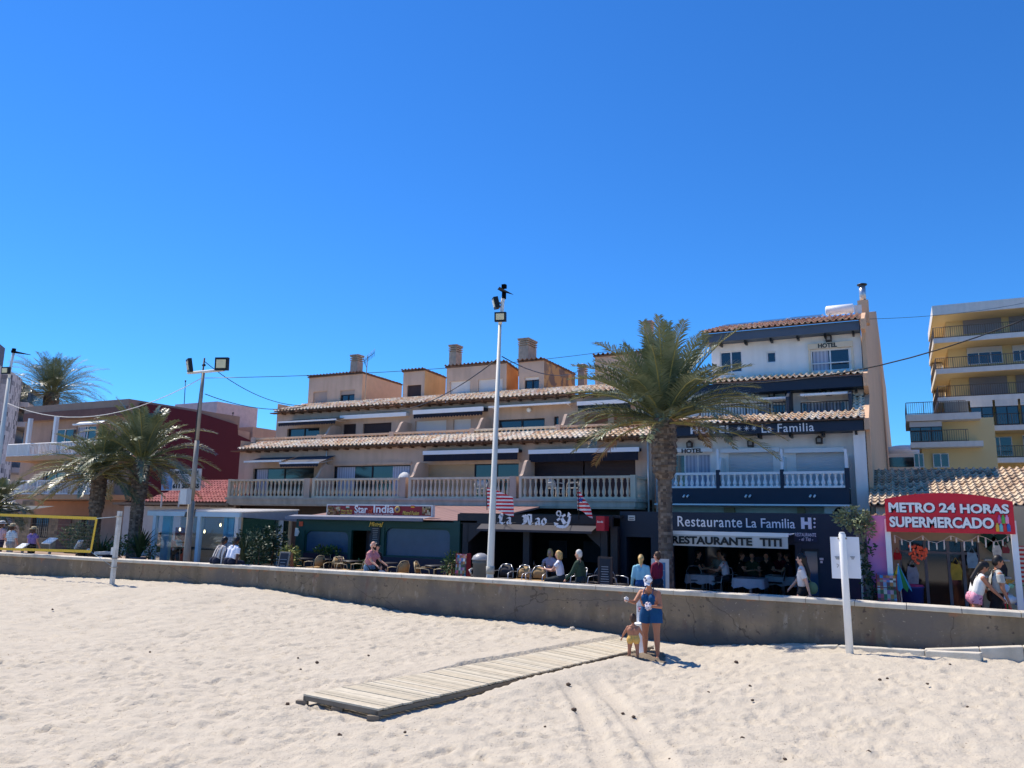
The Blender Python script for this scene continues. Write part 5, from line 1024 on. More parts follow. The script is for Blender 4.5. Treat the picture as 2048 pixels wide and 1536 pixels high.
MB().box(at(470, 870, Y=52).x, at(560, 870, Y=52).x, 52, 56, PZ, at(480, 872, Y=52).z).build('pale_annex', smat('pale_annex', (196, 180, 176), rough=.9), bgw)
# far left white block, turned
wbk = thing('apartment_block', 'white apartment block with dark glazed balconies and a perforated screen at the far left edge', 'building', (-75, 48, PZ))
P0 = at(-30, 900, Y=42); P1 = at(88, 900, Y=60); e = Vector((P1.x-P0.x, P1.y-P0.y, 0)); Lw = e.length; e.normalize(); nrm = Vector((e.y, -e.x, 0))
def WBX(u0, u1, d0, d1, z0, z1, nm, m_):
    o = Vector((P0.x, P0.y, 0)); a = [o+e*u0+nrm*d0, o+e*u1+nrm*d0, o+e*u1+nrm*d1, o+e*u0+nrm*d1]
    return MB().pris([Vector((v.x, v.y, z0)) for v in a], (0, 0, z1-z0)).build(nm, m_, wbk)
def wz(px, py):   # height of a pixel on the turned facade
    d = ray(px, py); # plane through P0 with normal nrm
    t = nrm.dot(Vector((P0.x, P0.y, 0)))/nrm.dot(Vector((d.x, d.y, 0))); p = Vector((d.x*t, d.y*t, CZ+d.z*t)); return p.z, (Vector((p.x, p.y, 0))-Vector((P0.x, P0.y, 0))).dot(e)
M_wb = smat('far_white', (206, 196, 190), rough=.9, var=.05)
ztop, _ = wz(20, 745); WBX(0, Lw, 0, -9, PZ, ztop, 'wall', M_wb)
fl = [wz(30, y)[0] for y in (808, 849, 893, 940)]
u0 = wz(14, 850)[1]
for i, z in enumerate(fl):
    WBX(u0, Lw+2.5, 1.6, 0.01, z-.5, z, 'balcony_slab', M_wb)
    WBX(u0, Lw+2.4, 1.58, 1.53, z+.05, z+1.1, 'glass_railing', smat('railing_glass', (88, 108, 128), rough=.2))
    for a in (u0+.6, u0+7.5, u0+13): WBX(a, a+2.4, .03, .01, z+.05, z+2.4, 'window', M_pane)
us = wz(-10, 850)[1]; M_perf = mat('perforated_screen', lin((.8, .77, .76))); WBX(us, u0-.2, .9, .02, PZ, fl[0]+2.3, 'perforated_screen', cellmat('perforated_blocks', [lin((.80, .78, .77)), lin((.80, .78, .77)), lin((.3, .3, .34))], cell=(.45, .45, .45)))
zt2q, _ = wz(10, 691); WBX(-3, wz(17, 700)[1], -.3, -6, ztop, zt2q, 'roof_box', smat('slate_grey_box', (100, 100, 112), rough=.7))
# ================================================================ supermarket
sm = thing('supermarket', 'small beachfront supermarket with tiled roof and pink side wall at the right edge', 'shop', (1, 24, PZ))
YM = 27.8; YRD = 32.4; xh = HXR+.25; ze = at(1900, 1012, Y=YM).z; zrd = at(1900, 938, Y=YRD).z
xm0 = at(1840, 970, Y=26).x
tile_roof(sm, at(1737, 1003, Y=YM).x, 9.5, YM, ze, YRD, zrd, cellmat('weathered_tan_tile', [lin((.70, .60, .50)), lin((.78, .69, .58)), lin((.84, .77, .67)), lin((.56, .46, .38))], cell=(.22, .36, 9), bump=.1), name='tiled_roof', amp=.065, per=.22, course=.36)
tile_roof(sm, at(1737, 1020, Y=YM).x-.1, at(1800, 1020, Y=YM).x, YM-1.3, ze-.75, YM-.1, ze-.3, M_tileD, name='small_lean_to_roof', amp=.05)
mb = MB().box(xh, xh+.12, YM+.3, YRD, PZ, ze); mb.box(xh+.12, 9.5, YM+.35, YM+.5, PZ, ze); mb.build('side_and_rear_wall', _mats['cream_wall'], sm)
xs0 = at(1782, 1100, Y=22.6).x; hs2 = [(at(1800, 1120, Y=22.6).x, at(1960, 1120, Y=22.6).x, PZ, at(1880, 1082, Y=22.6).z)]
wallh(MB(), xs0, at(2048, 1100, Y=22.6).x+3, PZ, ze-.1, 22.6, hs2, .12).build('shop_front_wall', smat('shop_beige', (186, 168, 138), rough=.9, var=.06), sm)
MB().box(at(2030, 1010, Y=24).x, 7.5, 24.0, 24.2, PZ, ze-.05).build('upper_wall', smat('taupe_wall', (150, 126, 110), rough=.9), sm)
pkx0, pkx1 = at(1735, 1100, Y=20.9).x, at(1776, 1100, Y=20.9).x; MB().box(pkx0, pkx1, 20.9, 24.4, PZ, at(1755, 1031, Y=20.9).z).build('pink_wall', mat('pink_paint', lin((.88, .52, .70)), col2=lin((.78, .54, .78)), scale=.7, rough=.8, thr=(.4, .6)), sm)
sf = MB(); hh = hs2[0]
for f in (0, .33, .62, .8, 1): x = hh[0]+(hh[1]-hh[0])*f; sf.box(x-.035, x+.035, 22.62, 22.68, PZ, hh[3])
sf.box(hh[0], hh[1], 22.625, 22.675, hh[3]-.32, hh[3]-.26); sf.build('shopfront_frame', smat('shop_frame_grey', (120, 122, 128)), sm)
MB().box(hh[0], hh[1], 22.72, 22.74, PZ, hh[3]).build('shop_glass', smat('dark_shop_glass', (20, 24, 34), rough=.08, spec=.8), sm)

lt = MB()
xl0, xl1 = at(1965, 1100, Y=22.5).x, at(2015, 1100, Y=22.5).x
for z in (1.2, 1.6, 2.0): lt.box(xl0, xl1, 22.2, 22.59, z, z+.03)
lt.build('wall_shelves', M_offw, sm)
for i in range(3):
    c = at(1975+i*14, 1078+i % 2*16, Y=22.5); MB().pris([c+Vector((-.22, 0, 0)), c+Vector((0, 0, -.2)), c+Vector((.22, 0, 0)), c+Vector((0, 0, .2))], (0, .05, 0)).build('green_diamond', smat('diamond_green', (22, 66, 48)), sm)
# sign with posts
sg = thing('sign', 'big red curved-top supermarket sign with white capitals on two white posts', 'sign', (1, 21, PZ))
YSG = 20.6; BL = at(1773, 1063, Y=YSG); BR = at(2031, 1069, Y=YSG); TL = at(1769, 998, Y=YSG); TR_ = at(2026, 1003, Y=YSG); TM = at(1900, 986, Y=YSG)
xl_, xr_ = (BL.x+TL.x)/2, (BR.x+TR_.x)/2; zb_ = (BL.z+BR.z)/2; poly = [(xl_, YSG, zb_), (xr_, YSG, zb_)]
for i in range(15): t = 1-i/14; poly.append((xl_+(xr_-xl_)*t, YSG, TL.z*(1-t)+TR_.z*t+(TM.z-(TL.z+TR_.z)/2)*(1-(2*t-1)**2)))
MB().pris(poly, (0, .1, 0)).build('red_panel', smat('supermarket_red', (214, 26, 46), rough=.4, var=.04), sg)
for s, a, b, c_, d_ in (('METRO', 1777, 1870, 1005, 1025), ('24', 1878, 1911, 1006, 1025), ('HORAS', 1920, 2018, 1008, 1027), ('SUPERMERCADO', 1779, 1988, 1034, 1056)):
    s_ = text_px(s, a+1.5, c_+1.5, b+1.5, d_+1.5, YSG-.02, bold=.055); s_.build('letter_shadow', smat('letter_edge', (40, 30, 60)), sg); text_px(s, a, c_, b, d_, YSG-.035, bold=.04).build('lettering', M_white, sg)
for i in range(7):
    x = 1995+(i % 4)*7.5+(4 if i > 3 else 0); y = 1039 if i > 3 else 1055; c = at(x, y, Y=YSG-.02); r_ = .036
    MB().lathe([(r_, -.09), (r_, .04), (r_*.5, .07), (r_*.5, .1)], (0, 0, 0), n=8).xf(Matrix.Translation(c) @ Matrix.Diagonal((1, .3, 1, 1))).build('product_picture', smat('product%d' % i, [(226, 180, 70), (120, 190, 200), (210, 60, 60), (60, 110, 190), (190, 90, 150), (90, 170, 80), (230, 150, 190)][i]), sg)
for i, px in enumerate((1776, 2029)):
    x = at(px+(2 if i == 0 else 2), 1100, Y=YSG+.15).x; MB().box(x-.06, x+.06, YSG+.11, YSG+.23, PZ, zb_+.3).build('post', M_white, sg)
MB().box(xl_+.1, xr_-.1, YSG+.24, 22.55, zb_+.28, zb_+.34).build('canopy', smat('canopy_cream', (196, 176, 136)), sg)
# ================================================================ palms
def palm(name, label, x, y, zc, r, n, L, seed, z0=PZ, bulb=1.0, lean=0., up=78, low=-38, lf=.42, group='date palms', sagk=1.):
    rr = random.Random(seed); t = thing(name, label, 'palm tree', (x, y, z0), group)
    # trunk with scale-like old leaf bases
    na, st = 20, .045; H = zc-z0; k = int(H/st); mb = MB(); vs = []; fs = []
    for i in range(k+1):
        z = H*i/k; hb = H-z; rad = r*(1.12-.12*min(1, z/1.0))
        if bulb > 1 and hb < 1.75: q = hb/1.75; rad = r*(1+(bulb-1)*min(1, sin(pi*min(1, (1-q)*.62+.12))**.6 if q < 1 else 0)*(1 if q < .9 else (1-q)*10))
        for j in range(na):
            ph = (i % 4)/4; sh = (j+(2 if (i//4) % 2 else 0)) % 4; b = (1-ph)*(1 if sh in (0, 1, 3) else .35)*(1.4 if sh == 0 else .8)
            ra = rad*(1+(.075 if hb > 1.75 or bulb <= 1 else .14)*b+.02*rr.uniform(-1, 1)); a = 2*pi*j/na
            vs.append((x+lean*(z/H)**1.5+ra*cos(a), y+ra*sin(a), z0+z))
    for i in range(k):
        for j in range(na): fs.append([i*na+j, i*na+(j+1) % na, (i+1)*na+(j+1) % na, (i+1)*na+j])
    mb.add(vs, fs); mb.build('trunk', cellmat('palm_trunk', [lin((.45, .39, .34)), lin((.34, .29, .25)), lin((.55, .49, .43)), lin((.27, .23, .21))], cell=(.09, .09, .075), bump=.8), t)
    g = MB(); dry = MB(); ribs = MB(); cx = Vector((x+lean, y, zc))
    for i in range(n):
        u = (i+.5)/n; el = radians(up-(up-low)*u**1.05+rr.uniform(-9, 9)); a = i*2.39996+rr.uniform(-.25, .25); l = L*rr.uniform(.78, 1.1)*(.68+.32*min(1, u*3)); 
        o = Vector((cos(a), sin(a), 0)); sd = Vector((-sin(a), cos(a), 0)); m_ = 26; p = cx+o*r*.35+Vector((0, 0, -.25*u+.1)); ds = l/m_; pts = [p.copy()]; e = el; sag = rr.uniform(.85, 1.3)*sagk
        tw = rr.uniform(-.5, .5)
        for q in range(m_):
            e -= sag*(.016+.05*(q/m_)**1.3)*(1.15 if el > 0 else .75)*max(.25, cos(e)); p = p+(o*cos(e)+Vector((0, 0, sin(e))))*ds; pts.append(p.copy())
        ribs.tube(pts[::5]+[pts[-1]], [.03*(1-j/6.5)+.004 for j in range(len(pts[::5])+1)], n=4, caps=False)
        tgt = dry if (u > .93 and rr.random() < .6) else g
        NL = 50
        for q in range(NL):
            f = .16+.84*q/NL; idx = min(m_-1, int(f*m_)); P = pts[idx].lerp(pts[idx+1], f*m_-idx); T = (pts[idx+1]-pts[idx]).normalized(); N = sd.cross(T).normalized()
            if N.z < 0: N = -N
            ll = lf*(sin(pi*min(1, (f-.05)*1.0)**.75)**.55 if f < .97 else .35)*rr.uniform(.8, 1.1); ll = max(ll, .1)
            for s in (-1, 1):
                rot = cos(tw*f)*sd*s+sin(tw*f)*N*s
                D = (rot*.8+T*(.5+.35*f)+N*rr.uniform(.05, .55)).normalized(); w = N.cross(D)*.019; mid = P+D*ll*.55; tip = P+D*ll+Vector((0, 0, -.16*ll*rr.uniform(.4, 1.6)))
                nn_ = D.cross(w).normalized()*.0
                tgt.add([P-w*.5, P+w*.5, mid+w, mid-w, tip], [(0, 1, 2, 3), (3, 2, 4)])
    g.build('fronds', MATF, t); ribs.build('frond_ribs', smat('frond_rib', (150, 142, 84), rough=.6, var=.15), t)
    if dry.v: dry.build('dry_fronds', smat('dry_frond', (150, 122, 84), rough=.8, var=.2), t)
    return t
MATF = mat('palm_leaf', lin((.34, .385, .27)), col2=lin((.53, .56, .43)), scale=1.6, thr=(.35, .65), rough=.38, spec=.6)
c = at(1327, 838, Y=21.8); _pt = palm('palm_tree', 'tall date palm with thick knobbly trunk top standing in front of the hotel', c.x, 21.8, c.z, .195, 92, 3.25, 11, bulb=1.75, lf=.52, low=2, up=84, sagk=.82)
mb = MB()
for i in range(9):
    a = i*.75; p0 = Vector((c.x, 21.8, c.z+.25)); d = Vector((cos(a), sin(a), .45)).normalized(); e_ = p0+d*.6
    mb.tube([p0, e_], .02, n=4)
    for k_ in range(16): mb.tube([e_, e_+Vector((rnd.uniform(-.14, .14), rnd.uniform(-.14, .14), rnd.uniform(-.35, -.02)))], .008, n=3)
mb.build('flower_stalks', smat('stalk_yellow', (196, 178, 96), rough=.7, var=.2), _pt)
c2 = at(200, 946, Y=22.5); palm('palm_tree', 'left one of the two date palms growing before the glass restaurant', c2.x, 22.5, c2.z, .24, 60, 3.0, 5, bulb=1.25, up=74, low=-16, lf=.46)
c3 = at(284, 920, Y=23.2); palm('palm_tree', 'right and taller of the two date palms growing before the glass restaurant', c3.x, 23.2, c3.z, .26, 70, 3.3, 23, bulb=1.25, up=84, low=-10, lf=.48)
c4 = at(104, 786, Y=52); palm('palm_tree', 'distant date palm rising behind the roof of the tan apartment house', c4.x, 52, c4.z, .62, 96, 5.9, 31, bulb=1.15, up=84, low=-22, lf=1.1)
c5 = at(-8, 1010, Y=24); palm('palm_tree', 'low palm cut by the left picture edge beneath the tan balconies', c5.x, 24, c5.z, .25, 36, 2.2, 41, up=70, low=-30, lf=.5)
# ================================================================ lamps and poles
def sub_box(c, e, r3, mb):   # box centred on c, half extents e, rotated by euler r3
    from mathutils import Euler
    M = Matrix.Translation(c) @ Euler(r3).to_matrix().to_4x4(); b = MB().box(-e[0], e[0], -e[1], e[1], -e[2], e[2]); b.xf(M); mb.add(b.v, b.f); return mb
def floodlight(parent, c, w, h, rz, rx, glass=(226, 214, 170)):
    o = sub_box(c, (w, .07, h), (rx, 0, rz), MB()).build('floodlight', M_black, parent)
    f = Matrix.Rotation(rz, 3, 'Z') @ Matrix.Rotation(rx, 3, 'X') @ Vector((0, -1, 0))
    sub_box(c+f*.078, (w*.72, .008, h*.66), (rx, 0, rz), MB()).build('lens', smat('floodlight_lens', glass, rough=.2), o)
    return o
M_mattb = smat('matt_black', (14, 14, 17), rough=.95, spec=.1)
YP = 19.75; pb_, pt_ = at(980, 1150, Y=YP), at(1000, 648, Y=YP); ax_ = (pt_-pb_).normalized(); base = pb_+ax_*((PZ-pb_.z)/ax_.z)
lp = thing('street_lamp', 'tall white tapered street lamp with two floodlights, in the centre of the beach wall', 'street lamp', base)
MB().tube([base, pb_, pt_], [.125, .11, .05], n=8).build('pole', smat('lamp_white', (216, 214, 204), rough=.55, var=.05, stain=.15), lp)
MB().tube([base+ax_*.85, base+ax_*1.06], .125, n=8).build('collar', smat('lamp_white_band', (176, 172, 160), rough=.7, var=.2, stain=.3), lp)
tp = at(1008, 590, Y=YP); MB().tube([pt_, at(1004, 620, Y=YP), at(1005, 606, Y=YP), tp], .06, n=8).build('bracket_arm', M_white, lp)
q = at(1013, 583, Y=YP); mb = MB(); a0, a1 = at(999, 580, Y=YP), at(1025, 586, Y=YP-.3)
mb.add([a0+Vector((0, -.14, -.02)), a0+Vector((0, .14, -.02)), a1+Vector((0, .1, -.03)), a1+Vector((0, -.1, -.03)), a0+Vector((.05, -.1, .07)), a0+Vector((.05, .1, .07)), a1+Vector((-.1, .06, .02)), a1+Vector((-.1, -.06, .02))], [(0, 1, 2, 3), (7, 6, 5, 4), (4, 5, 1, 0), (5, 6, 2, 1), (6, 7, 3, 2), (7, 4, 0, 3)])
mb.box(tp.x-.06, tp.x+.06, YP-.06, YP+.06, a0.z+.03, a0.z+.15); mb.tube([tp-Vector((0, 0, .12)), tp+Vector((0, 0, .1))], .07, n=8); mb.build('luminaire', M_mattb, lp)
floodlight(lp, at(1001, 634, Y=YP-.2), .17, .14, YAW*.6, .1); floodlight(lp, at(992, 606, Y=YP-.1), .13, .17, -.9, .25, (200, 200, 200))
MB().tube([at(1001, 634, Y=YP-.1), at(1003, 634, Y=YP+.05)], .03, n=6).build('clamp', M_black, lp); MB().tube([at(992, 606, Y=YP-.1), at(1004, 606, Y=YP)], .025, n=6).build('clamp', M_black, lp)
# left double floodlight pole
YP = 20.3; p0, p1 = at(373, 1118, Y=YP), at(407, 742, Y=YP); fp = thing('floodlight_pole', 'grey steel pole with two floodlights on a crossbar left of the bars', 'floodlight pole', (p0.x, YP, PZ))
M_gp = smat('galvanised_grey', (150, 142, 130), rough=.6, var=.1, stain=.15)
m0 = p0.lerp(p1, .3); m1 = p0.lerp(p1, .62); MB().tube([(p0.x, YP, PZ), p0, m0], .12, n=10).build('lower_pole', M_gp, fp); MB().tube([m0-Vector((0, 0, .02)), m1], .085, n=10).build('middle_pole', M_gp, fp); MB().tube([m1-Vector((0, 0, .02)), p1], .06, n=10).build('upper_pole', M_gp, fp)
ca, cb = at(376, 746, Y=YP-.02), at(448, 740, Y=YP-.02); MB().tube([ca, cb], .055, n=6).build('crossbar', M_offw, fp)
floodlight(fp, at(379, 731, Y=YP-.12), .24, .25, -.55, .2); floodlight(fp, at(444, 728, Y=YP-.12), .25, .24, .35, .05)
bx = at(373, 993, Y=YP-.25); MB().box(bx.x-.22, bx.x+.12, YP-.36, YP-.14, bx.z-.28, bx.z+.26).build('junction_box', smat('box_grey', (196, 200, 200), rough=.5), fp)
a, b = at(409, 716, Y=22), at(395, 830, Y=22); rd = thing('rod_mast', 'thin dark metal mast rising behind the twin floodlight pole', 'mast', (b.x, 22, PZ)); MB().tube([(b.x, 22, PZ), (b.x, 22, b.z), a], .035, n=6).build('rod', M_black, rd); MB().tube([a-Vector((.06, 0, .3)), a-Vector((-.06, 0, .3))], .05, n=6).build('insulator', M_black, rd)
# far left lamp
YP = 19.6; p1 = at(18, 757, Y=YP); l3 = thing('street_lamp', 'white street lamp with dark luminaire, cut off by the left picture edge', 'street lamp', (p1.x, YP, PZ))
MB().tube([(p1.x, YP, PZ), (p1.x, YP, p1.z)], [.13, .07], n=8).build('pole', _mats['lamp_white'], l3)
tp = at(27, 706, Y=YP); MB().tube([(p1.x, YP, p1.z), at(21, 735, Y=YP), tp], .06, n=6).build('bracket_arm', M_white, l3)
a0, a1 = at(22, 703, Y=YP), at(50, 707, Y=YP-.3); mb = MB(); mb.pris([a0+Vector((0, 0, .06)), a0-Vector((0, 0, .04)), a1-Vector((0, 0, .02)), a1], (0, .25, 0)); mb.tube([tp, tp+Vector((0, 0, .2))], .08, n=6); mb.build('luminaire', M_mattb, l3)
floodlight(l3, at(12, 741, Y=YP-.2), .17, .15, .3, .1)
# cables
def cable(pts, label, sag=.0, r=.016, m_=None, n=14):
    mb = MB(); P = []
    for a, b in zip(pts[:-1], pts[1:]):
        for i in range(n): t = i/n; q = a.lerp(b, t); q.z -= sag*4*t*(1-t); P.append(q)
    P.append(pts[-1]); o = mb.tube(P, r, n=5).build('overhead_cable', m_ or M_black); tag(o, label, 'cable', 'overhead cables'); return o
cable([at(408, 722, Y=22), at(612, 811, Y=31)], 'black cable sagging from the thin mast to the left end of the upper roof', .5)
cable([at(410, 788, Y=20.4), at(612, 812, Y=31)], 'lower black cable from the floodlight pole to the end of the upper roof', .35)
cable([at(14, 806, Y=19.7), at(402, 757, Y=20.2)], 'pale cable sagging between the far left lamp and the floodlight pole', 1.0, r=.015, m_=M_offw)
cable([at(720, 808, Y=33.4), at(997, 716, Y=19.9)], 'dark cable rising from the upper tiled roof to the central street lamp', .9)
cable([at(1004, 713, Y=19.9), at(1160, 741, Y=36)], 'dark cable running from the central street lamp to the short squat chimney', .4)
cable([at(410, 756, Y=20.4), at(1236, 700, Y=38), at(1740, 638, Y=42), at(2100, 594, Y=60)], 'very thin high cable crossing the sky behind the chimneys and the hotel', .3, r=.012)
cable([at(1290, 755, Y=26), at(2100, 618, Y=24)], 'thick black cable crossing in front of the hotel towards the yellow tower', .9, r=.02)
# antennas
aq = at(735, 712, Y=33); ab = at(729, 805, Y=33); an = thing('television_aerial', 'television aerial on a thin mast beside the leftmost rooftop penthouse', 'antenna', ab); mb = MB().tube([ab-Vector((0, 0, .3)), aq], .025, n=5); mb.build('mast', M_gp, an)
mb = MB(); a, b = aq+Vector((-.2, 0, -.25)), aq+Vector((.6, -.2, .1)); mb.tube([a, b], .015, n=4)
for i in range(8): q = a.lerp(b, i/7); mb.tube([q-Vector((-.03, .05, .22)), q+Vector((-.03, .05, .22))], .01, n=4)
mb.tube([a+Vector((-.2, 0, .3)), a, a+Vector((.15, 0, -.35))], .015, n=4); mb.build('aerial_rods', M_black, an)
for px, y0, y1, Y, lb in ((466, 826, 850, 41, 'short vertical rod aerial on top of the burgundy side wall'), (371, 762, 812, 41, 'thin rod aerial behind the palms on the pinkish rooftop box')):
    a, b = at(px, y0, Y=Y), at(px-3, y1+10, Y=Y); t = thing('rod_aerial', lb, 'antenna', b); MB().tube([b-Vector((0, 0, .4)), a], .03, n=5).build('rod', M_black, t); MB().ball(a, .07, n=8, k=5).build('tip', M_black, t)
# ================================================================ volleyball net
pbz = .3; vb = at(222, 1184, Y=17.4); vt = at(240, 1022, Y=17.4)
vp = thing('volleyball_post', 'leaning white wooden volleyball post planted in the sand by the wall', 'post', vb)
ax_ = vt-vb; MB().pris([vb+Vector((-.06, -.055, -.3)), vb+Vector((.06, -.055, -.3)), vb+Vector((.06, .055, -.3)), vb+Vector((-.06, .055, -.3))], ax_+Vector((0, 0, .3))).build('timber', smat('peeling_white', (208, 204, 194), rough=.9, var=.2, scale=6), vp)
MB().pris([vb+Vector((-.08, -.075, -.05)), vb+Vector((.08, -.075, -.05)), vb+Vector((.08, .075, -.05)), vb+Vector((-.08, .075, -.05))], ax_*.05+Vector((0, 0, .05))).build('rotten_foot', smat('rot_brown', (92, 74, 54), rough=.95), vp)
mb = MB()
for t in (.3, .41, .93): q = vb+ax_*t; mb.tube([q+Vector((-.09, -.08, 0)), q+Vector((.09, -.08, .01)), q+Vector((.09, .08, .01)), q+Vector((-.09, .08, 0)), q+Vector((-.09, -.08, 0))], .012, n=4)
mb.build('rope_ties', M_gp, vp); q = vb+ax_*.5; MB().box(q.x-.15, q.x-.06, q.y-.06, q.y+.06, q.z-.12, q.z+.12).build('tension_block', M_offw, vp)
R1, R0 = at(193, 1037, Y=17.5), at(181, 1103, Y=17.5); L1 = at(-60, 1027.5, Y=18.1); L0 = at(-60, 1096, Y=18.1); d = Vector((L1.x-R1.x, L1.y-R1.y, 0)).normalized()
nt_ = thing('volleyball_net', 'yellow edged beach volleyball net at the left picture edge', 'net', R0); YT = smat('yellow_tape', (226, 184, 44), rough=.6, var=.06)
def strip(a, b, w, vert=False):
    o = Vector((0, 0, w)) if not vert else d*w; return MB().pris([a-o*.5, b-o*.5, b+o*.5, a+o*.5], (0, .012, 0))
strip(L1, R1, .1).build('top_tape', YT, nt_); strip(L0, R0, .09).build('bottom_tape', YT, nt_); strip(R0, R1, .1, True).build('side_tape', YT, nt_)
mb = MB()
for i in range(60): t = i/60; mb.tube([L1.lerp(R1, t), L0.lerp(R0, t)], .0022, n=3, caps=False)
for i in range(1, 9): mb.tube([L1.lerp(L0, i/9), R1.lerp(R0, i/9)], .0022, n=3, caps=False)
mb.build('mesh_strings', smat('net_cord', (90, 88, 84)), nt_)
mb = MB().tube([R1, vb+ax_*.93], .012, n=4); mb.tube([R0, vb+ax_*.3], .008, n=4); mb.build('tension_ropes', smat('rope_blue_grey', (130, 150, 160)), nt_)
# ================================================================ sign post and shower
YQ = 17.7; pb_ = at(1700, 1311, Y=YQ); pt_ = at(1686, 1064, Y=YQ)
sp_ = thing('sign_post', 'round white pole holding two square white boards, standing in the sand', 'sign post', pb_)
pt_.x = pb_.x-.02; MB().tube([pb_-Vector((0, 0, .3)), pt_-Vector((0, 0, .05)), pt_-Vector((0, 0, .01)), pt_], [.075, .07, .06, .03], n=12).build('pole', M_white, sp_)
for i, (x0, x1) in enumerate(((1662, 1691), (1693, 1720))):
    X0, X1, Z0, Z1 = pR(x0, 1074, x1, 1157, YQ+.09); dy = .1 if i == 0 else -.12
    MB().pris([(X0, YQ+.1, Z0), (X1, YQ+.1-dy*.3, Z0), (X1, YQ+.1-dy*.3, Z1), (X0, YQ+.1, Z1)], (0, .02, 0)).build('board', smat('board_white', (226, 228, 234), rough=.35, var=.03), sp_)
    c = at(1675 if i == 0 else 1706, 1120, Y=YQ+.05); mb = MB()
    for q in range(3): mb.box(c.x-.05+.01*q, c.x+.04-.01*q*i, YQ+.05, YQ+.06, c.z+.06-q*.022, c.z+.07-q*.022)
    if i == 0: mb.tube([c+Vector((-.02, 0, -.08)), c+Vector((.02, 0, -.1)), c+Vector((-.01, 0, -.15))], .006, n=4)
    mb.build('small_print', M_black, sp_)
MB().tube([pt_+Vector((-.09, -.02, -.13)), pt_+Vector((.09, -.02, -.13))], .02, n=5).build('clamp', M_gp, sp_)
YW_ = 16.6; s0 = at(1280, 1312, Y=YW_); sh = thing('beach_shower', 'white foot shower column standing at the end of the boardwalk', 'shower', s0)
X0, X1, Z0, Z1 = pR(1273, 1190, 1288, 1310, YW_); o = MB().box(X0, X1, YW_, YW_+.2, Z0-.05, Z1).build('column', smat('shower_white', (232, 234, 236), rough=.4, var=.03), sh); bevel(o, .02)
c = at(1281, 1248, Y=YW_-.1); MB().lathe([(.03, -.04), (.12, -.02), (.15, .02), (.13, .03)], (c.x+.02, YW_-.12, c.z), n=14).build('basin_tray', M_white, sh)
o = MB().pris([(s0.x-.12+.36*cos(a_), YW_-.12+.3*sin(a_), s0.z-.03) for a_ in [k_*pi/8 for k_ in range(16)]], (0, 0, .055)).build('base_tray', M_offw, sh); bevel(o, .02)
c = at(1280, 1218, Y=YW_-.01); MB().box(c.x-.05, c.x+.05, YW_-.008, YW_-.003, c.z-.06, c.z+.06).build('notice', smat('notice_edge', (60, 66, 80)), sh); MB().box(c.x-.042, c.x+.042, YW_-.012, YW_-.009, c.z-.05, c.z+.05).build('notice', M_white, sh)
MB().tube([c+Vector((-.03, -.01, -.03)), c+Vector((.03, -.01, .03))], .007, n=4).tube([c+Vector((.03, -.01, -.03)), c+Vector((-.03, -.01, .03))], .007, n=4).build('red_cross_mark', smat('mark_red', (170, 40, 50)), sh)
MB().tube([(X0+.06, YW_-.0, Z1-.12), (X0+.06, YW_-.12, Z1-.1), (X0+.06, YW_-.14, Z1-.15)], .012, n=6).build('tap', M_alu, sh)
# ================================================================ street furniture on the promenade
c = at(962, 1106, Y=20.4); bn = thing('litter_bin', 'grey green cylindrical litter bin with domed lid left of the central lamp', 'bin', (c.x, 20.4, PZ))
Hb = c.z-PZ; MB().lathe([(.2, .05), (.21, .1), (.23, Hb-.32), (.25, Hb-.3), (.25, Hb-.2)], (c.x, 20.4, PZ), n=20).build('body', smat('bin_grey', (92, 96, 94), rough=.6), bn); MB().lathe([(.27, 0), (.27, .03), (.22, .12), (.1, .19), (.02, .2)], (c.x, 20.4, PZ+Hb-.2), n=20).build('domed_lid', smat('lid_grey', (150, 150, 152), rough=.4), bn)
MB().tube([(c.x-.24, 20.35, PZ+Hb-.45), (c.x-.32, 20.3, PZ+Hb-.5), (c.x-.26, 20.3, PZ+Hb-.6)], .03, n=6).build('bag_dispenser', M_offw, bn)
M_card = cellmat('postcards', [lin((.85, .8, .7)), lin((.25, .55, .75)), lin((.75, .2, .3)), lin((.9, .88, .86)), lin((.3, .45, .3)), lin((.45, .25, .35)), lin((.85, .6, .3))], cell=(.07, .5, .09))
for px, yt, Y, lb, w in ((923, 1107, 21.0, 'tilted rack of colourful postcards outside between the green bar and the black bar', .18), (1772, 1149, 20.5, 'rack of printed souvenir cards against the pink wall', .2)):
    c = at(px, yt, Y=Y); t = thing('postcard_rack', lb, 'rack', (c.x, Y, PZ)); H = c.z-PZ; n_ = 4
    for i in range(n_): z0 = PZ+.1+(H-.1)*i/n_; z1 = z0+(H-.1)/n_*.93; q = .03*(n_-i); MB().pris([(c.x-w, Y-q, z0), (c.x+w, Y-q, z0), (c.x+w, Y+.05-q, z1), (c.x-w, Y+.05-q, z1)], (0, .03, 0)).build('card_panel', M_card, t)
    MB().box(c.x-w-.02, c.x-w, Y, Y+.25, PZ, c.z).box(c.x+w, c.x+w+.02, Y, Y+.25, PZ, c.z).build('stand', smat('rack_red', (140, 40, 50)), t)
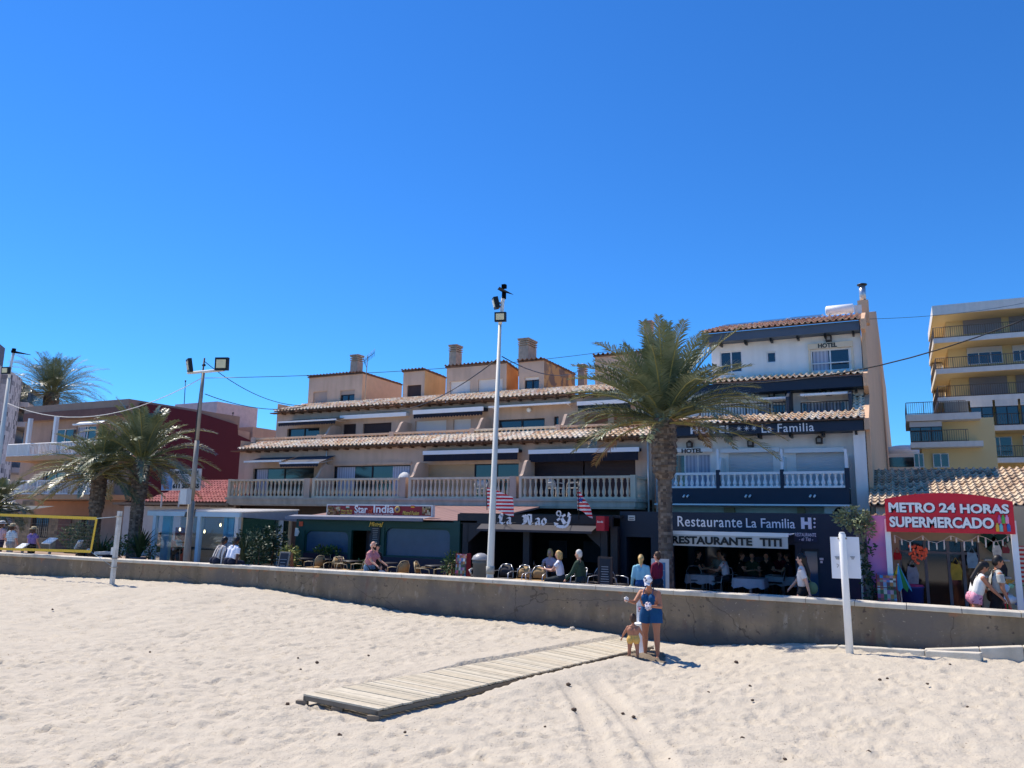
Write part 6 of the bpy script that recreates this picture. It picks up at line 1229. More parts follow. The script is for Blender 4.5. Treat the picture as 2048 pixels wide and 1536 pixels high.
# menu boards
def board(name, label, x0, y0, x1, Y, m_fr, m_p, lines, title=None, tilt=0., fr=.06):
    PZ = TZ if Y > 20.75 else globals()['PZ']
    X0, X1, _, Z1 = pR(x0, y0, x1, 1170, Y); Z1 = at((x0+x1)/2, y0, Y=Y).z; t = thing(name, label, 'sign', ((X0+X1)/2, Y, PZ))
    dy = tilt*(Z1-PZ)
    fo = MB().pris([(X0, Y, PZ+.03), (X1, Y, PZ+.03), (X1, Y+dy, Z1), (X0, Y+dy, Z1)], (0, .05, 0)).build('frame', m_fr, t)
    k = lambda z: Y+dy*(z-PZ)/(Z1-PZ)-.004
    za, zb = PZ+.12, Z1-fr; MB().pris([(X0+fr, k(za), za), (X1-fr, k(za), za), (X1-fr, k(zb), zb), (X0+fr, k(zb), zb)], (0, -.004, 0)).build('panel', m_p, t)
    mb = MB(); n_ = lines; rr = random.Random(x0)
    for i in range(n_):
        z = zb-.22-(zb-za-.3)*i/n_; w = (X1-X0-2*fr)/2*rr.uniform(.55, .9); xm = (X0+X1)/2; mb.box(xm-w, xm+w, k(z)-.008, k(z)-.005, z, z+.018)
    mb.build('menu_lines', smat('menu_ink', (150, 160, 170)), t)
    if title: text_mb(title, (X0+X1)/2-.16, (X0+X1)/2+.16, zb-.14, zb-.05, k(zb)-.012, bold=.02).build('lettering', M_white, t)
    return t, X0, X1, Z1
M_slt = smat('chalkboard', (34, 42, 54), rough=.6)
board('menu_board', 'tall dark framed chalk menu board at the right end of the black bar', 1195, 1114, 1224, 21.2, smat('dark_wood_frame', (72, 62, 58)), M_slt, 11, None, .02)
board('menu_board', 'white framed menu board with blue panel beside the big palm trunk', 1302, 1118, 1337, 20.9, M_offw, smat('menu_blue', (70, 118, 160), rough=.3), 6, None, .03, .09)
t, X0, X1, Z1 = board('chalkboard_sign', 'small grey framed A-board with chalk writing near the green bar', 549, 1104, 569, 20.6, M_gp, M_slt, 7, None, .2, .045)
MB().pris([(X1+.01, 20.65, PZ), (X1+.01, 21.1, PZ), (X1+.01, 20.9, Z1-.03)], (.04, 0, 0)).build('back_leg', smat('brown_leg', (140, 90, 62)), t)
# flags
def flag(name, label, base, tip, pts, stripes, star=True):
    t = thing(name, label, 'flag', base); MB().tube([base, tip], .015, n=5).build('flagpole', M_black, t)
    m_ = banded('red_white_stripes', lin((.80, .10, .16)), lin((.88, .86, .86)), 2, .115, rough=.8)
    (a, b, c, d_) = pts; N = 12; mb = MB()   # a,b hoist bottom/top; c,d fly top/bottom
    for i in range(N+1):
        for j in range(7): s = i/N; v = j/6; p = a.lerp(b, v).lerp(d_.lerp(c, v), s); mb.v.append(tuple(p+Vector((0, .09*sin(s*7+v*1.5)*s, .03*sin(s*5)))))
    mb.f = [[i*7+j, (i+1)*7+j, (i+1)*7+j+1, i*7+j+1] for i in range(N) for j in range(6)]; mb.sm = [True]*len(mb.f); cl = mb.build('cloth', m_, t)
    p = a.lerp(b, .7).lerp(d_.lerp(c, .7), .35); q = MB()
    for i in range(5):
        an_ = pi/2+i*2*pi/5; q.pris([p+Vector((cos(an_)*.11, -.1, sin(an_)*.11)), p+Vector((cos(an_+.63)*.045, -.1, sin(an_+.63)*.045)), p+Vector((0, -.1, 0)), p+Vector((cos(an_-.63)*.045, -.1, sin(an_-.63)*.045))], (0, .01, 0))
    q.build('blue_star', smat('flag_blue', (34, 60, 140)), cl); return t
Yf = 22.5; P = lambda x, y, Y=Yf: at(x, y, Y=Y)
flag('flag', 'red and white striped flag with blue emblem flying behind the central lamp pole', P(974, 1020), P(973, 974), (P(973, 1015), P(974, 975), P(1024, 992), P(1026, 1032)), 7)
flag('flag', 'smaller red and white striped flag drooping above the anchor emblem', P(1158, 1040), P(1156, 962), (P(1155, 1020), P(1155, 978), P(1178, 1010), P(1184, 1035)), 7)
# ================================================================ chairs and tables
def mk_chair(label, fm, sm_, high=.84, group=None, loc=(0, 0, 0)):
    t = thing('terrace_chair', label, 'chair', (0, 0, 0), group)
    mb = MB(); w, d = .25, .24; r = .014
    for s in (-1, 1):
        mb.tube([(s*w, -d, 0), (s*w, -d+.02, .45), (s*w*1.08, -d+.04, .62), (s*w*1.1, 0, .66), (s*w*1.02, d, .66)], r, n=6)
        mb.tube([(s*w*1.0, d+.08, 0), (s*w*.98, d, .45), (s*w*.95, d+.05, .7), (s*.14, d+.1, high)], r, n=6)
    mb.tube([(-.14, d+.1, high), (0, d+.1, high+.02), (.14, d+.1, high)], r, n=6); mb.tube([(-w, -d+.02, .43), (w, -d+.02, .43)], r, n=6); mb.tube([(-w, d, .42), (w, d, .42)], r, n=6); mb.tube([(-w, -d, .2), (w, -d, .2)], r*.8, n=5)
    mb.build('frame', fm, t)
    o = MB().box(-w+.01, w-.01, -d+.01, d, .425, .455).build('seat', sm_, t); bevel(o, .012)
    b = MB(); n = 8; vs = []
    for i in range(n+1):
        x = -.2+.4*i/n; yb_ = .05*(1-(x/.2)**2)
        for z in (.5, high-.02-(abs(x)/.2)**3*.1): vs.append((x, d+.01+yb_+(z-.45)*.18, z))
    b.add(vs, [(2*i, 2*i+2, 2*i+3, 2*i+1) for i in range(n)], True); o = b.build('backrest', sm_, t); md = o.modifiers.new('solid', 'SOLIDIFY'); md.thickness = .02
    return t
def mk_table(label, group=None, cloth=False):
    t = thing('terrace_table', label, 'table', (0, 0, 0), group)
    MB().lathe([(.36, .7), (.37, .715), (.36, .73)], (0, 0, 0), n=20).build('table_top', smat('table_dark', (52, 50, 52), rough=.4), t); mb = MB().tube([(0, 0, .03), (0, 0, .7)], .03, n=8); mb.lathe([(.22, 0), (.2, .03), (.03, .05)], (0, 0, 0), n=14); mb.build('pedestal', M_black, t)
    return t
wick = smat('tan_wicker', (172, 142, 100), rough=.8, var=.15, scale=40); wickd = smat('brown_wicker', (92, 68, 58), rough=.8, var=.2, scale=40); M_fr2 = smat('pale_bamboo_tube', (196, 178, 140), rough=.5)
def place(t, px, py_top, Y, rz, label, group=None, first=[None]):
    o = t if not t.get('used') else copy_tree(t); t['used'] = 1
    if o is not t and 'used' in o: pass
    Y += .35; p = at(px, 1120, Y=Y); o.location = (p.x, Y, TZ if Y > 20.75 else PZ); o.rotation_euler = (0, 0, rz); o['label'] = label; return o
chA = mk_chair('c', M_fr2, wick, group='wicker chairs outside the green bar'); chB = mk_chair('c', M_fr2, wickd, group='wicker chairs outside the green bar'); chC = mk_chair('c', M_alu, wick, group='chairs outside the black bar'); chD = mk_chair('c', M_alu, smat('dark_weave', (60, 58, 62), rough=.8), group='chairs outside the black bar')
for t, px, Y, rz, lb in ((chA, 588, 21.6, 1.9, 'tan wicker chair just right of the A-board, facing right'), (chA, 628, 21.6, -1.7, 'tan wicker chair facing left at the first table of the green bar'), (chB, 640, 22.3, -.4, 'brown wicker chair behind the first table of the green bar'), (chB, 668, 21.2, .1, 'dark brown wicker chair in the middle of the green bar terrace'),
    (chA, 690, 21.3, 1.8, 'tan wicker chair facing right, left of the man in the pink shirt'), (chA, 722, 21.6, -1.6, 'tan wicker chair facing left immediately behind the man in the pink shirt'), (chA, 797, 21.0, -1.9, 'tan wicker chair just right of the pushchair'), (chA, 852, 21.0, 1.8, 'tan wicker chair facing right at the table near the postcard rack'), (chA, 889, 21.2, -1.7, 'tan wicker chair facing left next to the postcard rack')):
    place(t, px, 0, Y, rz, lb)
for t, px, Y, rz, lb in ((chD, 1006, 21.3, .1, 'dark woven chair just right of the central lamp'), (chC, 1038, 21.2, -.15, 'left one of two tan backed aluminium chairs outside the black bar'), (chC, 1073, 21.1, .1, 'right one of two tan backed aluminium chairs outside the black bar'), (chD, 1150, 21.4, -.9, 'dark woven chair behind the walking man in green'),
    (chD, 1180, 21.6, -.7, 'dark woven chair just left of the dark framed menu board'), (chD, 1233, 21.5, 1.2, 'dark woven chair just right of the dark framed menu board'), (chD, 953, 21.8, -1.2, 'dark woven chair half hidden behind the litter bin')):
    place(t, px, 0, Y, rz, lb)
tb_ = mk_table('t', 'terrace tables')
for px, Y, lb in ((606, 21.7, 'round dark table nearest the A-board'), (655, 22.0, 'round dark table in the middle of the green bar terrace'), (706, 21.7, 'round dark table left of the man in pink'), (775, 21.5, 'round dark table behind the pushchair'), (872, 21.4, 'round dark table left of the postcard rack by the green bar'), (1056, 21.9, 'round dark table behind the two tan backed aluminium chairs'), (1100, 21.9, 'round dark table where two women sit at the black bar')):
    place(tb_, px, 0, Y, 0, lb)
for px, lb in ((1068, 'dark beer bottle on the table behind the tan backed chairs'), (1090, 'dark bottle on the table left of the two seated women')):
    c = at(px, 1120, Y=22.25); o = MB().lathe([(.033, 0), (.033, .15), (.013, .2), (.013, .26)], (c.x, 22.25, TZ+.732), n=10).build('bottle', smat('bottle_glass', (60, 40, 24), rough=.1)); tag(o, lb, 'bottle')
# tables with white cloths in the navy restaurant
chE = mk_chair('c', M_alu, M_dark, group='chairs inside the navy restaurant')
for i, (px, Y, lb) in enumerate(((1405, 25.2, 'white clothed table on the left inside the navy restaurant'), (1500, 24.5, 'big white clothed table in the middle of the navy restaurant opening'), (1565, 26.0, 'white clothed table deep on the right inside the navy restaurant'))):
    c = at(px, 1150, Y=Y); t = thing('clothed_table', lb, 'table', (c.x, Y, PZ), 'clothed tables in the navy restaurant'); mb = MB(); w = .45; vs = []; n_ = 28
    for k_ in range(n_):
        a = 2*pi*k_/n_; sx = max(-1, min(1, cos(a)*1.4)); sy = max(-1, min(1, sin(a)*1.4)); vs += [(c.x+w*sx, Y+w*sy, PZ+.75), (c.x+w*sx*(1.03+.03*(k_ % 2)), Y+w*sy*(1.03+.03*(k_ % 2)), PZ+.46+.03*(k_ % 3))]
    mb.add(vs, [(2*k_, 2*((k_+1) % n_), 2*((k_+1) % n_)+1, 2*k_+1) for k_ in range(n_)]+[[2*k_ for k_ in reversed(range(n_))]]); mb.build('tablecloth', smat('table_linen', (190, 196, 206), rough=.9), t)
    MB().tube([(c.x, Y, PZ), (c.x, Y, PZ+.74)], .05, n=8).lathe([(.25, 0), (.25, .04), (.05, .06)], (c.x, Y, PZ), n=12).build('pedestal', M_alu, t)
for px, Y, rz, lb in ((1392, 24.6, .5, 'bent back chair left of the left clothed table in the navy restaurant'), (1440, 24.5, -.6, 'chair with pale rim right of the left clothed table in the navy restaurant'), (1467, 25.4, 1.4, 'chair left of the middle clothed table in the navy restaurant'), (1545, 25.2, -1.3, 'chair right of the middle clothed table in the navy restaurant')): place(chE, px, 0, Y, rz, lb)
# furniture in the glass restaurant
tq = thing('dining_table', 'long dark table with glasses behind the right glass pane', 'table', (0, 0, 0)); MB().box(-.9, .9, -.4, .4, .72, .76).build('table_top', M_black, tq)
for sx in (-.8, .8):
    for sy in (-.33, .33): MB().tube([(sx, sy, 0), (sx, sy, .72)], .025, n=5).build('leg', M_gp, tq)
place(tq, 412, 0, 24.2, 0, tq['label']); tq2 = place(tq, 345, 0, 24.6, 0, 'long dark table behind the left glass pane with diners')
# balcony furniture and dish
chW = mk_chair('c', M_offw, M_offw, group='white plastic chairs on the balconies'); chW['used'] = 0
for px, Y, z, rz, lb in ((962, 28.9, zs1, .4, 'white plastic chair on the third first-floor balcony, right of the lamp pole'), (1112, 28.9, zs1, 1.2, 'left white chair on the rightmost first-floor balcony'), (1146, 28.9, zs1, -1.3, 'right white chair on the rightmost first-floor balcony'), (56, 29.2, z2t, -1.2, 'white plastic chair on the lower balcony of the tan apartment house')):
    o = place(chW, px, 0, Y, rz, lb); p = at(px, 985, Y=Y); o.location = (p.x, Y, z)
for t in [o for o in bpy.data.objects if 'used' in o]: del t['used']
c = at(806, 953, Y=28.9); t = thing('satellite_dish', 'small white satellite dish behind the second first-floor balustrade', 'satellite dish', (c.x, 28.9, zs1)); MB().lathe([(.02, 0), (.2, .03), (.32, .09), (.31, .1), (.02, .02)], (0, 0, 0), n=18).xf(Matrix.Translation(c) @ Matrix.Rotation(1.25, 4, 'X') @ Matrix.Rotation(pi, 4, 'X')).build('dish', M_offw, t); MB().tube([(c.x, 28.95, zs1), (c.x, 28.95, c.z)], .02, n=5).build('mast', M_gp, t)
for px, Y, zz0, zz1, lb in ((652, YW-.06, zs1, ZE1-.02, 'thin white drainpipe between the first and second balconies'), (1296, YW-.06, PZ, ZE1-.02, 'thin white drainpipe at the right end of the apartment block')):
    x = at(px, 930, Y=Y).x; o = MB().tube([(x, Y, zz0), (x, Y, zz1)], .035, n=7).build('drain_pipe', M_offw); tag(o, lb, 'pipe')
# ================================================================ plants
pot_plant(205, 1066, 20.6, 'broad leaved plant in a dark pot beside the volleyball post', 'blade', n=34, size=.12, w=.8, seed=3)
pot_plant(242, 1072, 21.0, 'leafy shrub in a pot just right of the volleyball post', 'bush', w=.5, n=320, size=.13, seed=4, leafm=M_leaf)
pot_plant(283, 1052, 21.4, 'large dark leaved plant in a dark pot at the foot of the right palm', 'blade', n=40, size=.16, w=.7, seed=5, pot=(.3, .5))
pot_plant(303, 1085, 21.6, 'small shrub in a pale blue pot at the left corner of the glass restaurant', 'bush', w=.35, n=200, size=.1, seed=6, potm=smat('pale_blue_pot', (150, 176, 190)))
pot_plant(492, 1062, 21.2, 'tall dark grassy plant in a purple grey trough right of the seated men', 'blade', n=150, size=.05, w=.5, seed=7, pot=(.34, .42), potm=smat('plum_pot', (70, 64, 92)))
pot_plant(512, 1058, 22.0, 'wide dark shrub growing along the side glass of the restaurant', 'bush', n=700, size=.14, w=.8, seed=8, pot=(.3, .4), leafm=M_leafD)
pot_plant(520, 1075, 21.0, 'dark feathery shrub in a white pot left of the A-board', 'bush', n=420, size=.12, w=.42, seed=9, pot=(.24, .4), potm=M_offw, leafm=M_leafD)
pot_plant(548, 1052, 22.2, 'tall dark bush between the glass restaurant and the green bar', 'bush', n=600, size=.14, w=.55, seed=10, leafm=M_leafD)
pot_plant(581, 1092, 21.6, 'yellow green variegated shrub at the left corner of the green bar', 'bush', n=260, size=.14, w=.32, seed=12, leafm=smat('variegated_leaf', (128, 132, 66), var=.35, scale=12))
pot_plant(727, 1118, 22.2, 'small green pot plant behind the man in pink', 'bush', n=120, size=.1, w=.22, seed=13)
pot_plant(904, 1105, 21.2, 'small leafy shrub leaning out left of the postcard rack', 'bush', n=240, size=.12, w=.3, seed=14)
for px, lb in ((645, 'clump of green leaves behind the left window of the green bar'), (665, 'pale green leaves behind the right part of the left window of the green bar')):
    c = at(px, 1102, Y=22.9); o = leafclump((c.x, 22.85, c.z), .35, .14, 90, .13, px, ry=.08, up=.5).build('window_plant', M_leaf); tag(o, lb, 'plant')
# bush and olive tree
c = at(157, 1072, Y=21.5); t = thing('shrub', 'round grey green shrub behind the parked motorbike', 'plant', (c.x, 21.5, PZ)); leafclump(c, .75, .55, 700, .14, 15).build('foliage', smat('olive_leaf', (118, 126, 92), var=.3, scale=10), t); MB().tube([(c.x, 21.5, PZ), c], .04, n=6).build('stem', M_beam, t)
b0 = at(1752, 1200, Y=20.8); b0.z = PZ; tt = thing('olive_tree', 'scraggly olive tree with grey trunk growing between the navy restaurant and the pink wall', 'tree', b0)
pts = [b0]+[at(px, py, Y=20.8) for px, py in ((1736, 1160), (1730, 1120), (1722, 1085), (1712, 1060))]; MB().tube(pts, [.09, .08, .07, .06, .05], n=8).build('trunk', smat('olive_bark', (120, 112, 104), rough=.95, var=.2, scale=8, bump=.5), tt)
mb = MB()
for px, py in ((1695, 1035), (1712, 1022), (1730, 1040)): mb.tube([pts[-1], at(px, py, Y=20.8)], [.04, .015], n=5)
mb.build('limbs', _mats['olive_bark'], tt)
mo = _mats['olive_leaf']
mb = leafclump(at(1703, 1037, Y=20.8), .42, .27, 520, .1, 16); q = leafclump(at(1724, 1052, Y=20.8), .28, .35, 260, .1, 17); mb.add(q.v, q.f); mb.build('crown', mo, tt)
for px, py, r_ in ((1735, 1100, .17), (1727, 1130, .12), (1736, 1155, .16), (1745, 1185, .16)): leafclump(at(px, py, Y=20.6), r_, r_*1.2, 60, .11, px).build('trunk_shoot', M_leafD, tt)
dp = MB().tube([at(1722, 1080, Y=20.95), at(1726, 1200, Y=20.95)], .03, n=6).build('drain_pipe', M_offw); tag(dp, 'thin white pipe running down at the right end of the navy restaurant', 'pipe')
# low bushes at the left edge, dark canopy
c = at(-30, 1010, Y=24.5); c2 = at(30, 1010, Y=24.5); t = thing('parasol_canopy', 'dark blue canopy over a terrace at the left picture edge', 'canopy', (c.x, 24.5, PZ)); zc_ = at(10, 1030, Y=24.5).z
MB().add([(c.x-2, 23.5, zc_), (c2.x, 23.5, zc_), (c2.x+.2, 26.5, zc_+.5), (c.x-2, 26.5, zc_+.5), (c.x-2, 23.5, zc_-.25), (c2.x, 23.5, zc_-.25)], [(0, 1, 2, 3), (4, 5, 1, 0)]).build('canopy', smat('night_blue_canvas', (30, 48, 66)), t); MB().tube([(c2.x-.1, 23.6, PZ), (c2.x-.1, 23.6, zc_)], .03, n=6).build('pole', M_black, t)
for px, py, Y, lb, w in ((100, 1082, 20.2, 'white tilted information panel on a single leg, right of the purple topped walker', .27), (44, 1093, 19.9, 'lower white information panel between the hatted walkers', .22)):
    c = at(px, py, Y=Y); t = thing('information_panel', lb, 'sign', (c.x, Y, PZ), 'information panels'); MB().pris([c+Vector((-w-.06, -.12, -.12)), c+Vector((w-.06, -.12, -.12)), c+Vector((w+.06, .12, .1)), c+Vector((-w+.06, .12, .1))], (0, -.02, .03)).build('panel', M_white, t)
    MB().box(c.x-.04, c.x+.04, Y, Y+.08, PZ, c.z-.05).build('leg', M_gp, t); MB().pris([c+Vector((-.1, -.05, -.055)), c+Vector((.1, -.05, -.055)), c+Vector((.1, .06, .038)), c+Vector((-.1, .06, .038))], (0, -.012, .018)).build('printed_map', smat('map_print', (120, 130, 140)), t)
# ================================================================ motorbike and scooter
def wheel(parent, c, r_, w=.1):
    o = MB().lathe([(r_-.07, -w/2), (r_, -w/3), (r_, w/3), (r_-.07, w/2)], (0, 0, 0), n=22).xf(Matrix.Translation(c) @ Matrix.Rotation(pi/2, 4, 'X')).build('wheel', smat('tyre_rubber', (30, 30, 32), rough=.8), parent)
    MB().lathe([(.05, -w/2-.01), (r_-.08, -w/2-.006), (r_-.08, w/2+.006), (.05, w/2+.01)], (0, 0, 0), n=14).xf(Matrix.Translation(c) @ Matrix.Rotation(pi/2, 4, 'X')).build('rim', M_alu, o); return o
c = at(157, 1100, Y=20.3); mk = thing('motorbike', 'black motorbike with luggage rack parked behind the volleyball net', 'motorbike', (c.x, 20.3, PZ)); b = Vector((c.x, 20.3, PZ))
for s in (-.68, .68): wheel(mk, b+Vector((s, 0, .31)), .31)
MB().tube([b+Vector((-.68, 0, .31)), b+Vector((-.3, 0, .42)), b+Vector((.25, 0, .45)), b+Vector((.45, 0, .85)), b+Vector((.68, 0, .31))], .045, n=6).build('frame', M_black, mk)
MB().ball(b+Vector((0, 0, .48)), .23, n=12, k=8, sc=(1.2, .7, .8)).build('engine', M_gp, mk); MB().ball(b+Vector((.18, 0, .78)), .22, n=12, k=8, sc=(1.25, .7, .6)).build('fuel_tank', smat('gloss_black', (16, 16, 20), rough=.2), mk)
o = MB().box(b.x-.75, b.x-.02, b.y-.13, b.y+.13, b.z+.74, b.z+.83).build('saddle', M_dark, mk); bevel(o, .04, 3)
MB().tube([b+Vector((.42, -.36, 1.02)), b+Vector((.5, -.15, 1.0)), b+Vector((.5, .15, 1.0)), b+Vector((.42, .36, 1.02))], .018, n=6).build('handlebar', M_black, mk)
MB().tube([b+Vector((.45, -.3, 1.02)), b+Vector((.5, -.34, 1.2))], .01, n=4).ball(b+Vector((.5, -.36, 1.22)), .06, n=8, k=5).build('mirror', M_offw, mk)
MB().pris([b+Vector((-.15, -.1, .95)), b+Vector((-.1, -.1, .92)), b+Vector((.12, -.1, 1.25)), b+Vector((.07, -.1, 1.28))], (0, .2, 0)).build('windshield_panel', M_offw, mk)
MB().ball(b+Vector((.62, 0, .88)), .09, n=10, k=6).build('headlight', M_offw, mk); MB().pris([b+Vector((-.98, -.05, .45)), b+Vector((-.68, -.05, .66)), b+Vector((-.4, -.05, .6)), b+Vector((-.68, -.05, .6))], (0, .1, 0)).build('rear_mudguard', M_offw, mk)
c = at(213, 1105, Y=20.1); sc_ = thing('scooter', 'dark scooter with white stripes seen from behind beside the volleyball post', 'scooter', (c.x, 20.1, PZ)); b = Vector((c.x, 20.1, PZ))
o = wheel(sc_, b+Vector((0, -.3, .25)), .25); o = MB().box(b.x-.2, b.x+.2, b.y-.35, b.y+.3, b.z+.3, b.z+.8).build('body', _mats['gloss_black'], sc_); bevel(o, .09, 3)
MB().box(b.x-.17, b.x+.17, b.y-.4, b.y+.1, b.z+.8, b.z+.9).build('saddle', M_offw, sc_)
for i in range(3): MB().pris([b+Vector((-.02+i*.07, -.365, .38)), b+Vector((.02+i*.07, -.365, .38)), b+Vector((.12+i*.07, -.365, .75)), b+Vector((.08+i*.07, -.365, .75))], (0, .01, 0)).build('white_stripe', M_white, sc_)
MB().tube([b+Vector((-.3, .35, 1.05)), b+Vector((0, .35, 1.0)), b+Vector((.3, .35, 1.05))], .02, n=5).build('handlebar', M_black, sc_)
# ================================================================ goods in front of the supermarket
def fold_umbrella():
    a = at(1796, 1127, Y=20.8); b = at(1806, 1212, Y=20.8); t = thing('beach_umbrella', 'folded green, yellow and blue beach umbrella leaning at the left supermarket post', 'umbrella', (b.x, 20.8, PZ)); MB().tube([(b.x, 20.8, PZ), a], .015, n=5).build('shaft', M_offw, t)
    cols = ((40, 130, 60), (220, 170, 40), (60, 150, 190), (40, 120, 60), (60, 150, 190)); ctr = at(1799, 1172, Y=20.8)
    for i, cc in enumerate(cols):
        mb = MB(); t0 = pi+(i)*pi/5; t1 = t0+pi/5; mb.add([a, ctr+Vector((cos(t0)*.24, sin(t0)*.2, -.02)), ctr+Vector((cos((t0+t1)/2)*.27, sin((t0+t1)/2)*.23, -.12)), ctr+Vector((cos(t1)*.24, sin(t1)*.2, -.02))], [(0, 1, 2), (0, 2, 3)]); mb.build('canopy_panel', smat('canopy_%d_%d' % (cc[0], i), cc, rough=.8), t)
fold_umbrella()
c = at(1822, 1172, Y=21.5); t = thing('blue_tub', 'big dark blue plastic tub in front of the supermarket window', 'tub', (c.x, 21.5, PZ)); MB().lathe([(.2, 0), (.27, c.z-PZ-.04), (.29, c.z-PZ-.03), (.29, c.z-PZ), (.25, c.z-PZ)], (c.x, 21.5, PZ), n=20).build('body', smat('tub_blue', (24, 50, 120), rough=.4), t)
MB().lathe([(.28, 0), (.26, .03), (.05, .05)], (c.x, 21.5, c.z+.003), n=20).build('pink_lid', smat('lid_pink', (160, 60, 110)), t)
c = at(1835, 1105, Y=21.3); mb = MB(); r_ = random.Random(4)
for _ in range(60): a = r_.uniform(0, 2*pi); q = r_.random()**.5; x = .2*q*cos(a); z = .2*q*sin(a)+.1*abs(cos(a))*q; z = z-.06; mb.ball(c+Vector((x, r_.uniform(-.04, .04), z)), .035, n=5, k=3)
o = mb.build('hanging_garland', smat('coral_orange', (240, 104, 70), rough=.7)); tag(o, 'coral orange heart shaped garland hanging under the supermarket sign', 'decoration')
mb = MB(); a, b = at(1998, 1152, Y=21.2), at(2034, 1232, Y=21.2)
for i in range(6): x = a.x+(b.x-a.x)*(i+.5)/6.5; mb.tube([(x, 21.2+.02*i, PZ+.1), (x-.1, 21.3, (a.z+PZ)/2), (x-.16, 21.35, a.z-.03*abs(i-2))], .055, n=8)
o = mb.build('air_mattress', smat('mattress_red', (214, 46, 66), rough=.35)); tag(o, 'red ribbed inflatable mattress standing at the right supermarket post', 'air mattress')
c = at(2016, 1190, Y=20.9); t = thing('inflatable_toy', 'white and green inflatable unicorn float on a green stand at the right edge', 'inflatable', (c.x, 20.9, PZ))
MB().ball(c+Vector((0, 0, -.1)), .16, n=12, k=8, sc=(1.2, .8, .6)).tube([c+Vector((-.05, 0, -.1)), c+Vector((-.06, 0, .1)), c+Vector((.02, 0, .22))], [.1, .08, .06], n=8).build('body', M_white, t); MB().tube([c+Vector((.02, 0, .22)), c+Vector((.12, 0, .18))], [.06, .04], n=8).build('muzzle', smat('toy_mint', (150, 210, 170)), t)
for i in range(4): MB().tube([c+Vector((-.06+.02*i, 0, .2)), c+Vector((.0+.05*i, -.02, .34))], .014, n=4).build('mane', smat('mane_orange', (240, 170, 70)), t)
MB().ball(c+Vector((.22, 0, -.14)), .13, n=10, k=6, sc=(1, .6, .8)).build('blue_wing', smat('toy_blue', (70, 110, 190)), t); mb = MB().tube([(c.x, 21.05, PZ), (c.x-.03, 21.05, PZ+1.35)], .02, n=5); mb.tube([(c.x-.45, 21.05, PZ+1.15), (c.x+.4, 21.05, PZ+1.1)], .015, n=5); mb.build('display_stand', smat('stand_green', (70, 130, 60)), t)
X0, X1, Z0, Z1 = pR(2036, 1092, 2075, 1165, 21.5); o = MB().box(X0, X1, 21.5, 21.53, Z0, Z1).build('striped_towel', banded('red_white_towel', lin((.72, .2, .2)), lin((.8, .76, .7)), 2, .1)); tag(o, 'red and white striped towel hanging outside at the right picture edge', 'towel')
for i, (px, py, s, cc, lb) in enumerate(((1913, 1143, .16, (170, 144, 50), 'yellow bag hanging in the supermarket window'), (1795, 1112, .12, (180, 30, 40), 'glossy red foil balloons at the left supermarket post'), (1826, 1150, .17, (150, 160, 170), 'grey net of beach balls behind the folded umbrella'), (1945, 1120, .15, (120, 150, 170), 'pale blue shirt hanging in the supermarket doorway'), (1994, 1102, .12, (220, 214, 200), 'white shell wind chime on the beige shop wall'), (2012, 1100, .1, (150, 60, 60), 'small red hat hanging on the beige shop wall'), (2006, 1140, .12, (50, 48, 52), 'dark bag hanging above the red air mattress'))):
    c = at(px, py, Y=22.0); k_ = s*.8; hb_ = s*(1.3 if i not in (1, 5) else .8)
    mb = MB().pris([c+Vector((-k_*.75, 0, hb_)), c+Vector((-k_, 0, 0)), c+Vector((-k_*.85, 0, -hb_)), c+Vector((k_*.8, 0, -hb_*.95)), c+Vector((k_, 0, .1*hb_)), c+Vector((k_*.6, 0, hb_)), c+Vector((k_*.2, 0, hb_*.8)), c+Vector((-k_*.2, 0, hb_*.85))], (0, .06, 0)); mb.tube([c+Vector((-k_*.5, .03, hb_)), c+Vector((0, .03, hb_+.12)), c+Vector((k_*.5, .03, hb_))], .01, n=4); o = mb.build('hanging_goods', smat('goods%d' % i, cc, rough=.7, var=.25, scale=9)); tag(o, lb, 'beach goods')
gp = thing('light_garland', 'string of short hanging tube lights under the red supermarket sign', 'garland', at(1900, 1085, Y=21)); L_ = [(1789, 1070, 1086), (1803, 1078, 1090), (1820, 1084, 1103), (1845, 1071, 1080), (1857, 1082, 1100), (1873, 1086, 1099), (1888, 1080, 1099), (1901, 1071, 1080), (1912, 1075, 1085), (1928, 1083, 1101), (1944, 1079, 1091), (1956, 1071, 1085), (1971, 1075, 1095), (1987, 1084, 1096), (2005, 1080, 1092), (2015, 1072, 1083)]
mb = MB().tube([at(x, y, Y=21) for x, y, _ in L_], .006, n=4); mb.build('wire', M_offw, gp)
for x, y, y2 in L_: MB().tube([at(x, y, Y=21), at(x+1, y2, Y=21)], .018, n=5).build('tube_light', M_offw, gp)
# ================================================================ people
from mathutils import Euler
def cap(mb, p0, r0, p1, r1, n=12, flat=1., ends=True):
    p0, p1 = Vector(p0), Vector(p1); d = p1-p0
    if d.length < 1e-4: mb.ball(p0, r0, n, 8); return
    d.normalize(); a = d.cross(Vector((0, 1, 0)));
    if a.length < 1e-2: a = d.cross(Vector((1, 0, 0)))
    a.normalize(); b = a.cross(d); P = []
    for i in range(4): t = i/4*pi/2; P.append((p0-d*r0*cos(t), r0*sin(t)+1e-4)) if ends else None
    P.append((p0, r0)); P.append((p1, r1))
    if ends:
        for i in range(1, 5): t = i/4*pi/2; P.append((p1+d*r1*sin(t), r1*cos(t)+1e-4))
    vs = [c+(a*cos(2*pi*j/n)+b*sin(2*pi*j/n)*flat)*r for c, r in P for j in range(n)]; k = len(P)
    fs = [[i*n+j, i*n+(j+1) % n, (i+1)*n+(j+1) % n, (i+1)*n+j] for i in range(k-1) for j in range(n)]+[list(reversed(range(n))), [(k-1)*n+j for j in range(n)]]
    mb.add(vs, fs, True)
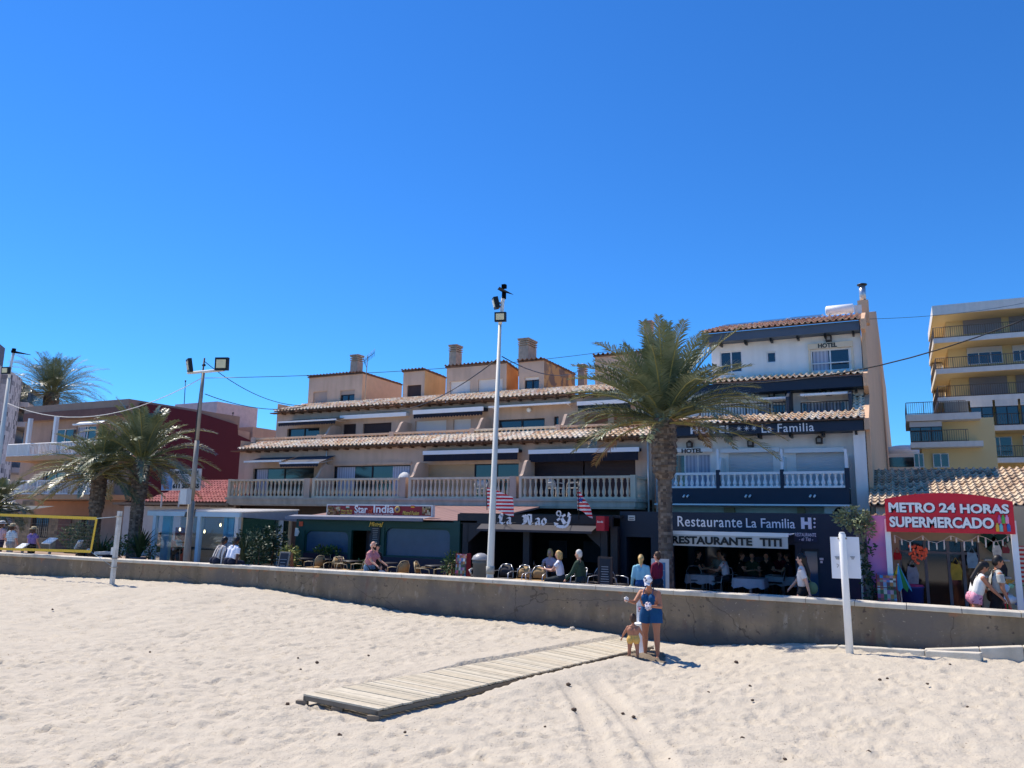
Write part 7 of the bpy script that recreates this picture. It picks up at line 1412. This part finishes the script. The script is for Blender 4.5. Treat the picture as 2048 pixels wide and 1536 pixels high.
def remesh(mb, name, m, parent, vox=.013, smooth=3, M=None):
    if M is not None: mb.xf(M)
    me = bpy.data.meshes.new('t'); me.from_pydata(mb.v, [], mb.f); o = bpy.data.objects.new('t', me); COL.objects.link(o)
    md = o.modifiers.new('r', 'REMESH'); md.mode = 'VOXEL'; md.voxel_size = vox; md.use_smooth_shade = True
    if smooth: s = o.modifiers.new('s', 'SMOOTH'); s.iterations = smooth; s.factor = .5
    dg = bpy.context.evaluated_depsgraph_get(); r = bpy.data.meshes.new_from_object(o.evaluated_get(dg)); bpy.data.objects.remove(o); bpy.data.meshes.remove(me)
    r.name = name; o0 = ORG[parent]; r.transform(Matrix.Translation(-o0)); r.materials.clear(); r.materials.append(m)
    o = bpy.data.objects.new(name, r); COL.objects.link(o); o.parent = parent; ORG[o] = o0; return o
SK = {'fair': smat('skin_fair', (214, 160, 134), rough=.55, var=.05, scale=6), 'tan': smat('skin_tan', (176, 118, 90), rough=.55, var=.05, scale=6), 'dark': smat('skin_dark', (96, 62, 48), rough=.55, var=.06, scale=6)}
def D(fl, ab, side):   # limb direction: flexion forward, abduction outward (deg); local axes: x right, y forward, z up
    f, a = radians(fl), radians(ab); return Vector((side*sin(a), sin(f)*cos(a), -cos(f)*cos(a)))
def person(label, px, py, Y, H=None, z0=PZ, face=0., lean=0, head=(0, 0), legs=((0, 3, 0), (0, 3, 0)), arms=((5, 12, 12, 0), (5, 12, 12, 0)), skin='fair', top=None, bottom=None, hair=None, hat=None,
           build=1., sit=None, shoes=None, vox=.013, group=None, at_xy=None, beard=False, sleeve=.45, hs=1.):
    """px,py: pixel of the top of the head; H is worked out from it unless given"""
    p = at_xy or at(px, py, Y=Y)
    if H is None: H = max(1.45, p.z-z0)/max(.86, cos(radians(lean)*.8)) if sit is None else 1.7
    s = H/1.75; nm = lambda v: v*s; bw = build
    t = thing('person', label, 'person', (p.x, Y if not at_xy else p.y, z0), group)
    hip = Vector((0, 0, .92*s)); q_ = 1 if hs == 1 else .84; L1, L2 = .44*s*q_, .43*s*q_
    feet = []; J = {}
    for k, sd in ((0, -1), (1, 1)):
        fl, ab, kn = legs[k]; h = hip+Vector((sd*.095*s*min(bw, 1.25), 0, -.02*s)); kne = h+D(fl, ab, sd)*L1; ank = kne+D(fl-kn, ab*.6, sd)*L2; J['h%d' % k], J['k%d' % k], J['a%d' % k] = h, kne, ank; feet.append(ank.z)
    drop = min(feet)-.07*s if sit is None else hip.z-.1*s-sit
    off = Vector((0, 0, -drop)); la = radians(lean); T = Vector((0, sin(la), cos(la)))
    for k in list(J): J[k] = J[k]+off
    hip = hip+off; ch = hip+T*.34*s; nk = hip+T*.52*s; J['hip'], J['ch'], J['nk'] = hip, ch, nk
    X = Vector((1, 0, 0)); bk = Vector((0, -cos(la), sin(la)))
    hy, hp = radians(head[0]), radians(head[1]); hd = Vector((0, sin(la*.5+hp*.6), cos(la*.5+hp*.6))); hc = nk+hd*.185*s; J['hd'] = hc
    HM = Matrix.Translation(hc+hd*.12*s*(hs-1)) @ Euler((-hp-la*.35, 0, hy)).to_matrix().to_4x4() @ Matrix.Diagonal((hs, hs, hs, 1))
    body = MB(); C = lambda a, ra, b, rb, **k: cap(body, a, ra*s, b, rb*s, **k)
    # torso
    for sd in (-1, 1):
        C(hip+X*sd*.075*s*bw, .098*bw, hip+X*sd*.06*s*bw+T*.17*s, .085*bw); C(hip+X*sd*.06*s*bw+T*.17*s, .086*bw, ch+X*sd*.08*s*bw, .098*bw)
        C(ch+X*sd*.08*s*bw, .1*bw, nk+X*sd*.1*s-T*.05*s, .062); C(nk+X*sd*.04*s-T*.02*s, .055, nk+X*sd*.16*s-T*.07*s, .052)
        C(hip+X*sd*.085*s*bw+bk*.045*s, .09*bw, hip+X*sd*.085*s*bw+bk*.045*s-T*.04*s, .09*bw)
    C(nk-T*.03*s, .055, hc-hd*.08*s, .05)
    for k, sd in ((0, -1), (1, 1)):
        h, kn, an = J['h%d' % k], J['k%d' % k], J['a%d' % k]; C(h, .088*bw, kn, .055*bw**.6); C(kn, .056*bw**.6, kn.lerp(an, .35), .055*bw**.6); C(kn.lerp(an, .35), .055*bw**.6, an, .036)
        fd = (an-kn).normalized(); ft = Vector((sd*.12, 1, 0)); ft = (ft-fd*ft.dot(fd)*.6).normalized(); heel = an+fd*.035*s-ft*.03*s; C(heel, .033, an+fd*.045*s+ft*.12*s, .027); C(an+fd*.045*s+ft*.1*s, .028, an+fd*.05*s+ft*.17*s, .02); J['f%d' % k] = (heel, ft, fd)
        sh = nk+X*sd*.185*s*(.5+.5*min(bw, 1.15))-T*.075*s; fl, ab, el, inn = arms[k]; d1 = D(fl, ab, sd); e = sh+d1*.29*s; d2 = D(fl+el, ab*.6, sd); d2 = (d2-X*sd*sin(radians(inn))*1.2).normalized(); w = e+d2*.25*s
        J['s%d' % k], J['e%d' % k], J['w%d' % k] = sh, e, w; C(sh, .054*bw**.5, e, .04*bw**.5); C(e, .041*bw**.5, w, .027); C(w, .027, w+d2*.07*s, .028)
        sdv = d2.cross(Vector((0, 0, 1)) if abs(d2.z) < .8 else Vector((0, 1, 0))).normalized(); J['d%d' % k] = d2
        nrm = d2.cross(sdv)
        for q, (o_, l_) in enumerate(((-.028, .06), (-.01, .072), (.009, .068), (.026, .05))):
            b0 = w+d2*.075*s+sdv*o_*s; b1 = b0+d2*l_*.6*s+nrm*.006*s; C(b0, .0095, b1, .009); C(b1, .009, b1+d2*l_*.4*s+nrm*.02*s, .008)
        C(w+d2*.02*s-sdv*.02*s, .013, w+d2*.06*s-sdv*.052*s+nrm*.01*s, .009); C(w+d2*.06*s-sdv*.052*s+nrm*.01*s, .009, w+d2*.085*s-sdv*.05*s+nrm*.02*s, .008)
    hb = MB().ball((0, 0, .01*s), .095*s, 16, 12, sc=(.82, 1.0, 1.2)); cap(hb, (0, .03*s, -.06*s), .055*s, (0, .05*s, -.085*s), .035*s)   # skull and jaw, forward +y
    cap(hb, (0, .088*s, .015*s), .009*s, (0, .108*s, -.022*s), .015*s); cap(hb, (-.02*s, .084*s, -.055*s), .009*s, (.02*s, .084*s, -.055*s), .009*s)
    for sd in (-1, 1): hb.ball((sd*.08*s, -.005*s, -.01*s), .024*s, 8, 6, sc=(.45, .8, 1.2))
    hb.xf(HM); body.add(hb.v, hb.f)
    R = Matrix.Translation((p.x, Y if not at_xy else p.y, z0)) @ Matrix.Rotation(radians(face), 4, 'Z')
    J = {k: (v if not isinstance(v, tuple) else v) for k, v in J.items()}
    bo = remesh(body, 'body', SK[skin], t, vox, 2, R)
    def sub(mb, name, m, sm=2, v=None, pa=None): return remesh(mb, name, m, pa or t, v or vox, sm, R)
    ey = MB()
    for sd in (-1, 1): ey.ball((sd*.032*s, .085*s, .018*s), .012*s, 8, 6)
    ey.xf(R @ HM).build('eyes', M_dark, t) if vox < .02 else None
    CC = lambda mb, a, ra, b, rb, **k: cap(mb, a, ra*s, b, rb*s, **k)
    if top:
        kind, m = top; c = MB(); g = .014
        z_ = .0 if kind != 'crop' else .16
        for sd in (-1, 1):
            CC(c, hip+X*sd*.075*s*bw+T*(.125+z_)*s, .098*bw+g, ch+X*sd*.08*s*bw, .1*bw+g); 
            CC(c, ch+X*sd*.08*s*bw, .1*bw+g, nk+X*sd*.1*s-T*.05*s, .062+g); CC(c, nk+X*sd*.05*s-T*.03*s, .05+g, nk+X*sd*.16*s-T*.07*s, .05+g)
        for k in (0, 1):
            if kind in ('tee', 'shirt', 'crop'): q = {'tee': sleeve, 'crop': .4, 'shirt': 1}[kind]; CC(c, J['s%d' % k], .06*bw**.5+g, J['s%d' % k].lerp(J['e%d' % k], q if q < 1 else 1), .05*bw**.5+g*(1 if q >= 1 else 1.6), ends=(q >= 1))
            if kind == 'shirt': CC(c, J['e%d' % k], .042+g, J['w%d' % k], .032+g)
        sub(c, 'shirt', m)
    if bottom:
        kind, m = bottom; c = MB(); g = .012
        for sd in (-1, 1): CC(c, hip+X*sd*.075*s*bw, .1*bw+g, hip+X*sd*.065*s*bw+T*.1*s, .088*bw+g); CC(c, hip+X*sd*.085*s*bw+bk*.045*s, .09*bw+g, hip+X*sd*.085*s*bw+bk*.045*s-T*.04*s, .09*bw+g)
        for k in (0, 1):
            h, kn, an = J['h%d' % k], J['k%d' % k], J['a%d' % k]
            if kind == 'shorts': CC(c, h, .09*bw+g, h.lerp(kn, .62), .078*bw+g*1.8, ends=False)
            elif kind == 'brief': CC(c, h, .09*bw+g, h.lerp(kn, .08), .088*bw+g*.6, ends=False)
            elif kind == 'hot': CC(c, h, .09*bw+g, h.lerp(kn, .3), .085*bw+g*1.2, ends=False)
            elif kind == 'skirt': CC(c, h, .095*bw+g, h.lerp(kn, .42)*1.0, .1*bw+g, ends=False)
            else: CC(c, h, .09*bw+g, kn, .062*bw**.6+g); CC(c, kn, .062*bw**.6+g, an+Vector((0, 0, .01)), .046+g, ends=False)
        sub(c, 'trousers' if kind == 'long' else 'shorts', m)
    if shoes:
        for k in (0, 1):
            c = MB(); heel, ft, fd = J['f%d' % k]; CC(c, heel-fd*.02*s, .043, heel+ft*.12*s+fd*.012*s, .037); CC(c, heel+ft*.12*s+fd*.015*s, .037, heel+ft*.2*s+fd*.02*s, .03); sub(c, 'shoe', shoes)
    if hair:
        kind, m = hair; c = MB()
        hh = MB().ball((0, -.012*s, .03*s), .103*s, 16, 12, sc=(.86, .98, 1.12)); hh.ball((0, -.04*s, -.01*s), .09*s, 12, 8, sc=(.92, .8, 1.1))
        if kind == 'bald': hh = MB().ball((0, -.045*s, -.012*s), .078*s, 12, 8, sc=(1.02, .8, .8))
        if kind in ('bob', 'long', 'tail'): cap(hh, (0, -.06*s, .02*s), .085*s, (0, -.075*s, -.1*s), .06*s)
        if kind == 'bob':
            for sd in (-1, 1): cap(hh, (sd*.07*s, -.02*s, .0), .04*s, (sd*.075*s, -.01*s, -.11*s), .03*s)
        if kind == 'bun': hh.ball((0, -.1*s, .05*s), .045*s, 10, 8)
        # carve the face clear by pushing the front back
        hh.v = [(v[0], min(v[1], .052*s if v[2] < .055*s else .09*s), v[2]) for v in hh.v]
        hh.xf(HM); c.add(hh.v, hh.f)
        if kind == 'long': b = HM @ Vector((0, -.09*s, -.06*s)); b2 = ch+bk*.15*s+T*.04*s; CC(c, b, .05, b2, .05); CC(c, b2, .05, b2-Vector((0, 0, .16*s)), .022)
        if kind == 'tail': b = HM @ Vector((0, -.12*s, .04*s)); CC(c, b, .03, b+Vector((0, -.03, -.2*s)), .02)
        sub(c, 'hair', m, 1)
    if beard: c = MB(); cap(c, (-.04*s, .055*s, -.07*s), .03*s, (.04*s, .055*s, -.07*s), .03*s); cap(c, (0, .07*s, -.08*s), .034*s, (0, .07*s, -.1*s), .025*s); c.xf(HM); sub(c, 'beard', M_dark, 1)
    if hat:
        kind, m, m2 = hat; q = MB()
        if kind == 'sun': q.lathe([(.16*s, .035*s), (.19*s, .03*s), (.19*s, .036*s), (.105*s, .06*s), (.1*s, .13*s), (.06*s, .15*s), (.01, .152*s)], (0, 0, 0), n=20)
        elif kind == 'cap': q.ball((0, -.012*s, .035*s), .112*s, 16, 10, sc=(.9, 1., 1.02)); q.v = [(v[0], v[1], max(v[2], .03*s)) for v in q.v]; q.pris([(-.07*s, .07*s, .035*s), (.07*s, .07*s, .035*s), (.05*s, .17*s, .02*s), (-.05*s, .17*s, .02*s)], (0, 0, .008))
        q.xf(R @ HM); ho = q.build('hat', m, t)
        if kind == 'sun': MB().lathe([(.108*s, .055*s), (.112*s, .06*s), (.107*s, .09*s), (.1*s, .09*s)], (0, 0, 0), n=20).xf(R @ HM).build('hat_band', m2, ho)
    J['R'] = R; J['HM'] = HM; J['s'] = s
    return t, J
def W(J, k): return J['R'] @ (J[k] if isinstance(k, str) else k)
C_ = lambda n, c, **k: smat('cloth_'+n, c, rough=.9, var=.06, bump=.15, bscale=20, **k)
HB = smat('hair_black', (26, 22, 22), rough=.5); HBr = smat('hair_brown', (74, 50, 36), rough=.55); HG = smat('hair_grey', (196, 192, 186), rough=.6); HBl = smat('hair_blonde', (204, 168, 108), rough=.55)
STRAW = smat('straw_hat', (214, 196, 158), rough=.85, var=.08)
# woman under the shower
p0 = at(1303, 1316, Y=16.35); zg = p0.z; bl = C_('swim_blue', (10, 72, 118))
Hw = at(1309, 1158, Y=16.35).z-zg
t, J = person('woman in blue swimsuit and patterned cap, head bowed, washing a cloth at the beach shower', 0, 0, 0, H=Hw*1.03, z0=zg, at_xy=Vector((p0.x, 16.35, zg)), face=YAW*57.3+150, lean=8, head=(10, 32), build=1.36,
   legs=((4, 3, 4), (-6, 5, 2)), arms=((12, 14, 82, 34), (40, 18, 62, 0)), skin='tan', bottom=('skirt', bl), hair=('short', HBr), hat=('cap', mat('patterned_cap', (.82, .82, .86), col2=(.05, .05, .09), scale=16, thr=(.5, .56)), None), vox=.009)
s = J['s']; c = MB(); X = Vector((1, 0, 0)); hip, chh = J['hip'], J['ch']
for sd in (-1, 1): cap(c, chh+X*sd*.09*s+Vector((0, .06*s, 0)), .095*s, chh+X*sd*.07*s+Vector((0, .02*s, -.06*s)), .13*s); cap(c, chh+X*sd*.08*s-Vector((0, 0, .03)), .145*s, chh+X*sd*.08*s-Vector((0, 0, .06)), .143*s, ends=False)
remesh(c, 'bikini_top', bl, t, .01, 2, J['R'])
mb = MB()
for sd in (-1, 1): mb.tube([W(J, chh+X*sd*.1*s+Vector((0, .14*s, .06*s))), W(J, chh+X*sd*.11*s+Vector((0, .1*s, .14*s))), W(J, J['nk']+X*sd*.09*s+Vector((0, .0, .04*s))), W(J, chh+X*sd*.1*s+Vector((0, -.11*s, .08*s)))], .009, n=5)
mb.build('straps', bl, t)
h0, h1 = W(J, 'w0')+(J['R'].to_3x3() @ J['d0'])*.08, W(J, 'w1')+(J['R'].to_3x3() @ J['d1'])*.08
def rag(c, r, name, label, m, cat, seed):
    rr = random.Random(seed); mb = MB().ball(c, r, 14, 10, sc=(1.1, .8, 1.1)); mb.v = [tuple(Vector(v)+Vector([rr.uniform(-1, 1)*r*.34 for _ in range(3)])) for v in mb.v]; o = mb.build(name, m); tag(o, label, cat)
rag(h1+Vector((0, 0, .02)), .045, 'wet_cloth', 'white crumpled cloth in the outstretched hand of the woman at the shower', C_('wet_white', (232, 228, 226)), 'cloth', 2)
rag(h0+Vector((-.02, 0, .0)), .065, 'wet_cloth', 'pink and white patterned cloth held at the waist of the woman at the shower', mat('patterned_rag', (.8, .72, .76), col2=(.4, .25, .35), scale=14, thr=(.5, .62)), 'cloth', 3)
# toddler
p0 = at(1267, 1322, Y=15.85); Ht = at(1267, 1231, Y=15.85).z-p0.z
person('toddler in yellow swim pants seen from behind beside the shower column', 0, 0, 0, H=Ht*1.02, hs=1.5, z0=p0.z, at_xy=Vector((p0.x, 15.85, p0.z)), face=YAW*57.3-8, head=(0, 12), build=1.45, legs=((3, 5, 2), (-2, 5, 2)), arms=((12, 32, 22, 0), (18, 30, 30, 0)), skin='tan', bottom=('brief', C_('swim_yellow', (222, 176, 96))), hair=('short', HBr), vox=.009)
# walkers on the promenade
FR, FL = -90, 90     # facing right / left along the promenade
t, J = person('young woman in white tee and black shorts with long black hair, striding left', 1603, 1105, 19.75, face=FL, lean=2, legs=((26, 2, 6), (-20, 2, 22)), arms=((-24, 8, 10, 0), (28, 8, 14, 0)), top=('tee', C_('white', (228, 214, 206))), bottom=('hot', C_('black', (24, 24, 28))), hair=('long', HB), shoes=M_offw, sleeve=.7)
b = W(J, 'hip')+Vector((.22, -.14, .05)); bg_ = MB().ball(b, .12, 12, 8, sc=(1.0, .45, 1.2)); bg_.tube([b+Vector((0, 0, .1)), W(J, 'nk')+Vector((0, -.08, 0))], .01, n=4); tag(bg_.build('net_bag', smat('bag_green', (84, 110, 84))), 'green net bag hanging at the back of the woman in the white tee', 'bag')
t, J = person('woman in white sleeveless top and pink patterned shorts bending towards her companion', 1945, 1132, 19.75, H=1.66, face=FR+15, lean=17, head=(0, 30), build=1.15, legs=((6, 3, 10), (-10, 3, 6)), arms=((30, 4, 8, 0), (34, 6, 10, 0)), skin='tan', top=('vest', C_('offwhite', (226, 224, 218))), bottom=('hot', mat('pink_print', lin((.9, .62, .70)), col2=lin((.55, .2, .32)), scale=22, thr=(.54, .6))), hair=('long', HB))
t, J = person('man in grey tee and black shorts with a sling bag, walking right by the supermarket', 1985, 1111, 19.9, face=FR+12, lean=6, head=(0, 14), legs=((20, 2, 6), (-18, 2, 20)), arms=((8, 8, 14, 0), (4, 8, 14, 0)), skin='tan', top=('tee', C_('grey', (176, 176, 170))), bottom=('shorts', C_('black', (24, 24, 28))), hair=('short', HB), shoes=M_offw, build=1.08, sleeve=.6)
mb = MB()
for sd in (-1, 1): mb.tube([W(J, J['ch']+Vector((sd*.1, .14, -.02))), W(J, J['nk']+Vector((sd*.1, .05, .05))), W(J, J['nk']+Vector((sd*.1, -.1, 0))), W(J, J['ch']+Vector((sd*.1, -.15, -.2)))], .016, n=5)
tag(mb.build('bag_straps', M_black), 'black bag straps over the grey tee of the man at the supermarket', 'bag')
t, J = person('blonde woman in light blue cardigan and blue jeans with back turned at the menu board', 1282, 1112, 19.85, face=18, head=(-12, -4), legs=((3, 3, 2), (-3, 3, 2)), arms=((2, 12, 30, 0), (-4, 9, 8, 0)), top=('shirt', C_('cardigan', (132, 184, 206))), bottom=('long', C_('jeans', (44, 84, 134))), hair=('tail', HBl), shoes=M_offw)
b = W(J, 'w0')+Vector((0, 0, -.12)); tag(MB().ball(b, .11, 12, 8, sc=(.9, .5, 1)).build('handbag', smat('bag_cream', (190, 186, 160))), 'cream handbag held by the woman in the light blue cardigan', 'bag')
person('short haired person in maroon jumper and dark trousers by the white menu board', 1313, 1104, 20.3, face=FL-15, lean=-2, legs=((18, 2, 4), (-20, 2, 14)), arms=((8, 8, 60, 20), (4, 8, 40, 10)), top=('shirt', C_('maroon', (116, 24, 56))), bottom=('long', C_('navy_trs', (30, 36, 56))), hair=('short', HBr), shoes=M_black)
person('white haired man in dark green jumper walking left in front of the black bar', 1160, 1099, 19.8, face=FL, lean=4, legs=((22, 2, 4), (-20, 2, 14)), arms=((26, 6, 18, 0), (-16, 6, 10, 0)), top=('shirt', C_('bottle_green', (44, 64, 50))), bottom=('long', C_('dark_trs', (40, 50, 56))), hair=('short', HG), shoes=M_black)
person('bald bearded man in pink shirt and pale jeans pushing a pushchair to the right', 742, 1082, 19.9, face=FR, lean=8, head=(0, 6), legs=((22, 2, 4), (-22, 2, 12)), arms=((36, 6, 24, 0), (34, 6, 26, 0)), top=('tee', C_('pink', (196, 128, 134))), bottom=('long', C_('pale_jeans', (112, 142, 166))), hair=('bald', HG), beard=True, shoes=M_offw, build=1.1, sleeve=.7)
person('woman in black with dark cap walking right behind the man in the pink shirt', 754, 1087, 20.5, face=FR, legs=((18, 2, 4), (-18, 2, 12)), arms=((20, 6, 12, 0), (-14, 6, 10, 0)), top=('shirt', _mats['cloth_black']), bottom=('long', _mats['cloth_black']), hair=('bob', HB), hat=('cap', M_black, None), shoes=M_black)
# pushchair with child
c = at(765, 1120, Y=19.9); px_ = c.x; t = thing('pushchair', 'dark folding pushchair with a small child in it', 'pushchair', (px_, 19.9, PZ)); b = Vector((px_, 19.9, PZ))
mb = MB()
for sy in (-.2, .2): mb.tube([b+Vector((-.55, sy, 1.0)), b+Vector((-.35, sy, .85)), b+Vector((.25, sy, .1))], .014, n=5); mb.tube([b+Vector((-.3, sy, .1)), b+Vector((.2, sy, .75))], .014, n=5)
mb.tube([b+Vector((-.55, -.2, 1.0)), b+Vector((-.55, .2, 1.0))], .016, n=5); mb.build('frame', M_black, t)
MB().add([b+Vector(v) for v in ((-.3, -.18, .8), (-.3, .18, .8), (-.1, .18, .42), (-.1, -.18, .42), (.22, -.18, .42), (.22, .18, .42))], [(0, 1, 2, 3), (3, 2, 5, 4)]).build('fabric_seat', _mats['cloth_black'], t)
for dx in (-.3, .25):
    for sy in (-.2, .2): wheel(t, b+Vector((dx, sy, .09)), .09, .04)
person('small child in white top sitting in the pushchair', 0, 0, 0, H=.95, z0=PZ+.44, at_xy=Vector((px_+.02, 19.9, PZ+.44)), face=FR, lean=-14, sit=.0, legs=((80, 6, 20), (72, 6, 30)), arms=((50, 14, 30, 0), (40, 14, 40, 0)), top=('tee', _mats['cloth_white']), bottom=('long', C_('beige', (186, 170, 150))), hair=('short', HBr), build=1.2, shoes=M_offw)
# men sitting on the wall with their backs to the beach
def wall_sit(px, label, **k):
    q = at(px, 1127, Y=19.15); yw = interp(q.x, CAPX, CAPY)+.2; q = at(px, 1127, Y=yw); return person(label, 0, 0, 0, z0=1.19, at_xy=Vector((q.x, yw, 1.19)), sit=.0, H=1.74, **k)
wall_sit(430, 'dark haired man in grey and white striped shirt sitting on the wall, leaning right', face=-12, lean=24, head=(0, 22), legs=((84, 8, 80), (84, 8, 80)), arms=((26, 14, 30, 10), (-14, 12, 6, 0)), skin='dark', top=('shirt', banded('striped_shirt', lin((.78, .76, .74)), lin((.42, .40, .40)), 0, .12)), bottom=('long', _mats['cloth_navy_trs']), hair=('short', HB), shoes=M_black)
t, J = wall_sit(459, 'dark haired man in white tee sitting on the wall with arm propped behind him', face=4, lean=20, head=(0, 24), legs=((84, 8, 80), (84, 8, 80)), arms=((20, 12, 40, 10), (-16, 10, 4, 0)), skin='dark', top=('tee', C_('bright_white', (232, 234, 244))), bottom=('long', _mats['cloth_navy_trs']), hair=('short', HB), shoes=M_black, sleeve=.7)
# three walkers with sun hats
person('woman in purple top and banded straw hat seen from behind near the information panels', 68, 1055, 21.0, face=20, legs=((10, 3, 4), (-8, 3, 6)), arms=((6, 10, 40, 10), (4, 10, 40, 10)), top=('tee', mat('purple_print', lin((.62, .52, .78)), col2=lin((.48, .38, .62)), scale=12)), bottom=('long', _mats['cloth_black']), hair=('bob', HBr), hat=('sun', STRAW, M_dark), shoes=M_black)
person('woman in pale checked shirt and straw hat, second hatted walker from the left edge', 26, 1049, 21.0, face=12, legs=((8, 3, 4), (-8, 3, 6)), arms=((6, 12, 20, 0), (4, 12, 20, 0)), top=('tee', banded('pale_check', lin((.76, .84, .86)), lin((.86, .90, .92)), 2, .08)), bottom=('long', C_('stone', (160, 160, 160))), hair=('bob', HBr), hat=('sun', STRAW, M_dark), shoes=M_black, sleeve=.8)
person('woman in pale pink top, white sun hat and dark shoulder strap at the left edge', 5, 1044, 21.0, face=5, legs=((8, 3, 4), (-8, 3, 6)), arms=((6, 10, 20, 0), (4, 10, 20, 0)), top=('tee', C_('pale_pink', (206, 172, 180))), bottom=('long', C_('dark_navy', (40, 40, 70))), hair=('bob', HBr), hat=('sun', M_offw, M_dark), shoes=M_black)
# seated guests
def guest(px, Y, face, label, top, hair=('short', HB), group=None, skin='fair', lean=8, z=None, **k):
    q = at(px, 1120, Y=Y); z = TZ if z is None else z; return person(label, 0, 0, 0, z0=z, at_xy=Vector((q.x, Y, z)), sit=.46, H=1.66, face=face, lean=lean, legs=((82, 6, 80), (84, 6, 82)), arms=((40, 12, 60, 20), (36, 12, 60, 20)), skin=skin, top=('tee', top), bottom=('long', _mats['cloth_dark_trs']), hair=hair, shoes=M_black, group=group, vox=.02, **k)
guest(1122, 21.6, FL+10, 'fair haired woman in white blouse seated at a table of the black bar', _mats['cloth_bright_white'], ('bob', HBl))
guest(1102, 22.9, 180, 'blonde woman seated facing the beach behind the table of the black bar', _mats['cloth_pale_pink'], ('bob', HBl))
NV = [(1392, 25.6, FR, 'dark shirted guest at the left clothed table of the navy restaurant', 'black', HB), (1440, 26.2, 180, 'grey shirted guest facing out behind the left clothed table of the navy restaurant', 'grey', HBr), (1452, 25.0, FL, 'pale shirted guest facing left between the left and middle clothed tables', 'bright_white', HB),
  (1478, 25.6, FR, 'dark shirted guest left of the middle clothed table in the navy restaurant', 'black', HBr), (1505, 25.7, 180, 'green shirted guest facing out behind the middle clothed table', 'bottle_green', HB), (1532, 26.0, 190, 'dark shirted guest just right of the middle clothed table', 'black', HB),
  (1560, 27.0, 180, 'maroon shirted guest at the right clothed table of the navy restaurant', 'maroon', HBr), (1580, 26.0, FL, 'navy shirted guest at the far right of the navy restaurant opening', 'navy_trs', HB)]
for px, Y, f_, lb, cn, hr in NV: guest(px, Y, f_, lb, _mats['cloth_'+cn], ('short', hr))
for px, Y, f_, lb, cn in ((355, 24.9, FL, 'guest in pale blue shirt behind the floodlight pole in the glass restaurant', 'cardigan'), (335, 24.4, FR, 'dark haired guest in pink behind the left glass pane', 'pink'), (318, 25.6, 180, 'guest in black deep behind the left glass pane', 'black'), (470, 24.6, FL, 'guest in grey standing out beside the right glass pane post', 'grey')): guest(px, Y, f_, lb, _mats['cloth_'+cn])
